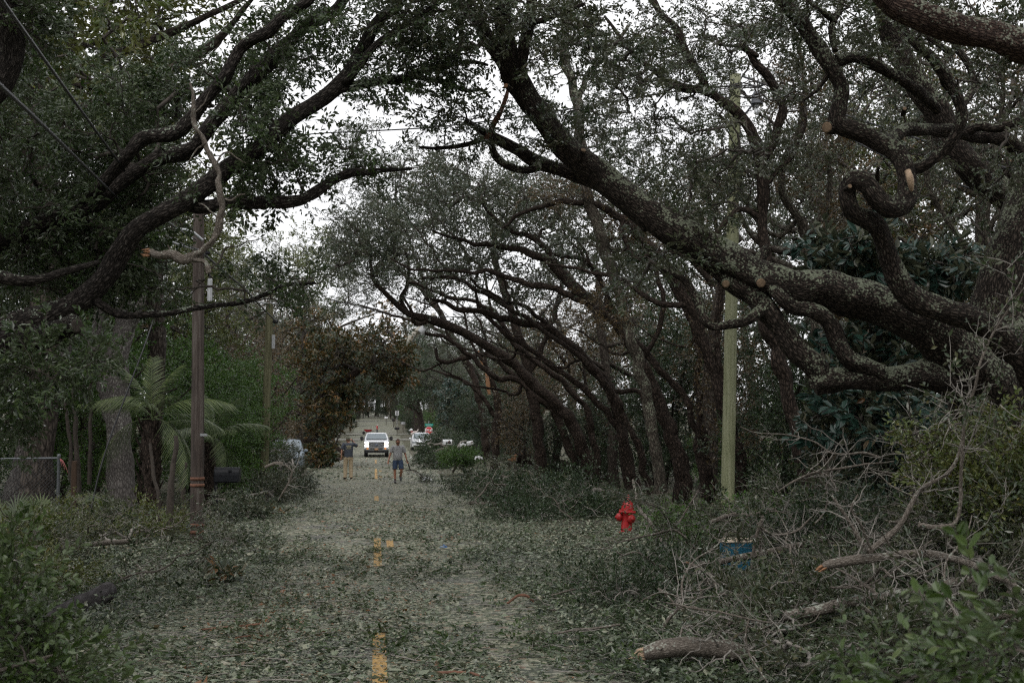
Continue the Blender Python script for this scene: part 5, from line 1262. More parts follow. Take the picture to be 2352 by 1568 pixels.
HB([(500, 376, 13.2, 6), (512, 352, 13.2, 5), (528, 345, 13.2, 4), (548, 362, 13.2, 4), (566, 375, 13.2, 3)], M['fallen_bark'], 'twig', sides=6)
HB([(512, 455, 13.2, 7), (530, 460, 13.2, 5), (548, 450, 13.2, 4), (566, 448, 13.2, 3)], M['fallen_bark'], 'twig', sides=6)
HB([(444, 260, 13.2, 4), (470, 240, 13.2, 3), (486, 214, 13.2, 2)], M['fallen_bark'], 'twig', sides=6)
HB([(470, 330, 13.2, 5), (450, 350, 13.2, 4), (436, 378, 13.2, 2)], M['fallen_bark'], 'twig', sides=6)
HB([(508, 500, 13.2, 5), (486, 490, 13.2, 4), (468, 470, 13.2, 3), (455, 466, 13.2, 2)], M['fallen_bark'], 'twig', sides=6)
HB([(400, 588, 13.2, 5), (388, 572, 13.2, 4), (384, 560, 13.2, 3)], M['fallen_bark'], 'twig', sides=6)
mb = MB(); rs = np.random.default_rng(5)
for k in range(13):
    s = P(340 + rs.uniform(-2, 6), 580 + rs.uniform(-8, 9), 13.2 + rs.uniform(-.035, .035)); e = s + np.array([-rs.uniform(.02, .075), rs.uniform(-.02, .02), rs.uniform(-.012, .018)])
    tube(mb, [s, (s + e) / 2, e], [.009, .007, .001], 4)
mb.build('splinters', M['split_wood'], hb)

# ------------------------------------------------------------------ fire hydrant
hy = on_ground(1437, 25.4)
ht = thing('fire_hydrant', 'red fire hydrant half hidden by bare twigs right of the road', 'fire hydrant', (hy[0], hy[1], hy[2] - .02), .35)
ht.rotation_euler = (.02, .05, .35)
M['red'] = plain('hydrant red enamel', (.36, .012, .014), .45, noise=.35, scale=9, dirt=(.22, .02, .015))
mb = MB(); lathe(mb, [(.0, 0), (.15, 0), (.15, .03), (.115, .035), (.108, .06), (.105, .38), (.112, .40)], sides=24); mb.build('barrel', M['red'], ht)
mb = MB(); lathe(mb, [(.112, .40), (.165, .41), (.17, .43), (.165, .45), (.12, .455)], sides=24); fl = mb.build('flange', M['red'], ht)
for k in range(8):
    a = k * math.pi / 4 + .2; mb = MB(); lathe(mb, [(0, .45), (.014, .45), (.014, .475), (0, .48)], (.145 * math.cos(a), .145 * math.sin(a), 0), sides=6); mb.build('bolt', M['red'], fl)
mb = MB(); lathe(mb, [(.12, .455), (.122, .50), (.115, .56), (.095, .61), (.065, .64), (.05, .65), (.048, .68), (.04, .69)], sides=24); mb.build('bonnet', M['red'], ht)
mb = MB(); lathe(mb, [(.042, .685), (.045, .70), (.03, .71), (.026, .75), (.018, .765), (0, .767)], sides=8); mb.build('operating_nut', M['red'], ht)
mb = MB(); lathe(mb, [(.06, .05), (.065, .12), (.085, .13), (.085, .165), (.07, .18), (.07, .205), (.03, .21), (.028, .235), (0, .237)], (0, 0, 0), 'z', 18, rot=np.array([[0, 0, -1], [0, 1, 0], [1, 0, 0]])); n_ = mb.build('side_nozzle', M['red'], ht, (0, 0, .32))
n_.rotation_euler = (0, 0, -.35)
mb = MB(); lathe(mb, [(.06, .05), (.07, .11), (.088, .115), (.088, .15), (.075, .165), (.03, .17), (.026, .19), (0, .19)], (0, 0, 0), 'z', 18, rot=np.array([[1, 0, 0], [0, 0, -1], [0, 1, 0]])); n_ = mb.build('front_nozzle', M['red'], ht, (0, 0, .30)); n_.rotation_euler = (0, 0, .15)

# ------------------------------------------------------------------ blue bin with a cream lid among the brush
bn = P(1693, 1300, 17.6); bz = float(gz(bn[0], bn[1])); top = P(1693, 1236, 17.6)[2]
bt = thing('storage_box', 'blue tub with a cream lid lying among the fallen branches', 'box', (bn[0], bn[1], top - .42), .12)
mb = MB(); prism(mb, [(-.165, .0), (.165, .0), (.20, .38), (-.20, .38)], -.16, .16, inset=.01)
for x in (-.1, 0, .1): box(mb, (x, -.165, .2), (.02, .014, .3), bevel=.004)
mb.build('tub', plain('faded blue plastic', (.03, .16, .25), .5, noise=.2, scale=6), bt)
mb = MB(); box(mb, (0, 0, .385), (.44, .36, .025), bevel=.01); prism(mb, [(-.17, .398), (.17, .398), (.14, .425), (-.14, .425)], -.14, .14, inset=.02); mb.build('lid', plain('cream plastic lid', (.62, .52, .40), .5, noise=.08), bt)


# ------------------------------------------------------------------ mailboxes
def mailbox(label, x, y, z, L, Wd, H, rz, mat, post=1.0, text_=None, scroll=False, tilt=0.0, group='mailboxes'):
    t_ = thing('mailbox', label, 'mailbox', (x, y, z), rz, group)
    t_.rotation_euler = (0, tilt, rz)
    a = np.linspace(0, math.pi, 9); o = [(-Wd / 2, 0)] + [(-Wd / 2 * math.cos(q), H * .45 + Wd / 2 * math.sin(q) * (H * .55) / (Wd / 2)) for q in a] + [(Wd / 2, 0)]
    mb = MB(); prism(mb, o, -L / 2, L / 2, axis='x', inset=.008); mb.build('body', mat, t_, (0, 0, post))
    mb = MB(); prism(mb, [(p[0] * 1.04, p[1] * 1.03 - .004) for p in o], -L / 2 - .014, -L / 2 - .001, axis='x'); d = mb.build('door', mat, t_, (0, 0, post))
    mb = MB(); box(mb, (-L / 2 - .025, 0, H * .8), (.02, .03, .03), bevel=.005); mb.build('latch', mat, d)
    mb = MB(); box(mb, (.05, -Wd / 2 - .008, H * .55), (.02, .008, H * .5)); box(mb, (.08, -Wd / 2 - .008, H * .75), (.08, .008, .05)); mb.build('flag', M['black'] if scroll else M['rust'], t_, (0, 0, post))
    mb = MB(); box(mb, (0, 0, -.02), (L * .85, Wd * .7, .025)); mb.build('base_plate', M['black'] if scroll else M['pole_brown'], t_, (0, 0, post))
    mb = MB()
    px = -L / 2 + .02 if scroll else 0
    box(mb, (px, 0, post / 2 - .02), (.075, .075, post + .04) if scroll else (.09, .09, post), bevel=.006)
    if scroll:
        box(mb, (px, 0, post + .1), (.085, .085, .24), bevel=.012)
        q = crom(np.array([(px, 0, post - .25), (px + .12, 0, post - .17), (px + .24, 0, post - .05), (px + .3, 0, post - .03)]), .03); tube(mb, q, .014, 6)
        box(mb, (px, 0, .12), (.10, .10, .24), bevel=.012); box(mb, (px, 0, .26), (.14, .14, .03), bevel=.008)
    mb.build('post', M['black'] if scroll else M['pole_brown'], t_)
    if text_:
        text(text_, 'house_number', t_, (.04, -Wd / 2 - .006, post + H * .36), H * .52, M['black'], bold=.010, sx=.95)
    return t_


g = on_ground(497, 32.5); mailbox('black mailbox on a scroll-braced black post beside the banded brown pole', g[0] + .30, g[1], g[2], .62, .28, .36, -.05, M['black'], P(525, 1103, 32.5)[2] - g[2] - .02, None, True)
g = on_ground(1028, 66); mailbox('white mailbox lettered 4465 above the round green bush', g[0], g[1], P(1028, 1020.5, 66)[2] - 1.05, .46, .22, .26, .03, M['white'], 1.05, '4465')
g = on_ground(1090, 66); mailbox('tilted white mailbox right of the one lettered 4465', g[0], g[1] + 1, P(1090, 1021, 66)[2] - 1.0, .30, .2, .2, .2, M['white'], 1.0, None, tilt=-.15)
for (vx, vy, d, wd, mt, lab) in ((887, 961, 215, .5, 'white', 'small white mailbox on its post on the far lawn, beyond the red-shirted child'), (912, 986, 168, .62, 'black', 'black mailbox beside the far dark trunk, left of the stop sign'), (904, 966, 200, .5, 'black', 'small black mailbox below the speed limit sign'), (926, 974, 175, .55, 'pvc', 'grey mailbox close against the far dark trunk')):
    g = P(vx, vy, d); pz = g[2] - 1.05
    mailbox(lab, g[0], g[1], pz, wd, .25, .3, .1, M[mt], 1.05)

# ------------------------------------------------------------------ signs
M['sign_red'] = plain('red sign sheeting', (.52, .018, .022), .5, noise=.05)
M['sign_white'] = plain('white sign sheeting', (.75, .76, .77), .5, noise=.04)
M['sign_green'] = plain('green sign sheeting', (.01, .24, .19), .5, noise=.05)


def octa(r): return [(r * math.cos(math.pi / 8 + k * math.pi / 4), r * math.sin(math.pi / 8 + k * math.pi / 4)) for k in range(8)]


d = 128; c = P(985, 988, d); gg = float(gz(c[0], c[1]))
st = thing('stop_sign', 'red octagonal stop sign rising from the bushes beyond the white car', 'stop sign', (c[0], c[1], c[2]))
mb = MB(); tube(mb, [(0, .04, gg - c[2] - .2), (0, .04, .95)], .03, 8); mb.build('post', M['galv'], st)
mb = MB(); prism(mb, octa(.41), .0, .02); mb.build('rim_plate', M['sign_white'], st)
mb = MB(); prism(mb, octa(.375), -.008, -.001); fc = mb.build('face', M['sign_red'], st)
text('STOP', 'lettering', st, (0, -.012, 0), .31, M['sign_white'], bold=.012, sx=.95)
ss = thing('street_name_sign', 'green street name sign on top of the stop sign post', 'street sign', (c[0] + .02, c[1], c[2] + .55), -.25)
mb = MB(); box(mb, (0, 0, 0), (.85, .02, .24), bevel=.008); mb.build('blade', M['sign_green'], ss)
mb = MB()
for k, (x, w, h) in enumerate(((-.22, .05, .10), (-.15, .035, .06), (-.09, .035, .06), (-.03, .035, .06), (.06, .05, .10), (.13, .035, .06), (.20, .035, .08), (.26, .03, .06))):
    box(mb, (x, -.013, -.02 + h / 2 - .03), (w * .35, .005, h)); box(mb, (x + w * .3, -.013, -.045 + (h * .8 if k % 2 else .01)), (w * .7, .005, .018))
mb.build('lettering', M['sign_white'], ss)
d = 178; c = P(912, 948, d); gg = float(gz(c[0], c[1]))
sl = thing('speed_limit_sign', 'white speed limit 25 sign far down the road beside the dark trunk', 'speed sign', (c[0], c[1], c[2]))
mb = MB(); tube(mb, [(0, .04, gg - c[2] - .2), (0, .04, .4)], .035, 8); mb.build('post', M['galv'], sl)
mb = MB(); box(mb, (0, 0, 0), (.50, .02, .64), bevel=.008); mb.build('plate', M['sign_white'], sl)
text('SPEED', 'lettering', sl, (0, -.014, .24), .12, M['black'], bold=.004)
text('LIMIT', 'lettering', sl, (0, -.014, .12), .12, M['black'], bold=.004)
text('25', 'lettering', sl, (0, -.014, -.13), .34, M['black'], bold=.012)

# pale animal-shaped yard ornament by the stop sign
d = 120; c = P(949, 992, d)
yo = thing('yard_ornament', 'pale animal-shaped yard ornament left of the stop sign', 'ornament', (c[0], c[1], c[2] - .3))
M['pale_pink'] = plain('chalky pale ornament paint', (.60, .52, .48), .6, noise=.12)
mb = MB(); q = crom(np.array([(-.14, 0, .05, .07), (-.1, 0, .2, .11), (.05, 0, .28, .10), (.22, 0, .32, .08), (.36, 0, .38, .05), (.45, 0, .52, .045), (.5, 0, .56, .02)]), .04); tube(mb, q[:, :3], q[:, 3], 12); mb.build('body', M['pale_pink'], yo)
mb = MB(); lathe(mb, [(0, -.14), (.08, -.12), (.13, -.03), (.13, .05), (.08, .12), (0, .14)], (-.18, 0, .5), sides=14); lathe(mb, [(.06, -.05), (.055, .05), (.03, .12), (0, .13)], (-.28, 0, .46), 'z', 10, rot=np.array([[0, 0, -1], [0, 1, 0], [1, 0, 0]])); mb.build('head', M['white'], yo)
mb = MB(); lathe(mb, [(.08, .30), (.115, .32), (.115, .37), (.08, .39)], (-.14, 0, 0), sides=12); mb.build('collar', M['red'], yo)
mb = MB(); tube(mb, [(-.1, 0, -.8), (-.1, 0, .12)], .03, 6); tube(mb, [(.1, 0, -.8), (.06, 0, .25)], .03, 6); mb.build('stake', M['black'], yo)

# ------------------------------------------------------------------ fence at the left edge
M['old_steel'] = plain('weathered fence steel', (.13, .14, .15), .6, metal=.3, noise=.2)
fp = on_ground(137, 26.6)
fe = thing('chain_link_fence', 'chain-link fence with a grey steel post at the left edge', 'fence', fp)
zt = P(137, 1048, 26.6)[2] - fp[2]; Lf = fp[0] - P(-60, 985, 26.6)[0]
mb = MB(); lathe(mb, [(.035, -.2), (.035, zt), (.042, zt + .01), (.03, zt + .05), (0, zt + .06)], sides=12); mb.build('post', M['old_steel'], fe)
mb = MB(); tube(mb, [(0, 0, zt - .03), (-Lf, .1, zt - .05)], .021, 8); mb.build('top_rail', M['old_steel'], fe)
mb = MB(); segs = []
for k in range(int((Lf + zt) / .075)):
    x0 = -k * .075
    for sg in (1, -1):
        p0 = np.array([x0, 0, 0.02]) if sg == 1 else np.array([x0, 0, zt - .05]); p1 = p0 + np.array([zt - .07, 0, sg * (zt - .07)])
        if p1[0] > 0: p1 = p0 + (p1 - p0) * (-p0[0] / max(1e-6, p1[0] - p0[0]))
        if p0[0] < -Lf: p0 = p0 + (p1 - p0) * ((-Lf - p0[0]) / max(1e-6, p1[0] - p0[0]))
        if p1[0] > p0[0] + .02: segs.append((np.linspace(p0, p1, 3) + np.array([0, .02 * sg, 0]), np.full(3, .0014)))
thin_branches(mb, segs, 0, 3); mb.build('wire_mesh', M['old_steel'], fe)['kind'] = 'stuff'
rb = thing('ribbon', 'faded pink ribbon tied to the top of the grey fence post', 'ribbon', (fp[0] + .03, fp[1] - .04, fp[2] + zt - .05))
mb = MB()
for k, (dx, L) in enumerate(((.10, .22), (.16, .28), (.05, .16))):
    q = np.array([(0, 0, 0), (dx * .4, -.02, -.04), (dx * .8, -.02 * k, -L * .6), (dx, .01, -L)])
    q = crom(q, .03); V = np.concatenate([q + [0, 0, .012], q - [0, 0, .012]]); n = len(q); i = np.arange(n - 1); mb.add(V, np.stack([i, i + 1, n + i + 1, n + i], 1))
mb.build('streamers', plain('faded pink ribbon', (.45, .14, .15), .6, noise=.3), rb)
wp = on_ground(173, 26.2)
mb = MB(); zt = P(173, 1058, 26.2)[2] - wp[2]; box(mb, (0, 0, zt / 2 - .1), (.10, .10, zt + .2), bevel=.012)
o = mb.build('wooden_post', bark_mat('brown post wood', (.02, .013, .009), (.06, .04, .028), (.12, .085, .06), amt=-.6, scale=.6, bump=.3), None, wp); tag(o, 'short square brown timber post right of the steel fence post', 'post')
for (a, lab, w) in (([(383, 1218, 25, 20), (392, 1130, 25, 15), (402, 1060, 25, 13), (406, 1000, 25, 9)], 'thin brown sapling leaning right, just left of the brown pole', 1), ([(366, 1215, 25.4, 12), (362, 1130, 25.4, 9), (352, 1075, 25.4, 8), (346, 1020, 25.4, 6)], 'slender pale sapling in front of the palm trunk', 1), ([(420, 1190, 27, 10), (424, 1110, 27, 9), (428, 1060, 27, 7)], 'thin pale stake close behind the brown pole', 1), ([(165, 1120, 30, 11), (160, 1000, 30, 9), (150, 910, 30, 6)], 'thin reddish sapling by the leaning lichen trunk, left one', 1), ([(180, 1130, 30, 13), (175, 1000, 30, 11), (168, 890, 30, 8)], 'thin reddish sapling by the leaning lichen trunk, right one', 1), ([(204, 1110, 30, 10), (208, 1000, 30, 9), (205, 880, 30, 7)], 'thin reddish sapling close left of the forked grey trunk', 1)):
    p, r = trace(a, .06, wob=.03); mb = MB(); tube(mb, p, r, 8, 0, rough=.2); tag(mb.build('sapling', plain('sapling bark', (.055, .044, .035), .85, noise=.35, scale=12)), lab, 'sapling', 'saplings on the left verge')

# ------------------------------------------------------------------ palms
def frond_mesh(rng, L, nl, ll, droop, hang):
    mb = MB(); t = np.linspace(0, 1, 14)
    ax = np.stack([L * t * (1 - .12 * droop * t), np.zeros(14), L * (.38 * t - droop * t ** 2)], 1)
    tube(mb, ax, np.linspace(.016, .004, 14), 5, 1)
    V = []; F = []; R = []
    for k in range(nl):
        s = .16 + .84 * k / nl; p = np.array([np.interp(s, t, ax[:, i]) for i in range(3)]); d = norm(np.array([np.interp(min(1, s + .03), t, ax[:, i]) for i in range(3)]) - p + 1e-6)
        for sg in (1, -1):
            l = ll * math.sin(math.pi * (.12 + .82 * s)) ** .6 * rng.uniform(.85, 1.1)
            o = norm(np.array([0, sg, 0]) * .9 + d * .75 + np.array([0, 0, rng.normal(.05, .08)]))
            q = [p + o * l * u + np.array([0, 0, -hang * l * u * u * rng.uniform(.7, 1.2)]) for u in (0, .33, .67, 1)]
            wv = norm(np.cross(o, [0, sg * .2, 1.0])) * .0105
            b0 = len(V)
            for u, qq in enumerate(q):
                f = (.6, 1, .8, .08)[u]; V += [qq - wv * f, qq + wv * f]
            F += [[b0 + 2 * u, b0 + 2 * u + 1, b0 + 2 * u + 3, b0 + 2 * u + 2] for u in range(3)]
            R += [rng.uniform(0, 1)] * 3
    mb.add(np.array(V), F, mat=0, rnd=np.array(R), smooth=False)
    return mb.mesh('frond', [M['leaf_palm'], M['leaf_palm']])


_rp = np.random.default_rng(55)
FR = [frond_mesh(_rp, 2.0 * s, 34, .50, dr, hg) for s, dr, hg in ((1, .5, .8), (1.1, .7, 1.0), (.95, .35, .6), (1.05, .9, 1.2))]


def palm(label, vx, d, zc, n, sc, seed, trunk_r=.17):
    r = np.random.default_rng(seed); g = on_ground(vx, d)
    t_ = thing('palm_tree', label, 'palm', g, 0, 'drooping palms on the left verge')
    mb = MB(); s = np.linspace(-.2, zc, 18); tube(mb, np.stack([.05 * np.sin(s), 0 * s, s], 1), trunk_r * (1 + .12 * np.cos(s * 11)), 12, 0, rough=.4, ridges=.02); mb.build('trunk', M['bark_mid'], t_)
    mb = MB()
    for k in range(34):
        a = k * 2.4; z = zc * (.15 + .85 * k / 34); dx, dy = math.cos(a), math.sin(a)
        tube(mb, [(dx * trunk_r * .9, dy * trunk_r * .9, z - .12), (dx * (trunk_r + .06), dy * (trunk_r + .06), z), (dx * (trunk_r + .13), dy * (trunk_r + .13), z + .14)], [.035, .028, .012], 5)
    mb.build('leaf_bases', M['bark_mid'], t_)['kind'] = 'stuff'
    for k in range(n):
        o = bpy.data.objects.new('frond', FR[k % 4]); COL.objects.link(o); o.parent = t_; o.location = (.05, 0, zc + r.uniform(-.1, .15))
        el = (1.1, .6, .1, -.3, .3, -.6)[k % 6] + r.normal(0, .12); o.rotation_euler = (r.normal(0, .3), -el, k * 2.399 + r.normal(0, .2)); q = sc * r.uniform(.85, 1.12); o.scale = (q, q, q)
    return t_


palm('palm with long drooping feathery fronds left of the brown pole', 345, 27.5, P(345, 965, 27.5)[2] - on_ground(345, 27.5)[2], 14, .74, 1)
palm('smaller palm mostly hidden behind the brown pole, fronds hanging over the black mailbox', 478, 34.5, P(478, 1015, 34.5)[2] - on_ground(478, 34.5)[2], 12, .8, 2, .14)


def palmetto(label, vx, d, n, sc, seed):
    r = np.random.default_rng(seed); g = on_ground(vx, d); t_ = thing('palmetto', label, 'palmetto', g, 0, 'low palmettos at the left edge')
    for k in range(n):
        mb = MB(); a = r.uniform(0, 6.28); el = r.uniform(.4, 1.2); L = r.uniform(.5, .8) * sc
        d0 = np.array([math.cos(a) * math.cos(el), math.sin(a) * math.cos(el), math.sin(el)]); tip = d0 * L
        tube(mb, [(0, 0, 0), tip * .5, tip], .008, 5, 0); sd_ = norm(np.cross(d0, [0, 0, 1.0])); up_ = np.cross(sd_, d0)
        V = []; F = []
        for j in range(17):
            th = (j / 16 - .5) * 3.6; o = d0 * math.cos(th) + sd_ * math.sin(th); l = .45 * sc * (1 - .12 * abs(th)); w = norm(np.cross(o, up_)) * .014; b0 = len(V)
            for u, f in ((0.05, .4), (.55, 1), (1, .1)):
                q = tip + o * l * u - np.array([0, 0, .18 * l * u * u]); V += [q - w * f, q + w * f]
            F += [[b0, b0 + 1, b0 + 3, b0 + 2], [b0 + 2, b0 + 3, b0 + 5, b0 + 4]]
        mb.add(np.array(V), F, rnd=r.uniform(.1, .9), smooth=False); mb.build('fan_leaf', M['leaf_palm'], t_)


palmetto('spiky fan-leaved palmetto cut by the left edge below the fence', 10, 21, 12, 1.1, 1)
palmetto('low dark palmetto at the foot of the short timber post', 105, 24, 9, .9, 2)
palmetto('small palmetto between the fence post and the palm', 215, 27, 8, .8, 3)
# ------------------------------------------------------------------ fallen branches and brush heaps
zfloor = lambda X, Y: np.maximum(gz(X, Y), np.where(np.abs(X) < 3.2, prof(Y), -9)) + .015


def twiggy(rng, pts, r, n, L, lev=2, up=.25):
    """Side twigs along a polyline, recursively; returns thin branches."""
    res = []
    seg = norm(np.gradient(pts, axis=0))
    for k in range(n):
        s = rng.uniform(.12, .98); i = int(s * (len(pts) - 1)); d = norm(seg[i] * rng.uniform(.3, 1) + rng.normal(0, .7, 3) + np.array([0, 0, up]))
        l = L * rng.uniform(.4, 1.15) * (1.15 - .6 * s); m = 6
        st = norm(d + rng.normal(0, .22, (m - 1, 3)) + np.array([0, 0, .04])) * l / (m - 1)
        p = np.vstack([pts[i], pts[i] + np.cumsum(st, 0)]); r0 = min(r[i] * .6, .004 + .009 * l)
        res.append((p, np.linspace(r0, r0 * .35, m)))
        if lev > 1:
            res += twiggy(rng, p, np.linspace(r0, r0 * .35, m), max(2, int(n * .35)), L * .5, lev - 1, up)
    return res


def fallen(rows, label, seed, n=7, L=.5, lev=2, mat='fallen_bark', leaves=0, torn=None, group='fallen branches in the roadside brush', leafm='leaf_oak', up=.2, name='fallen_branch', temps=None, sides=9):
    rng = np.random.default_rng(seed)
    rows = [(a, b_, d * .87 if 12 <= d <= 13.2 and name == 'fallen_branch' else d, w * (.8 if name == 'fallen_branch' else 1)) for a, b_, d, w in rows]
    p, r = trace(rows, .05, rng=rng, wob=.04); gp = p[len(p) // 2].copy()
    t_ = thing(name, label, 'branch', (0, 0, 0), 0, group)
    mb = MB(); tube(mb, p, r, sides, 0, rough=.22, ridges=.003); mb.build('stem', M[mat], t_)
    mb = MB(); br = twiggy(rng, p, r, n, L, lev, up)
    for q, _ in br: q[:, 2] = np.maximum(q[:, 2], zfloor(q[:, 0], q[:, 1]))
    thin_branches(mb, br, 1, 5)
    if leaves:
        k = rng.integers(0, len(br), leaves); pos = np.stack([br[i][0][rng.integers(2, 6)] for i in k]); ds = np.stack([br[i][0][-1] - br[i][0][2] for i in k]) + rng.normal(0, .15, (leaves, 3))
        place_sprays(mb, temps or T_BRUSH, pos, ds, rng.uniform(.7, 1.2, leaves), rng, twigs=1, zmin=zfloor)
    mb.build('twigs', [M[leafm], M['twig_grey']], t_)['kind'] = 'stuff'
    if torn is not None:
        e = MB(); q, d = p[torn], norm(p[torn] - p[torn + (1 if torn == 0 else -1)]); rr = r[torn]
        for k in range(14):
            s = q + rng.normal(0, rr * .5, 3); tube(e, [s - d * .03, s + d * rr * rng.uniform(.2, .8), s + d * rr * rng.uniform(.8, 1.7) + rng.normal(0, rr * .12, 3)], [rr * .34, rr * .22, rr * .03], 5)
        e.build('torn_end', M['pale_wood' if name == 'fallen_log' else 'split_wood'], t_)
    return t_


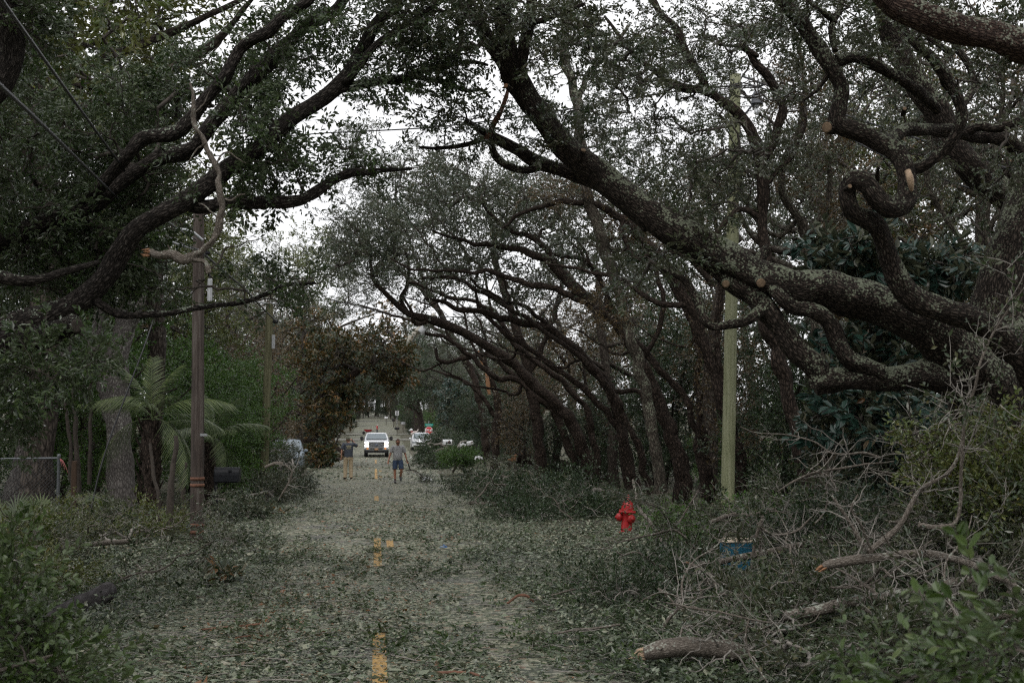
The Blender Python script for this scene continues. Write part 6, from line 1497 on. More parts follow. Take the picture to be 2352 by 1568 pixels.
FB = [
    ([(1890, 1310, 13, 22), (1910, 1303, 13, 28), (1984, 1290, 13, 27), (2051, 1273, 13, 26), (2134, 1269, 13, 24), (2218, 1286, 12.8, 20), (2301, 1325, 12.4, 16), (2370, 1372, 12, 12)], 'thick pale branch with an orange torn end, lying level across the heap', 10, .7, 0, 0),
    ([(1996, 1264, 13, 18), (2051, 1212, 13, 17), (2084, 1168, 13, 15), (2114, 1128, 13, 13), (2161, 1088, 13, 11), (2192, 1050, 13, 9), (2215, 1000, 13, 6)], 'branch rising steeply to the right out of the heap', 9, .6, 0, None),
    ([(2100, 1200, 12.2, 15), (2140, 1205, 12.2, 15), (2185, 1200, 12.2, 14), (2206, 1186, 12.2, 12), (2205, 1112, 12.2, 11), (2200, 1030, 12.2, 10), (2222, 960, 12.2, 9), (2244, 900, 12.2, 8), (2256, 840, 12.2, 7), (2288, 770, 12.2, 6), (2320, 714, 12.2, 5), (2356, 660, 12.2, 3)], 'tall thin upright branch standing in front of the oak trunk', 12, .6, 26, None),
    ([(2010, 1282, 13.2, 13), (1978, 1245, 13.2, 12), (1951, 1202, 13.2, 11), (1934, 1175, 13.2, 10), (1914, 1145, 13.2, 7)], 'dark short branch leaning left above the thick pale branch', 6, .45, 0, None),
    ([(1724, 1330, 15, 10), (1731, 1270, 15, 10), (1734, 1225, 15, 10), (1739, 1203, 15, 10), (1749, 1186, 15, 9)], 'upright forked branch standing beside the blue tub', 3, .3, 0, None),
    ([(1738, 1202, 15, 9), (1768, 1226, 15, 9), (1808, 1227, 15, 8), (1838, 1214, 15, 7), (1860, 1190, 15, 5)], 'bowed branch dipping just right of the blue tub', 5, .5, 4, None),
    ([(1750, 1190, 15.1, 8), (1748, 1260, 15.1, 8), (1740, 1330, 15.1, 7)], 'straight grey stick propped behind the upright fork', 2, .3, 0, None),
    ([(1630, 1200, 19, 14), (1681, 1183, 19, 12), (1754, 1172, 19, 10), (1834, 1152, 19, 7), (1900, 1130, 19, 4)], 'mossy branch resting level below the mossy pole', 8, .6, 8, None),
    ([(1452, 1106, 21, 7), (1462, 1140, 20.5, 9), (1476, 1178, 20, 10), (1505, 1215, 19, 10), (1535, 1256, 18, 10), (1570, 1288, 17, 10), (1610, 1316, 16, 9), (1655, 1376, 15, 8)], 'long pale bare branch slanting down from beside the hydrant', 8, .6, 0, None),
    ([(1606, 1118, 19, 5), (1590, 1150, 19, 6), (1568, 1180, 19, 6), (1528, 1228, 18.6, 5)], 'thin pale branch crossing the long slanting one near the hydrant', 4, .4, 0, None),
    ([(1905, 1341, 11.5, 7), (1950, 1343, 11.5, 8), (1990, 1341, 11.5, 8), (2034, 1318, 11.5, 8), (2090, 1287, 11.5, 7), (2140, 1250, 11.5, 4)], 'slim smooth branch curving up in front of the thick pale branch', 5, .45, 0, None),
    ([(2096, 1345, 10.6, 14), (2114, 1378, 10.6, 14), (2136, 1424, 10.4, 14), (2170, 1478, 10.2, 12), (2200, 1540, 10, 8)], 'grey branch plunging to the lower right corner', 8, .5, 0, None),
    ([(2110, 1360, 10.8, 9), (2184, 1388, 10.8, 10), (2284, 1405, 10.8, 10), (2370, 1440, 10.8, 10)], 'long grey branch running level to the right edge', 8, .5, 0, None),
    ([(1722, 1430, 9.8, 5), (1712, 1460, 9.8, 6), (1711, 1490, 9.8, 6), (1728, 1525, 9.7, 6), (1758, 1570, 9.6, 5)], 'thin curved stick hanging over the broken log', 4, .35, 0, None),
    ([(1540, 1394, 12, 4), (1600, 1402, 12, 6), (1668, 1408, 12, 6), (1734, 1418, 12, 5), (1790, 1432, 12, 3)], 'long straight thin branch above the broken log', 7, .5, 6, None),
    ([(1256, 1402, 14.3, 5), (1285, 1410, 14.3, 7), (1318, 1422, 14.2, 8), (1366, 1427, 14.2, 8)], 'short pale stick at the road edge', 5, .45, 0, None),
    ([(1224, 1381, 15, 6), (1270, 1370, 15, 6), (1318, 1358, 15.2, 6), (1418, 1348, 15.4, 5), (1520, 1340, 15.6, 3)], 'long thin grey branch reaching from the heap towards the road', 8, .5, 8, None),
    ([(1270, 1447, 13.1, 4), (1310, 1447, 13.1, 7), (1364, 1447, 13.1, 8), (1420, 1440, 13.1, 6)], 'pale level stick under the short one at the road edge', 4, .4, 2, None),
    ([(1150, 1093, 36, 7), (1184, 1108, 36, 8), (1206, 1124, 36, 8), (1212, 1136, 36, 7)], 'thick bent grey limb on the dark brush mound', 4, .6, 0, None),
    ([(1212, 1134, 36, 7), (1180, 1130, 36, 6), (1150, 1140, 36, 5), (1130, 1160, 36, 3)], 'pale curved limb low on the dark brush mound', 4, .6, 0, None),
    ([(1090, 1150, 33, 4), (1110, 1125, 33, 5), (1128, 1108, 33, 4)], 'thin light stick leaning left on the dark brush mound', 2, .4, 0, None),
    ([(1015, 1022, 64, 3), (1032, 1030, 63, 5), (1046, 1052, 62, 6), (1060, 1076, 61, 6), (1090, 1090, 60, 5)], 'bare pale limb lying over the round green bush', 6, 1.0, 0, None),
    ([(640, 1150, 27, 3), (650, 1130, 27, 6), (662, 1108, 27, 6), (668, 1085, 27, 5), (655, 1070, 27, 3)], 'pale forked branch sticking up beyond the black mailbox', 8, .6, 0, None),
    ([(608, 1073, 27.5, 9), (630, 1062, 27.5, 9), (648, 1062, 27.5, 9)], 'sawn pale branch end pointing at the road beyond the black mailbox', 3, .5, 0, None),
    ([(2240, 1460, 8.6, 6), (2200, 1400, 8.8, 7), (2180, 1330, 9, 6), (2200, 1260, 9.2, 5), (2230, 1180, 9.4, 3)], 'thin dark upright twig near the right edge', 8, .5, 14, None),
    ([(1560, 1290, 15, 5), (1600, 1300, 15, 7), (1640, 1320, 14.6, 8), (1650, 1372, 14.2, 8), (1630, 1420, 14, 6)], 'crooked pale branch below the blue tub', 6, .5, 0, 2),
    ([(1420, 1250, 17.5, 3), (1480, 1235, 17.5, 6), (1540, 1215, 17.5, 6), (1560, 1226, 17.5, 5), (1590, 1260, 17.4, 3)], 'arched bare branch left of the blue tub', 6, .5, 4, None),
    ([(2060, 1395, 11.3, 12), (2010, 1360, 11.4, 10), (1960, 1330, 11.6, 8), (1900, 1300, 11.8, 5)], 'branch falling back left under the thick pale one', 7, .5, 0, None),
    ([(1980, 1130, 12.6, 5), (1960, 1170, 12.6, 7), (1985, 1215, 12.7, 7), (2010, 1250, 12.8, 6)], 'thin bent branch arching over the middle of the heap', 6, .5, 0, None),
    ([(1790, 1130, 14, 3), (1830, 1105, 14, 6), (1880, 1085, 14, 7), (1960, 1075, 14, 6), (2060, 1060, 14, 4)], 'long arching spray of bare twigs above the blue tub', 9, .6, 4, None),
]
for i, (rows, lab, n, L, lv, torn) in enumerate(FB):
    fallen(rows, lab, 500 + i, n, L, 2, 'fallen_bark', lv, torn)
fallen([(1476, 1502, 10.7, 28), (1500, 1498, 10.7, 40), (1550, 1490, 10.7, 43), (1620, 1488, 10.7, 42), (1690, 1494, 10.8, 40), (1750, 1506, 10.9, 36), (1820, 1526, 11, 30)], 'thick mossy log with a pale splintered end near the bottom right', 580, 5, .5, 2, 'fallen_bark', 0, 0, 'fallen logs', name='fallen_log', sides=18)
M['smooth_log'] = bark_mat('smooth dark log', (.03, .026, .026), (.055, .05, .05), (.09, .085, .085), amt=-.6, scale=.3, bump=.25)
p, r = trace([(60, 1470, 13.2, 50), (110, 1435, 13.6, 52), (160, 1403, 14.2, 50), (210, 1378, 14.8, 48), (238, 1364, 15.2, 46), (249, 1358, 15.4, 42), (254, 1355, 15.5, 22)], .05)
mb = MB(); tube(mb, p, r, 22, 0, rough=.06); tag(mb.build('fallen_log', M['smooth_log']), 'smooth dark round-ended log lying on the left verge', 'log', 'fallen logs')
p, r = trace([(1185, 1052, 58, 24), (1215, 1056, 58, 26), (1260, 1062, 57, 28), (1310, 1075, 56, 28)], .2)
t_ = thing('fallen_log', 'dark log with an orange broken end, right of the round green bush', 'log', (0, 0, 0), 0, 'fallen logs')
mb = MB(); tube(mb, p, r, 12, 0, rough=.2, ridges=.02); mb.build('stem', M['bark_mid'], t_)
mb = MB(); rs = np.random.default_rng(9)
for k in range(12):
    s = P(1186 + rs.uniform(-3, 5), 1050 + rs.uniform(-9, 9), 58); tube(mb, [s + np.array([.2, 0, 0]), s - np.array([rs.uniform(.1, .35), 0, -.02])], [.12, .02], 5)
mb.build('torn_end', M['split_wood'], t_)
for rows, lab in (([(462, 1450, 13.0, 4), (500, 1443, 13.1, 6), (550, 1436, 13.2, 7), (604, 1431, 13.3, 5)], 'reddish stripped stick on the road at lower left'), ([(1164, 1388, 15, 5), (1178, 1376, 15, 6), (1192, 1367, 15, 6), (1211, 1368, 15, 6), (1226, 1382, 15, 5)], 'bent reddish twig at the right edge of the road'), ([(1003, 1543, 10.7, 5), (1030, 1546, 10.7, 8), (1070, 1545, 10.7, 7)], 'dark red stick on the road at the bottom edge'), ([(1080, 1548, 10.7, 6), (1095, 1556, 10.6, 7), (1110, 1564, 10.5, 6)], 'short stick with an orange broken tip at the bottom edge'), ([(540, 1465, 12.5, 3), (580, 1462, 12.6, 5), (640, 1458, 12.7, 3)], 'thin red-brown twig lying on the road below the longer stripped stick')):
    p, r = trace(rows, .03, wob=.008); p[:, 2] = np.maximum(p[:, 2], prof(p[:, 1]) + .02); mb = MB(); tube(mb, p, r, 8, 0, rough=.3); tag(mb.build('stick', M['red_stick']), lab, 'stick', 'sticks lying on the road')

# copies of bare tangled branches scattered through the heaps (prototype meshes shared)
def bare_proto(seed, leaves):
    rng = np.random.default_rng(seed)
    st = norm(np.array([1.0, 0, .12]) + rng.normal(0, .22, (9, 3))) * .2
    p = np.vstack([[0, 0, 0], np.cumsum(st, 0)]); r = np.linspace(.017, .005, 10)
    t_ = thing('fallen_branch', 'x', 'branch', (0, 0, 0))
    mb = MB(); q = crom(np.hstack([p, r[:, None]]), .06); tube(mb, q[:, :3], q[:, 3], 6, 0, rough=.2); mb.build('stem', M['fallen_bark'], t_)
    mb = MB(); br = twiggy(rng, p, r, 8, .6, 2, .15); thin_branches(mb, br, 1, 4)
    if leaves:
        k = rng.integers(0, len(br), leaves); pos = np.stack([br[i][0][rng.integers(2, 6)] for i in k]); ds = np.stack([br[i][0][-1] - br[i][0][2] for i in k]) + rng.normal(0, .15, (leaves, 3))
        place_sprays(mb, T_BRUSH, pos, ds, rng.uniform(.7, 1.2, leaves), rng, twigs=1)
    mb.build('twigs', [M['leaf_oak'], M['twig_grey']], t_)['kind'] = 'stuff'
    KIDS[t_.name] = kids(t_); return t_


BP = [bare_proto(600 + k, lv) for k, lv in enumerate((0, 0, 0, 34, 40))]
_rb = np.random.default_rng(610); used = [False] * len(BP)


def strew(n, vx0, vx1, d0, d1, h0, h1, label, group, ks):
    for i in range(n):
        k = int(_rb.choice(ks)); d = _rb.uniform(d0, d1); vx = _rb.uniform(vx0, vx1)
        while (1590 < vx < 1790 and d < 18) or (1340 < vx < 1530 and d > 15): d = _rb.uniform(d0, d1); vx = _rb.uniform(vx0, vx1)
        g = on_ground(vx, d, _rb.uniform(h0, h1)); rz = _rb.uniform(0, 6.28); tl = (_rb.normal(0, .3), _rb.normal(-.1, .3)); s = _rb.uniform(.7, 1.25)
        if not used[k]:
            o = BP[k]; used[k] = True; o.location = g; o.rotation_euler = (*tl, rz); o.scale = (s, s, s); o['label'] = label; o['group'] = group
        else: dup(BP[k], g, rz, s, label, group, tl)


strew(40, 1500, 2380, 10.5, 16, .05, .5, 'thin bare grey branch tangled in the big heap at lower right', 'bare branches tangled in the big heap', (0, 1, 2))
strew(20, 1750, 2380, 13.5, 18, .3, 1.0, 'thin bare grey branch on top of the big heap at lower right', 'bare branches on top of the big heap', (0, 1, 2))
strew(34, 2020, 2400, 12.5, 16, .7, 2.0, 'thin bare grey branch high in the tangle at the right edge', 'bare branches high at the right edge', (0, 1, 2))
strew(22, 1350, 2000, 13, 21, .02, .35, 'leafy torn branch lying in the brush between hydrant and heap', 'leafy branches between hydrant and heap', (3, 4, 3, 0))
strew(14, 20, 450, 15, 26, .0, .15, 'leafy torn branch lying on the left verge', 'leafy branches on the left verge', (3, 4, 4, 1))
strew(12, 1080, 1440, 24, 38, .1, .7, 'leafy torn branch lying on the dark brush mound', 'leafy branches on the dark mound', (3, 4, 0))


# leafy heaps: fallen oak tops piled on the verge
def heap(name, label, cat, base_rows, blobs, leafm, temps, seed, per=6, bare=.0, tip=.004, size=1.0, barkm='fallen_bark', group=None, tw=1, bend=.3, upmix=.7, tw_r=.003, wood='twig_grey', zf=True, sides=4):
    rng = np.random.default_rng(seed); t_ = thing(name, label, cat, (0, 0, 0), 0, group)
    nodes, rads = [], []
    mb = MB()
    for rows in base_rows:
        p, r = trace(rows, .1, rng=rng); p[:, 2] = np.maximum(p[:, 2], gz(p[:, 0], p[:, 1]) + .03); tube(mb, p, r, 8, 0, rough=.2); nodes += list(p); rads += list(r)
    mb.build('stem', M[barkm], t_)
    mb = MB(); foliate(rng, mb, nodes, rads, blobs, temps, per=per, nseg=5, tip=tip, bare=bare, rmax=.7, bend=bend, twigs=tw, tw_r=tw_r, zmin=zfloor if zf else None, size=size, upmix=upmix, sides=sides)
    mb.build('foliage', [M[leafm], M[wood]], t_)['kind'] = 'stuff'
    return t_


heap('brush_heap', 'big heap of fallen oak tops filling the lower right corner', 'brush', [[(1800, 1420, 12, 26), (1950, 1380, 12, 24), (2150, 1350, 12, 22), (2380, 1300, 12, 24)], [(2000, 1460, 10, 20), (2200, 1430, 10, 20), (2400, 1400, 10, 20)]],
     [blobv(1800, 1400, 12.6, 190, 60, 80, 1.2), blobv(2050, 1350, 13.4, 200, 80, 100, 1.2), blobv(2270, 1230, 12.4, 130, 140, 90, 1.5), blobv(2150, 1480, 9.6, 240, 70, 70, 1.0), blobv(1700, 1500, 10.5, 200, 50, 50, .8)], 'leaf_oak', T_BRUSH, 701, per=5, bare=.25)
heap('brush_heap', 'yellow-green leafy oak top leaning against the right edge', 'brush', [[(2400, 1330, 13, 26), (2330, 1180, 13, 20), (2290, 1040, 13, 12), (2280, 950, 13, 7)]],
     [blobv(2290, 1040, 13, 80, 110, 50, .9), blobv(2200, 1120, 12.8, 80, 90, 34, .9), blobv(2340, 1180, 12.6, 70, 120, 50, .9), blobv(2120, 1010, 13.6, 40, 50, 8, .5)], 'leaf_yellow', T_BRUSH, 702, per=5, bare=.1, wood='twig')
heap('brush_heap', 'leafy tangle of small fallen branches between the hydrant and the big heap', 'brush', [[(1500, 1330, 16.5, 16), (1640, 1290, 16.5, 16), (1850, 1250, 16.5, 16), (2000, 1230, 17, 12)]],
     [blobv(1540, 1320, 16.6, 150, 36, 60, 1.8), blobv(1850, 1240, 17, 100, 50, 50, 2.0), blobv(1690, 1330, 15.5, 90, 20, 24, .8), blobv(1430, 1360, 15, 140, 24, 40, 1.4), blobv(1950, 1180, 16.5, 120, 60, 44, 1.4)], 'leaf_dark', T_BRUSH, 703, per=5, bare=.25)
heap('ground_shrub', 'bright green low weeds behind the blue tub', 'shrub', [[(1500, 1240, 23, 8), (1750, 1200, 22, 8), (2000, 1200, 20, 8)]],
     [blobv(1560, 1200, 23, 90, 26, 40, 1.2), blobv(1740, 1200, 22, 130, 36, 50, 1.4), blobv(1960, 1200, 20, 150, 50, 50, 1.4)], 'leaf_bright', T_BRUSH, 704, per=5)
heap('brush_heap', 'dark mound of fallen oak tops along the right road edge behind the bare road', 'brush', [[(1080, 1190, 36, 12), (1180, 1150, 35, 14), (1300, 1140, 34, 14), (1420, 1150, 33, 12)]],
     [blobv(1180, 1130, 36, 110, 44, 80, 2.4), blobv(1300, 1140, 33, 130, 60, 100, 2.4), blobv(1080, 1120, 42, 70, 26, 40, 2.0), blobv(1230, 1190, 30, 150, 26, 50, 1.6), blobv(1400, 1180, 30, 80, 50, 40, 1.5)], 'leaf_dark', T_MID, 705, tw=0, per=5, bare=.08, tip=.006, size=.85, tw_r=.005)
heap('brush_heap', 'low brush and torn leaves banked along the left road edge by the black mailbox', 'brush', [[(600, 1150, 36, 12), (640, 1120, 38, 12), (700, 1090, 44, 10)]],
     [blobv(625, 1125, 37, 60, 36, 70, 1.8), blobv(625, 1065, 44, 50, 40, 60, 2.0), blobv(654, 1058, 58, 36, 38, 70, 1.0), blobv(560, 1185, 30, 80, 16, 40, 1.2), blobv(680, 1110, 42, 50, 24, 40, 1.6)], 'leaf_grey', T_MID, 706, tw=0, per=5, bare=.08, tip=.006, size=.85, tw_r=.005)
heap('brush_heap', 'tangle of dry dull leaves and twigs on the left verge below the fence', 'brush', [[(0, 1290, 20, 12), (120, 1260, 20, 12), (300, 1240, 22, 12)]],
     [blobv(60, 1230, 20, 140, 50, 54, 1.6), blobv(240, 1200, 24, 130, 50, 54, 1.8), blobv(380, 1210, 25, 100, 26, 40, 1.4), blobv(120, 1330, 16.5, 150, 24, 36, 1.2)], 'leaf_yellow', T_BRUSH, 707, per=5, bare=.2)
heap('fallen_magnolia', 'fallen magnolia top with rust-backed leaves blocking the left half of the road', 'fallen tree', [[(600, 985, 79, 16), (700, 940, 78, 18), (780, 880, 78, 18), (860, 830, 78, 12)], [(700, 1010, 78, 12), (760, 1020, 76, 12), (800, 1050, 75, 8)]],
     [blobv(750, 820, 78, 95, 70, 80, 3.5), blobv(865, 810, 79, 95, 66, 84, 3.5), blobv(745, 960, 77, 62, 90, 96, 2.5), blobv(800, 910, 78, 34, 40, 40, 2), blobv(905, 850, 80, 50, 44, 50, 2.2), blobv(880, 740, 82, 80, 60, 24, 2.5), blobv(740, 1050, 74, 50, 26, 50, 1.8), blobv(700, 760, 82, 110, 80, 40, 3)], 'leaf_rust', T_MAGFAR, 708, tw=0, bare=.12, per=4, tip=.02, size=1.15, tw_r=.01, barkm='bark_mid', zf=False, wood='twig')
heap('round_bush', 'round grey-green bush below the white mailbox lettered 4465', 'bush', [[(1040, 1085, 60, 6), (1056, 1060, 60, 6), (1070, 1085, 60, 6)]], [blobv(1056, 1050, 60, 46, 20, 110, 1.2)], 'leaf_bright', T_MID, 709, tw=0, per=6, tip=.006, size=.7, tw_r=.005)
heap('brush_heap', 'dark shrubbery hiding the right half of the white car', 'shrub', [[(960, 1060, 92, 5), (1020, 1030, 92, 6), (1110, 1040, 90, 6)]], [blobv(1010, 1015, 95, 52, 30, 110, 2.4), blobv(970, 1045, 88, 34, 18, 60, 1.6), blobv(1090, 1030, 88, 60, 28, 90, 2.4), blobv(1000, 1062, 72, 50, 14, 40, 1.5)], 'leaf_dark', T_FAR, 710, tw=0, per=6, tip=.01, tw_r=.008, size=.8)
heap('magnolia_shrub', 'dark evergreen mass behind the splintered trunk and stop sign', 'shrub', [[(1070, 1020, 105, 10), (1075, 950, 105, 8), (1080, 880, 105, 6)]], [blobv(1060, 930, 105, 70, 60, 150, 3), blobv(1120, 960, 100, 50, 60, 80, 3)], 'leaf_magnolia', T_MAGFAR, 711, tw=0, per=5, tip=.015, tw_r=.01, barkm='bark_bg', zf=False, wood='twig')
heap('near_sprig', 'out-of-focus green sprigs at the bottom right corner', 'branch', [[(2420, 1680, 5.2, 14), (2280, 1620, 5.2, 10), (2100, 1600, 5.4, 8), (1960, 1600, 5.4, 6)]],
     [blobv(2270, 1580, 5.4, 110, 16, 6, .3), blobv(2120, 1590, 5.4, 120, 12, 6, .3), blobv(1990, 1555, 6.0, 80, 22, 5, .3)], 'leaf_near', T_NEAR, 712, per=2, tip=.0025, size=.85, zf=False, tw=2, tw_r=.002, wood='twig')
heap('near_sprig', 'big-leaved olive sprig reaching in low at the right edge', 'branch', [[(2440, 1520, 4.2, 12), (2370, 1500, 4.2, 8), (2300, 1490, 4.2, 5)]], [blobv(2310, 1500, 4.2, 60, 40, 6, .2)], 'leaf_near', T_NEAR, 713, per=3, tip=.0025, size=.9, zf=False, tw=2, tw_r=.002, wood='twig')
heap('near_sprig', 'leafy green oak bough hanging into the lower left corner', 'branch', [[(-140, 1480, 7.5, 26), (-40, 1440, 7.6, 18), (60, 1420, 7.8, 12), (150, 1410, 8, 6)], [(-120, 1620, 7, 20), (0, 1540, 7.2, 12), (120, 1500, 7.4, 6)]],
     [blobv(20, 1350, 7.8, 60, 50, 12, .4), blobv(50, 1450, 7.6, 80, 60, 16, .4), blobv(120, 1545, 7.4, 130, 30, 15, .4), blobv(-20, 1500, 7.4, 80, 80, 14, .4)], 'leaf_near', T_NEAR, 714, per=3, tip=.003, size=.95, zf=True, tw=2, tw_r=.002, wood='twig')
for i, (vx, d, lab) in enumerate(((548, 17.2, 'clump of rust-brown magnolia leaves on the left side of the road'), (620, 31, 'small rusty leaf clump near the black mailbox'))):
    g = on_ground(vx, d); rng = np.random.default_rng(720 + i); t_ = thing('magnolia_sprig', lab, 'leaf sprig', g)
    mb = MB(); place_sprays(mb, T_MAG, rng.normal(0, .07, (5, 3)) * [1, 1, .2] + [0, 0, .08], rng.normal(0, 1, (5, 3)) * [1, 1, .4] + [0, 0, .3], .95, rng, rng.uniform(.8, 1, 5), twigs=1, tw_r=.008); mb.build('leaves', [M['leaf_rust'], M['twig']], t_)
    mb = MB(); place_sprays(mb, T_OAK, rng.normal(0, .12, (10, 3)) * [1.8, 1, .2] + [-.15, 0, .06], rng.normal(0, 1, (10, 3)) * [1, 1, .3], 1.0, rng, twigs=1); mb.build('green_leaves', [M['leaf_dark'], M['twig']], t_)

# magnolia with big glossy leaves behind the right oak
mg = thing('magnolia_tree', 'magnolia with big glossy dark leaves behind the knotted low limbs of the right oak', 'tree', (0, 0, 0))
_nodes, _rad = [], []
RL([(2050, 1200, 20, 40), (2045, 1050, 20, 34), (2020, 900, 20, 30), (2010, 760, 20, 24), (1995, 620, 20, 16), (1985, 520, 20, 9)], 12, 95, 'trunk', mg, M['bark_mid'], .01, .25)
mb = MB()
foliate(np.random.default_rng(730), mb, _nodes, _rad, [blobv(1930, 580, 19.6, 100, 50, 26, .9), blobv(2040, 640, 20, 130, 70, 34, 1), blobv(1990, 820, 20, 130, 90, 44, 1), blobv(1930, 980, 20.4, 110, 80, 30, 1), blobv(2060, 1000, 19, 130, 120, 60, 1), blobv(2180, 620, 20, 80, 60, 16, .8)], T_MAG, per=4, nseg=6, tip=.008, rmax=.5, twigs=1, tw_r=.006)
mb.build('crown', [M['leaf_magnolia'], M['twig']], mg)['kind'] = 'stuff'
# ------------------------------------------------------------------ vehicles
M['car_white'] = plain('white car paint', (.72, .73, .75), .25, noise=.03, scale=3, spec=.6)
M['car_blue'] = plain('grey-blue car paint', (.22, .27, .32), .3, noise=.05, scale=3, spec=.6)
M['chrome'] = plain('chrome trim', (.6, .61, .63), .2, metal=.9, noise=.05)
M['glass'] = plain('windscreen glass', (.16, .20, .22), .06, noise=.15, scale=2, spec=.9)
M['tyre'] = plain('tyre rubber', (.02, .02, .021), .85, noise=.3)
M['trim'] = plain('black plastic trim', (.02, .02, .022), .6, noise=.2)
M['lamp_on'] = plain('lit headlamp', (.9, .9, .88), .2, noise=.02, emit=((1.0, .95, .85), 9.0))
M['amber'] = plain('amber lamp', (.62, .22, .03), .3, noise=.1, emit=((1, .35, .05), .8))
M['badge_blue'] = plain('dark blue badge', (.02, .05, .16), .3, noise=.05)
M['plate'] = plain('front plate', (.48, .28, .16), .5, noise=.25, scale=6)


def rring(hw, z0, z1, r, y, n=3):
    pts = []
    for cx, cz, a0 in ((hw - r, z0 + r, -90), (hw - r, z1 - r, 0), (-hw + r, z1 - r, 90), (-hw + r, z0 + r, 180)):
        for k in range(n + 1):
            a = math.radians(a0 + 90 * k / n); pts.append((cx + r * math.cos(a), y, cz + r * math.sin(a)))
    return pts


def rect_ring(hw, y0, y1, z, r, n=3):
    pts = []
    for cx, cy, a0 in ((hw - r, y0 + r, -90), (hw - r, y1 - r, 0), (-hw + r, y1 - r, 90), (-hw + r, y0 + r, 180)):
        for k in range(n + 1):
            a = math.radians(a0 + 90 * k / n); pts.append((cx + r * math.cos(a), cy + r * math.sin(a), z))
    return pts


def wheel(parent, x, y, r, w):
    rt = np.array([[0, 0, 1], [0, 1, 0], [-1, 0, 0]])
    e = bpy.data.objects.new('wheel', None); COL.objects.link(e); e.parent = parent; e.location = (x, y, r)
    mb = MB(); lathe(mb, [(r * .6, -w / 2), (r * .93, -w / 2), (r, -w * .38), (r, w * .38), (r * .93, w / 2), (r * .6, w / 2)], sides=22, rot=rt); mb.build('tyre', M['tyre'], e)
    mb = MB(); lathe(mb, [(0, -w * .42), (r * .58, -w * .42), (r * .62, -w * .3), (r * .62, w * .3), (r * .58, w * .42), (0, w * .42)], sides=18, rot=rt); mb.build('rim', M['galv'], e)


def quad_pane(parent, name, c, th, mat):
    """A thin pane through four corners."""
    c = np.asarray(c, float); n = norm(np.cross(c[1] - c[0], c[3] - c[0])); mb = MB(); loft(mb, [c, c + n * th], smooth=False); return mb.build(name, mat, parent)


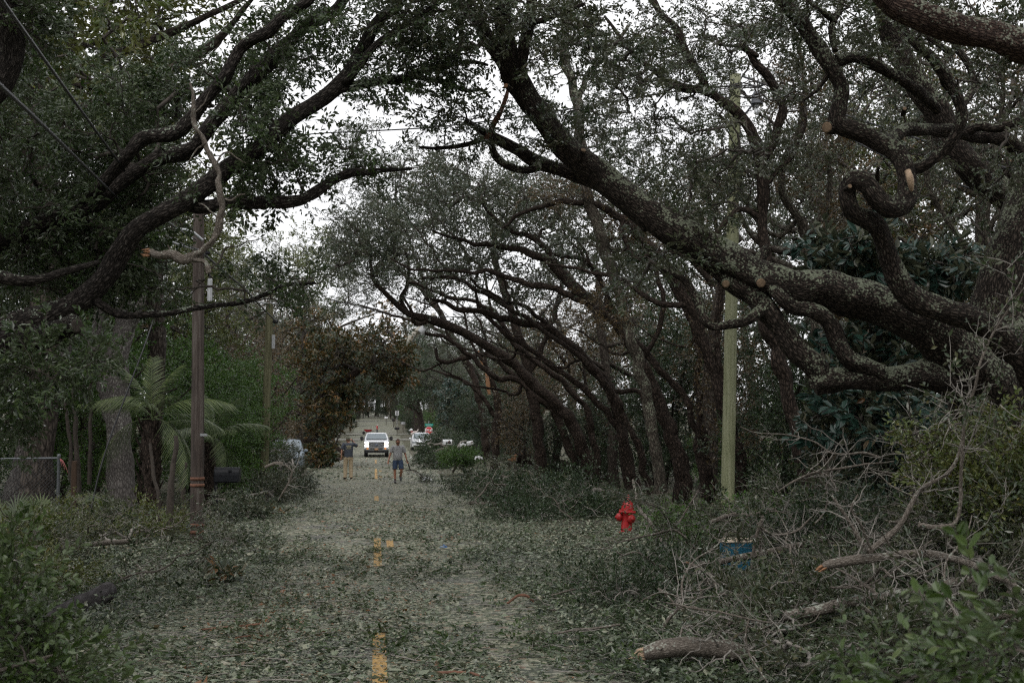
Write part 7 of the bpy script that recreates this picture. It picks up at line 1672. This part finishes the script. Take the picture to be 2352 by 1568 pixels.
def pickup(x, y, z):
    t_ = thing('pickup_truck', 'white pickup truck with lit headlights facing up the littered road', 'pickup truck', (x, y, z))
    mb = MB(); loft(mb, [rring(.90, .60, 1.24, .10, 0), rring(.97, .55, 1.30, .10, .10), rring(1.0, .52, 1.36, .10, .55), rring(1.015, .50, 1.40, .08, 1.5), rring(1.015, .5, 1.40, .08, 3.9), rring(1.015, .5, 1.42, .06, 6.1)], smooth=True); mb.build('body', M['car_white'], t_)
    mb = MB(); loft(mb, [rect_ring(.99, 1.35, 4.0, 1.38, .1), rect_ring(.95, 1.62, 3.95, 1.6, .1), rect_ring(.82, 2.0, 3.85, 1.9, .12), rect_ring(.76, 2.15, 3.75, 1.965, .14), rect_ring(.6, 2.4, 3.5, 1.985, .16)]); mb.build('cab', M['car_white'], t_)
    quad_pane(t_, 'windscreen', [(-.86, 1.405, 1.45), (.86, 1.405, 1.45), (.74, 1.965, 1.90), (-.74, 1.965, 1.90)], .02, M['glass'])
    for s in (-1, 1): quad_pane(t_, 'side_window', [(s * .975, 1.75, 1.5), (s * .975, 3.7, 1.5), (s * .855, 3.6, 1.86), (s * .855, 2.1, 1.86)][::s], .012, M['glass'])
    mb = MB(); prism(mb, [(-.8, 1.405), (.8, 1.405), (.8, 1.445), (-.8, 1.445)], 1.30, 1.40); mb.build('cowl', M['trim'], t_)
    for s in (-.35, .35):
        mb = MB(); tube(mb, [(s, 1.40, 1.455), (s + .3, 1.44, 1.49), (s + .55, 1.46, 1.50)], .012, 5); mb.build('wiper', M['trim'], t_)
    mb = MB(); prism(mb, [(-.60, .80), (.60, .80), (.64, 1.02), (.62, 1.24), (-.62, 1.24), (-.64, 1.02)], -.05, .05, inset=.02); gr = mb.build('grille', M['trim'], t_)
    for k, zb in enumerate((.84, .93, 1.02, 1.11, 1.20)):
        mb = MB(); box(mb, (0, -.065, zb), (1.16 if k != 2 else 1.22, .03, .035 if k != 2 else .06), bevel=.006); mb.build('grille_bar', M['chrome'], gr)
    mb = MB(); a = np.linspace(0, 2 * math.pi, 21)[:-1]; prism(mb, [(.155 * math.cos(q), 1.02 + .065 * math.sin(q)) for q in a], -.112, -.08, inset=.008); mb.build('badge', M['chrome'], gr)
    mb = MB(); prism(mb, [(.14 * math.cos(q), 1.02 + .054 * math.sin(q)) for q in a], -.118, -.1125); mb.build('badge_face', M['badge_blue'], gr)
    text('Ford', 'badge_script', gr, (0, -.121, 1.02), .085, M['chrome'], sx=1.2)
    for s in (-1, 1):
        for z0, z1, xi in ((1.10, 1.25, .66), (.84, 1.00, .68)):
            mb = MB(); prism(mb, [(s * xi, z0), (s * .93, z0 + .01), (s * .945, z1 - .02), (s * xi, z1)], -.045, .12, inset=.02); mb.build('headlight', M['lamp_on'], t_)
        mb = MB(); prism(mb, [(s * .645, 1.005), (s * .93, 1.01), (s * .93, 1.09), (s * .645, 1.095)], -.035, .1, inset=.01); mb.build('side_marker', M['amber'], t_)
        mb = MB(); tube(mb, [(s * .98, 1.75, 1.47), (s * 1.12, 1.72, 1.47)], .035, 6); tube(mb, [(s * .97, 1.75, 1.56), (s * 1.12, 1.72, 1.56)], .02, 6); ar = mb.build('mirror_arm', M['trim'], t_)
        mb = MB(); box(mb, (s * 1.22, 1.72, 1.53), (.24, .16, .33), bevel=.05); mb.build('mirror', M['trim'], t_)
        mb = MB(); box(mb, (s * .72, -.20, .70), (.15, .03, .07), bevel=.01); mb.build('fog_lamp', M['amber'], t_)
        for yy in (1.0, 5.0): wheel(t_, s * .86, yy, .40, .28)
    mb = MB(); loft(mb, [rring(.90, .58, .80, .05, -.19), rring(.98, .58, .80, .05, -.12), rring(1.01, .57, .80, .05, .12)]); bm = mb.build('bumper', M['chrome'], t_)
    mb = MB(); box(mb, (0, -.20, .69), (1.05, .03, .11), bevel=.01); mb.build('air_intake', M['trim'], bm)
    mb = MB(); box(mb, (.0, -.225, .66), (.30, .012, .15)); mb.build('number_plate', M['plate'], bm)
    mb = MB(); prism(mb, [(-.86, .36), (.86, .36), (.95, .57), (-.95, .57)], -.12, .2); mb.build('air_dam', M['trim'], t_)
    mb = MB(); box(mb, (0, 3.0, .42), (1.5, 4.6, .16)); mb.build('chassis', M['trim'], t_)
    return t_


def car(label, x, y, z, rz, paint, sc=1.0):
    t_ = thing('parked_car', label, 'car', (x, y, z), rz, 'parked cars')
    mb = MB(); loft(mb, [rring(.72, .40, .78, .1, 0), rring(.85, .30, .88, .12, .15), rring(.90, .24, .98, .12, .7), rring(.92, .22, 1.03, .1, 1.5), rring(.92, .22, 1.05, .1, 3.8), rring(.86, .3, 1.02, .12, 4.5)]); mb.build('body', paint, t_)
    mb = MB(); loft(mb, [rect_ring(.88, 1.0, 4.3, 1.0, .1), rect_ring(.82, 1.45, 4.2, 1.25, .1), rect_ring(.72, 1.9, 4.05, 1.55, .12), rect_ring(.66, 2.1, 3.9, 1.62, .14), rect_ring(.5, 2.3, 3.7, 1.64, .14)]); mb.build('cabin', paint, t_)
    quad_pane(t_, 'windscreen', [(-.76, 1.10, 1.06), (.76, 1.10, 1.06), (.64, 1.845, 1.53), (-.64, 1.845, 1.53)], .02, M['glass'])
    for s in (-1, 1):
        quad_pane(t_, 'side_window', [(s * .875, 1.45, 1.1), (s * .875, 3.9, 1.1), (s * .755, 3.75, 1.5), (s * .755, 2.05, 1.5)][::s], .012, M['glass'])
        mb = MB(); box(mb, (s * 1.0, 1.45, 1.10), (.2, .12, .14), bevel=.04); mb.build('mirror', paint, t_)
        mb = MB(); prism(mb, [(s * .45, .66), (s * .80, .70), (s * .82, .82), (s * .5, .78)], -.02, .1, inset=.02); mb.build('headlight', M['glass'], t_)
        for yy in (.85, 3.6): wheel(t_, s * .80, yy, .33, .22)
    mb = MB(); prism(mb, [(-.42, .58), (.42, .58), (.46, .74), (-.46, .74)], -.03, .08, inset=.01); mb.build('grille', M['trim'], t_)
    mb = MB(); prism(mb, [(-.7, .36), (.7, .36), (.75, .48), (-.75, .48)], -.02, .1, inset=.01); mb.build('lower_intake', M['trim'], t_)
    for yy in (2.2, 3.7):
        pass
    mb = MB(); tube(mb, [(-.6, 2.1, 1.66), (-.6, 3.8, 1.66)], .02, 6); tube(mb, [(.6, 2.1, 1.66), (.6, 3.8, 1.66)], .02, 6); mb.build('roof_rail', M['trim'], t_)
    t_.scale = (sc, sc, sc)
    return t_


tk = P(865, 985, 104.5)
pickup(tk[0], tk[1], float(prof(tk[1])) + .01)
cw = P(969, 985, 120); car('white parked car half hidden by dark shrubbery behind the walking man', cw[0], cw[1], float(prof(cw[1])) + .02, .0, M['car_white'], 1.04)
cg = P(655, 985, 62); car('grey-blue car buried in brush on the left verge', cg[0], cg[1], float(gz(cg[0], cg[1])) + .02, .05, M['car_blue'])


# ------------------------------------------------------------------ people
def skin_body(edges, pts, rad, root):
    """One continuous surface grown over a skeleton."""
    names = list(pts); ix = {n: i for i, n in enumerate(names)}
    me = bpy.data.meshes.new('body'); me.from_pydata([tuple(pts[n]) for n in names], [(ix[a], ix[b]) for a, b in edges], [])
    o = bpy.data.objects.new('tmp', me); COL.objects.link(o)
    m = o.modifiers.new('skin', 'SKIN'); m.use_smooth_shade = True; m.branch_smoothing = .4
    s = o.modifiers.new('sub', 'SUBSURF'); s.levels = 1; s.render_levels = 1
    if not me.skin_vertices: 
        return o, None
    for n in names:
        v = me.skin_vertices[0].data[ix[n]]; r = rad[n]; v.radius = r if isinstance(r, tuple) else (r, r); v.use_root = (n == root)
    dg = bpy.context.evaluated_depsgraph_get(); ev = o.evaluated_get(dg); m2 = bpy.data.meshes.new_from_object(ev)
    bpy.data.objects.remove(o)
    return m2, True


def mesh_to_mb(mb, me, mat=0):
    n = len(me.vertices); V = np.zeros(n * 3); me.vertices.foreach_get('co', V); V = V.reshape(-1, 3)
    f4 = [list(p.vertices) for p in me.polygons if len(p.vertices) == 4]; f3 = [list(p.vertices) for p in me.polygons if len(p.vertices) == 3]
    base = mb.n
    mb.add(V, f4 or None, None, mat=mat)
    if f3:
        mb.f3.append(np.array(f3) + base); mb.m3.append(np.full(len(f3), mat, np.int32)); mb.r3.append(np.full(len(f3), .5)); mb.uv3.append(np.zeros((len(f3), 3, 2))); mb.sm3.append(np.full(len(f3), True))


def ell_ring(c, rx, ry, ax=None, n=16, tilt=0.0):
    a = np.arange(n) / n * 2 * np.pi
    return np.stack([c[0] + rx * np.cos(a), c[1] + ry * np.sin(a), np.full(n, c[2]) + tilt * ry * np.sin(a)], 1)


def sleeve(mb, a, b, r0, r1, mat=0, n=10, over=.0):
    a, b = np.asarray(a, float), np.asarray(b, float); t = np.linspace(0, 1, 5)[:, None]
    tube(mb, a + (b - a) * t, np.linspace(r0, r1, 5), n, mat, rough=.12, seed=int(abs(a[0]) * 1000) % 50)


def hand(pts, rad, edges, w, tip, side, curl):
    """Palm and five unequal bent fingers grown from the wrist joint."""
    w = np.asarray(pts[w + ''] if isinstance(w, str) else w, float)
    d = norm(np.asarray(tip, float)); s_ = norm(np.cross(d, side)); pn = 'palm%d' % len(pts)
    pts[pn] = w + d * .075; rad[pn] = (.036, .018)
    return pn, d, s_


def person(name, label, loc, rz, J, skin, top, legs, shoes, hair, sc=1.0, cap=None, short_sleeve=True, shorts=False, hair_style='short', belly=.0):
    t_ = thing(name, label, 'person', loc, rz); t_.scale = (sc, sc, sc)
    g = lambda k: np.asarray(J[k], float)
    pts = {k: g(k) for k in ('pelvis', 'chest', 'neck')}
    pts['waist'] = g('pelvis') * .5 + g('chest') * .5; pts['skull'] = g('head')
    rad = {'pelvis': (.15, .10), 'waist': (.14, .10), 'chest': (.155, .105), 'neck': .058, 'skull': .06}
    edges = [('pelvis', 'waist'), ('waist', 'chest'), ('chest', 'neck'), ('neck', 'skull')]
    for s in 'LR':
        for a, b, r in (('sh', 'el', .052), ('el', 'wr', .042), ('wr', None, .028)):
            pts[a + s] = g(a + s); rad[a + s] = r
        edges += [('chest', 'sh' + s), ('sh' + s, 'el' + s), ('el' + s, 'wr' + s)]
        d = norm(g('wr' + s) - g('el' + s)); sd_ = norm(np.cross(d, [0, 1, .2])); dn = np.cross(sd_, d)
        pl = g('wr' + s) + d * .07; pts['pa' + s] = pl; rad['pa' + s] = (.034, .02); edges.append(('wr' + s, 'pa' + s))
        for f, (off, ln) in enumerate(((-.027, .062), (-.009, .075), (.009, .07), (.026, .055))):
            b0 = pl + sd_ * off + d * .02; b1 = b0 + d * ln * .55 - dn * .012; b2 = b1 + d * ln * .35 - dn * .035
            ks = []
            for q, bb in enumerate((b0, b1, b2)):
                k = f'f{s}{f}{q}'; pts[k] = bb; rad[k] = (.010, .010) if q < 2 else (.008, .008); ks.append(k)
            edges += [('pa' + s, ks[0]), (ks[0], ks[1]), (ks[1], ks[2])]
        tb = g('wr' + s) + d * .03 - sd_ * .03; tb2 = tb + d * .04 - sd_ * .02 - dn * .02
        pts['t' + s] = tb; rad['t' + s] = .012; pts['u' + s] = tb2; rad['u' + s] = .009; edges += [('wr' + s, 't' + s), ('t' + s, 'u' + s)]
        for a, r in (('hip', .088), ('kn', .058), ('an', .042)):
            pts[a + s] = g(a + s); rad[a + s] = r
        ca = g('kn' + s) * .65 + g('an' + s) * .35 + np.array([0, .015, 0]); pts['ca' + s] = ca; rad['ca' + s] = .058
        edges += [('pelvis', 'hip' + s), ('hip' + s, 'kn' + s), ('kn' + s, 'ca' + s), ('ca' + s, 'an' + s)]
        pts['to' + s] = g('to' + s); rad['to' + s] = .036; edges.append(('an' + s, 'to' + s))
    me, ok = skin_body(edges, pts, rad, 'pelvis')
    mb = MB(); mesh_to_mb(mb, me)
    # head: skull, jaw, nose, ears, set on the neck
    hd = g('head'); nk = g('neck'); nod = J.get('nod', 0.0)
    Rh = np.array(Matrix.Rotation(nod, 3, 'X'))
    hr = [(-.115, .040, .045, -.045), (-.09, .056, .068, -.028), (-.05, .066, .086, -.01), (0, .072, .095, 0), (.05, .074, .098, .004), (.09, .064, .085, .008), (.115, .042, .056, .01), (.124, .01, .014, .01)]
    rings = [ell_ring((0, yo, z), rx, ry) @ Rh.T + hd + [0, 0, .05] for z, rx, ry, yo in hr]
    loft(mb, rings)
    H = lambda p: np.asarray(p, float) @ Rh.T + hd + [0, 0, .05]
    tube(mb, [H((0, -.092, .02)), H((0, -.112, -.022)), H((0, -.095, -.034))], [.010, .016, .010], 8)
    for s in (-1, 1): tube(mb, [H((s * .070, .01, -.035)), H((s * .082, .012, -.005)), H((s * .076, .015, .028))], [.008, .016, .010], 6)
    tube(mb, [H((-.025, -.089, -.058)), H((0, -.098, -.056)), H((.025, -.089, -.058))], [.006, .010, .006], 6)
    body = mb.build('body', skin, t_)
    mb = MB()
    for s in (-1, 1): lathe(mb, [(0, -.012), (.010, -.008), (.012, 0), (0, .012)], H((s * .031, -.086, .012)), sides=8)
    mb.build('eyes', M['black'], body)
    # hair or cap
    mb = MB()
    if cap is None:
        loft(mb, [ell_ring((0, yo, z), rx, ry) @ Rh.T + hd + [0, 0, .05] for z, rx, ry, yo in ((.0, .070, .075, .028), (.045, .078, .088, .018), (.085, .072, .090, .012), (.118, .050, .064, .012), (.134, .012, .016, .012))]); mb.build('hair', hair, t_)
    else:
        loft(mb, [ell_ring((0, yo, z), rx, ry) @ Rh.T + hd + [0, 0, .05] for z, rx, ry, yo in ((-.03, .069, .07, .036), (.02, .076, .086, .024), (.05, .078, .096, .01))]); mb.build('hair', hair, t_)
        mb = MB(); loft(mb, [ell_ring((0, yo, z), rx, ry) @ Rh.T + hd + [0, 0, .05] for z, rx, ry, yo in ((.035, .081, .104, .006), (.08, .080, .102, .006), (.118, .062, .080, .008), (.140, .02, .03, .008))]); cp = mb.build('cap', cap, t_)
        mb = MB(); a = np.linspace(math.pi, 2 * math.pi, 9); o = [(.078 * math.cos(q), .006 + .10 * math.sin(q) * 1.75) for q in a]; V = np.array([[p[0], p[1], .048 + .02 * abs(p[0] / .08) * -1] for p in o]); V2 = V + [0, 0, .008]; loft(mb, [V @ Rh.T + hd + [0, 0, .05], V2 @ Rh.T + hd + [0, 0, .05]]); mb.build('peak', cap, cp)
    # shirt
    pv, ch = g('pelvis'), g('chest'); mb = MB(); n = 20
    L = lambda f: pv + (ch - pv) * f
    prof_ = [(-.12, .178, .128), (-.02, .180, .132 + belly * .6), (.25, .178, .132 + belly), (.5, .178, .130 + belly * .7), (.75, .188, .128), (1.0, .200, .122), (1.22, .205, .112), (1.38, .165, .098), (1.50, .085, .075), (1.56, .066, .066)]
    up_ = (nk - ch)
    rings = []
    for f, rx, ry in prof_:
        c = L(f) if f <= 1 else ch + (nk - ch) * min(1.0, (f - 1) / .52) ; rings.append(ell_ring((c[0], c[1] - (belly * .5 if .1 < f < .8 else 0), c[2]), rx, ry, n=n))
    rings = [r + np.stack([.006 * np.sin(np.arange(n) * 2.1 + i), .008 * np.cos(np.arange(n) * 1.7 + i * 2), np.zeros(n)], 1) for i, r in enumerate(rings)]
    loft(mb, rings, caps=False)
    for s in 'LR':
        a, b = g('sh' + s), g('el' + s); f = .72 if short_sleeve else 1.0
        ins = a + (ch - a) * .45 + np.array([0, 0, .02])
        tube(mb, [ins, a + (b - a) * .02, a + (b - a) * .35, a + (b - a) * f], [.085, .082, .078, .080], 12, 0, rough=.1, cap=False)
        if not short_sleeve: tube(mb, [b, g('wr' + s)], [.062, .045], 10, 0, cap=False)
    sh = mb.build('shirt', top, t_)
    # trousers or shorts
    mb = MB()
    loft(mb, [ell_ring((pv[0], pv[1], pv[2] + dz), rx, ry, n=n) for dz, rx, ry in ((.06, .165, .118), (-.03, .172, .125), (-.10, .174, .122), (-.16, .150, .10))], caps=True)
    for s in 'LR':
        h, k, a = g('hip' + s), g('kn' + s), g('an' + s)
        if shorts: tube(mb, [h + [0, 0, .0], h + (k - h) * .3, h + (k - h) * .6, h + (k - h) * .86], [.105, .108, .104, .100], 14, 0, rough=.08, cap=False)
        else: tube(mb, [h, h + (k - h) * .5, k, k + (a - k) * .4, k + (a - k) * .8, a + [0, 0, -.02]], [.105, .094, .078, .076, .070, .074], 14, 0, rough=.14, cap=False)
    mb.build('shorts' if shorts else 'trousers', legs, t_)
    for s in 'LR':
        a, t = g('an' + s), g('to' + s); d = norm(t - a); f = norm(np.array([d[0], d[1], 0]) if abs(d[2]) < .9 else d); mb = MB()
        heel = a + np.array([0, 0, -.045]) - f * .045; q = [heel, a + [0, 0, -.035], a * .5 + t * .5 + [0, 0, -.01], t, t + (t - a) * .12]
        tube(mb, q, [.038, .050, .047, .043, .022], 12, 0); tube(mb, [a + [0, 0, .03], a + [0, 0, -.03]], [.048, .05], 12, 0); mb.build('shoe', shoes, t_)
        if shorts:
            mb = MB(); tube(mb, [a + [0, 0, .075], a + [0, 0, .0]], [.046, .048], 12, 0, cap=False); mb.build('sock', shoes, t_)
    return t_, sh


SK1 = plain('tanned skin', (.42, .20, .13), .55, noise=.12, scale=10)
SK2 = plain('fair skin', (.46, .25, .17), .55, noise=.12, scale=10)
JA = dict(pelvis=(0, 0, .95), chest=(0, -.035, 1.30), neck=(0, -.075, 1.50), head=(0, -.12, 1.57), nod=.42,
          shL=(.19, -.04, 1.44), elL=(.29, .06, 1.16), wrL=(.36, .02, .92), shR=(-.19, -.04, 1.44), elR=(-.30, -.02, 1.15), wrR=(-.36, -.10, .90),
          hipL=(.10, 0, .90), knL=(.15, -.10, .50), anL=(.12, .20, .25), toL=(.13, .14, .10), hipR=(-.10, 0, .90), knR=(-.115, -.04, .50), anR=(-.10, -.01, .09), toR=(-.11, -.17, .04))
mn = P(914, 985, 51.0)
zg = float(prof(mn[1])) + .012
person('person', 'man in a grey t-shirt and navy shorts walking towards us, dragging a leafy branch', (mn[0], mn[1], zg), 0, JA, SK1, plain('heather grey cotton', (.36, .36, .37), .85, noise=.12, scale=20, bump=.2), plain('navy shorts cloth', (.04, .065, .12), .85, noise=.25, scale=14, bump=.2), plain('dark grey shoe', (.07, .075, .08), .7, noise=.3), plain('short brown hair', (.10, .05, .035), .8, noise=.3), shorts=True, belly=.03)
sg = thing('sunglasses', 'dark sunglasses worn by the man in the grey t-shirt', 'sunglasses', (mn[0], mn[1], zg))
Rn = np.array(Matrix.Rotation(.42, 3, 'X')); mb = MB(); hp_ = np.array([0, -.12, 1.62])
for s in (-1, 1):
    box(mb, np.array([s * .032, -.101, .012]) @ Rn.T + hp_, (.052, .008, .036), rot=Rn, bevel=.004); box(mb, np.array([s * .072, -.045, .015]) @ Rn.T + hp_, (.006, .11, .008), rot=Rn)
box(mb, np.array([0, -.102, .016]) @ Rn.T + hp_, (.02, .008, .008), rot=Rn); mb.build('frame', M['black'], sg)
JB = dict(pelvis=(0, 0, .96), chest=(0, 0, 1.32), neck=(0, -.01, 1.52), head=(0.02, -.04, 1.585), nod=.05,
          shL=(.20, 0, 1.46), elL=(.29, .03, 1.17), wrL=(.30, -.02, .92), shR=(-.20, 0, 1.46), elR=(-.40, -.10, 1.36), wrR=(-.20, -.12, 1.58),
          hipL=(.10, 0, .91), knL=(.125, -.03, .50), anL=(.135, .03, .09), toL=(.17, -.13, .04), hipR=(-.10, 0, .91), knR=(-.11, -.03, .50), anR=(-.115, .02, .09), toR=(-.15, -.14, .04))
m2 = P(801, 985, 55.5); z2g = float(prof(m2[1])) + .012
pt, sh = person('person', 'man in a dark slate t-shirt and khaki trousers seen from behind, phone to his ear', (m2[0], m2[1], z2g), math.pi + .1, JB, SK2, plain('slate blue cotton', (.055, .065, .085), .85, noise=.2, scale=20, bump=.2), plain('khaki cloth', (.44, .35, .23), .85, noise=.15, scale=12, bump=.25), plain('brown boot', (.06, .035, .025), .7, noise=.3), plain('cropped brown hair', (.10, .06, .04), .8, noise=.3), cap=plain('olive cap', (.12, .125, .09), .85, noise=.15), sc=1.03)
mb = MB()   # faded print on the back of the shirt (two arcs of block shapes and a bar)
for k in range(5): box(mb, (-.085 + .042 * k, .126 - abs(k - 2) * .004, 1.385 - abs(k - 2) * .004), (.033, .006, .045 if k % 2 else .052))
for k in range(4): box(mb, (-.06 + .04 * k, .131, 1.325), (.026, .006, .038))
for k in range(9): box(mb, (-.092 + .023 * k, .134 - abs(k - 4) * .002, 1.275), (.017, .006, .02))
mb.build('back_print', plain('faded cream print', (.42, .38, .24), .8, noise=.15), sh)
ph = thing('mobile_phone', 'dark phone held to the ear of the man in khaki trousers', 'phone', (m2[0] + .155, m2[1] + .10, z2g + 1.655), .3)
mb = MB(); box(mb, (0, 0, 0), (.012, .07, .15), bevel=.004); mb.build('case', M['black'], ph)
# branch the man drags
hand_p = np.array([mn[0] + .40, mn[1] + .0, zg + .84])
db = thing('fallen_branch', 'dark leafy branch dragged by the man in the grey t-shirt', 'branch', (0, 0, 0), 0, 'fallen branches in the roadside brush')
q = crom(np.array([[*(hand_p + [-.03, 0, .08]), .018], [*hand_p, .02], [*(hand_p + [.06, .05, -.2]), .028], [*(hand_p + [.12, .1, -.33]), .026], [*(hand_p + [.32, .2, -.36]), .02], [*(hand_p + [.5, .3, -.5]), .016], [*(hand_p + [.75, .5, -.75]), .012]]), .04)
mb = MB(); tube(mb, q[:, :3], q[:, 3], 8, 0, rough=.2); mb.build('stem', M['twig'], db); mb = MB(); q2 = crom(np.array([[*(hand_p + [.12, .1, -.33]), .016], [*(hand_p + [-.1, .12, -.34]), .012], [*(hand_p + [-.2, .1, -.42]), .008]]), .04); tube(mb, q2[:, :3], q2[:, 3], 6, 0); mb.build('side_stem', M['twig'], db)
rng = np.random.default_rng(31); mb = MB(); br = twiggy(rng, q[8:, :3], q[8:, 3], 16, .55, 2, -.5)
for b_, _ in br: b_[:, 2] = np.maximum(b_[:, 2], prof(b_[:, 1]) + .02)
thin_branches(mb, br, 1, 4); k = rng.integers(0, len(br), 60); pos = np.stack([br[i][0][rng.integers(2, 6)] for i in k]); pos[:, 0] += .12
place_sprays(mb, T_BRUSH, pos, rng.normal(0, 1, (60, 3)) + [.5, .2, -.5], .75, rng, twigs=1, zmin=zfloor); mb.build('twigs', [M['leaf_dark'], M['twig']], db)['kind'] = 'stuff'
# child with the wheelbarrow far off
rc = P(866, 985, 172); zc_ = float(prof(rc[1])) + .05
JC = dict(JB); JC.update(elR=(-.29, .0, 1.17), wrR=(-.32, -.12, .95), elL=(.28, .0, 1.17), wrL=(.31, -.12, .95), nod=.2)
person('person', 'small far figure in a red shirt and white cap standing by a red wheelbarrow', (rc[0], rc[1], zc_), 1.2, JC, SK2, plain('red cotton', (.46, .02, .04), .8, noise=.15), plain('dark trousers', (.02, .025, .04), .85, noise=.2), M['black'], plain('dark hair', (.05, .03, .02), .8), sc=.72, cap=M['white'])
wbp = P(846, 985, 171); wb = thing('wheelbarrow', 'red wheelbarrow standing left of the red-shirted figure', 'wheelbarrow', (wbp[0], wbp[1], float(prof(wbp[1])) + .05))
mb = MB(); rr_ = lambda hx, hy, z, x0=0: np.array([(x0 - hx, -hy, z), (x0 + hx, -hy, z), (x0 + hx, hy, z), (x0 - hx, hy, z)]); loft(mb, [rr_(.30, .2, .32), rr_(.62, .36, .66, -.05), rr_(.58, .33, .66, -.05), rr_(.27, .18, .35)], smooth=False); mb.build('tray', plain('red barrow paint', (.33, .02, .03), .5, noise=.2), wb)
mb = MB()
for s in (-1, 1): tube(mb, [(-.6, s * .08, .2), (0, s * .22, .31), (.95, s * .28, .55)], .022, 6); tube(mb, [(.2, s * .22, .34), (.3, s * .24, 0)], .02, 6)
mb.build('handles', M['pole_brown'], wb)
mb = MB(); lathe(mb, [(.12, -.05), (.2, -.04), (.2, .04), (.12, .05)], (-.62, 0, .2), 'y', 16); mb.build('wheel', M['tyre'], wb)
# white crumpled bags and scraps
for vx, vy, d, s, lab in ((981, 1049 + 55, 54, .28, 'white crumpled plastic bag on the verge behind the dragged branch'), (1063, 1022, 66, .22, 'curled white scrap caught in the brush between the two white mailboxes'), (1100, 1052, 58.5, .25, 'crumpled grey-white sheet beside the orange-ended log'), (944, 1051, 70, .09, 'tiny white scrap on the road edge under the white car')):
    p = P(vx, vy, d); gzz = float(max(gz(p[0], p[1]), prof(p[1]) - .1)); p[2] = max(p[2], gzz + .04); rng = np.random.default_rng(int(vx)); mb = MB(); n = 9
    u, v = np.meshgrid(np.linspace(-1, 1, n), np.linspace(-1, 1, n)); Z = .5 * rng.normal(0, .5, (n, n)) + .5 - .4 * (u ** 2 + v ** 2); V = np.stack([u + rng.normal(0, .1, (n, n)), .7 * v + rng.normal(0, .1, (n, n)), Z], -1).reshape(-1, 3) * s * .7
    i = np.arange(n - 1)[:, None] * n; j = np.arange(n - 1)[None]; mb.add(V, np.stack([i + j, i + j + 1, i + n + j + 1, i + n + j], -1).reshape(-1, 4), smooth=False)
    tag(mb.build('plastic_scrap', M['white'], None, p), lab, 'plastic scrap', 'white scraps along the road')
p = P(1018, 1255, 22); mb = MB(); box(mb, (0, 0, .0), (.14, .1, .012), bevel=.004); box(mb, (.03, .02, .02), (.07, .06, .012), rot=Matrix.Rotation(.4, 3, 'Y'), bevel=.004); tag(mb.build('plastic_scrap', plain('bright blue plastic', (.03, .16, .42), .4, noise=.2), None, (p[0], p[1], float(prof(p[1])) + .04)), 'bright blue plastic scrap on the road', 'plastic scrap')

# anything never placed is removed
for k, o in list(PROTO.items()):
    if _first[k]:
        for c in KIDS[o.name]: bpy.data.objects.remove(c)
        bpy.data.objects.remove(o)
for o in COL.objects:
    if o.parent is None and o.get('label') == 'x': print('UNLABELLED', o.name)
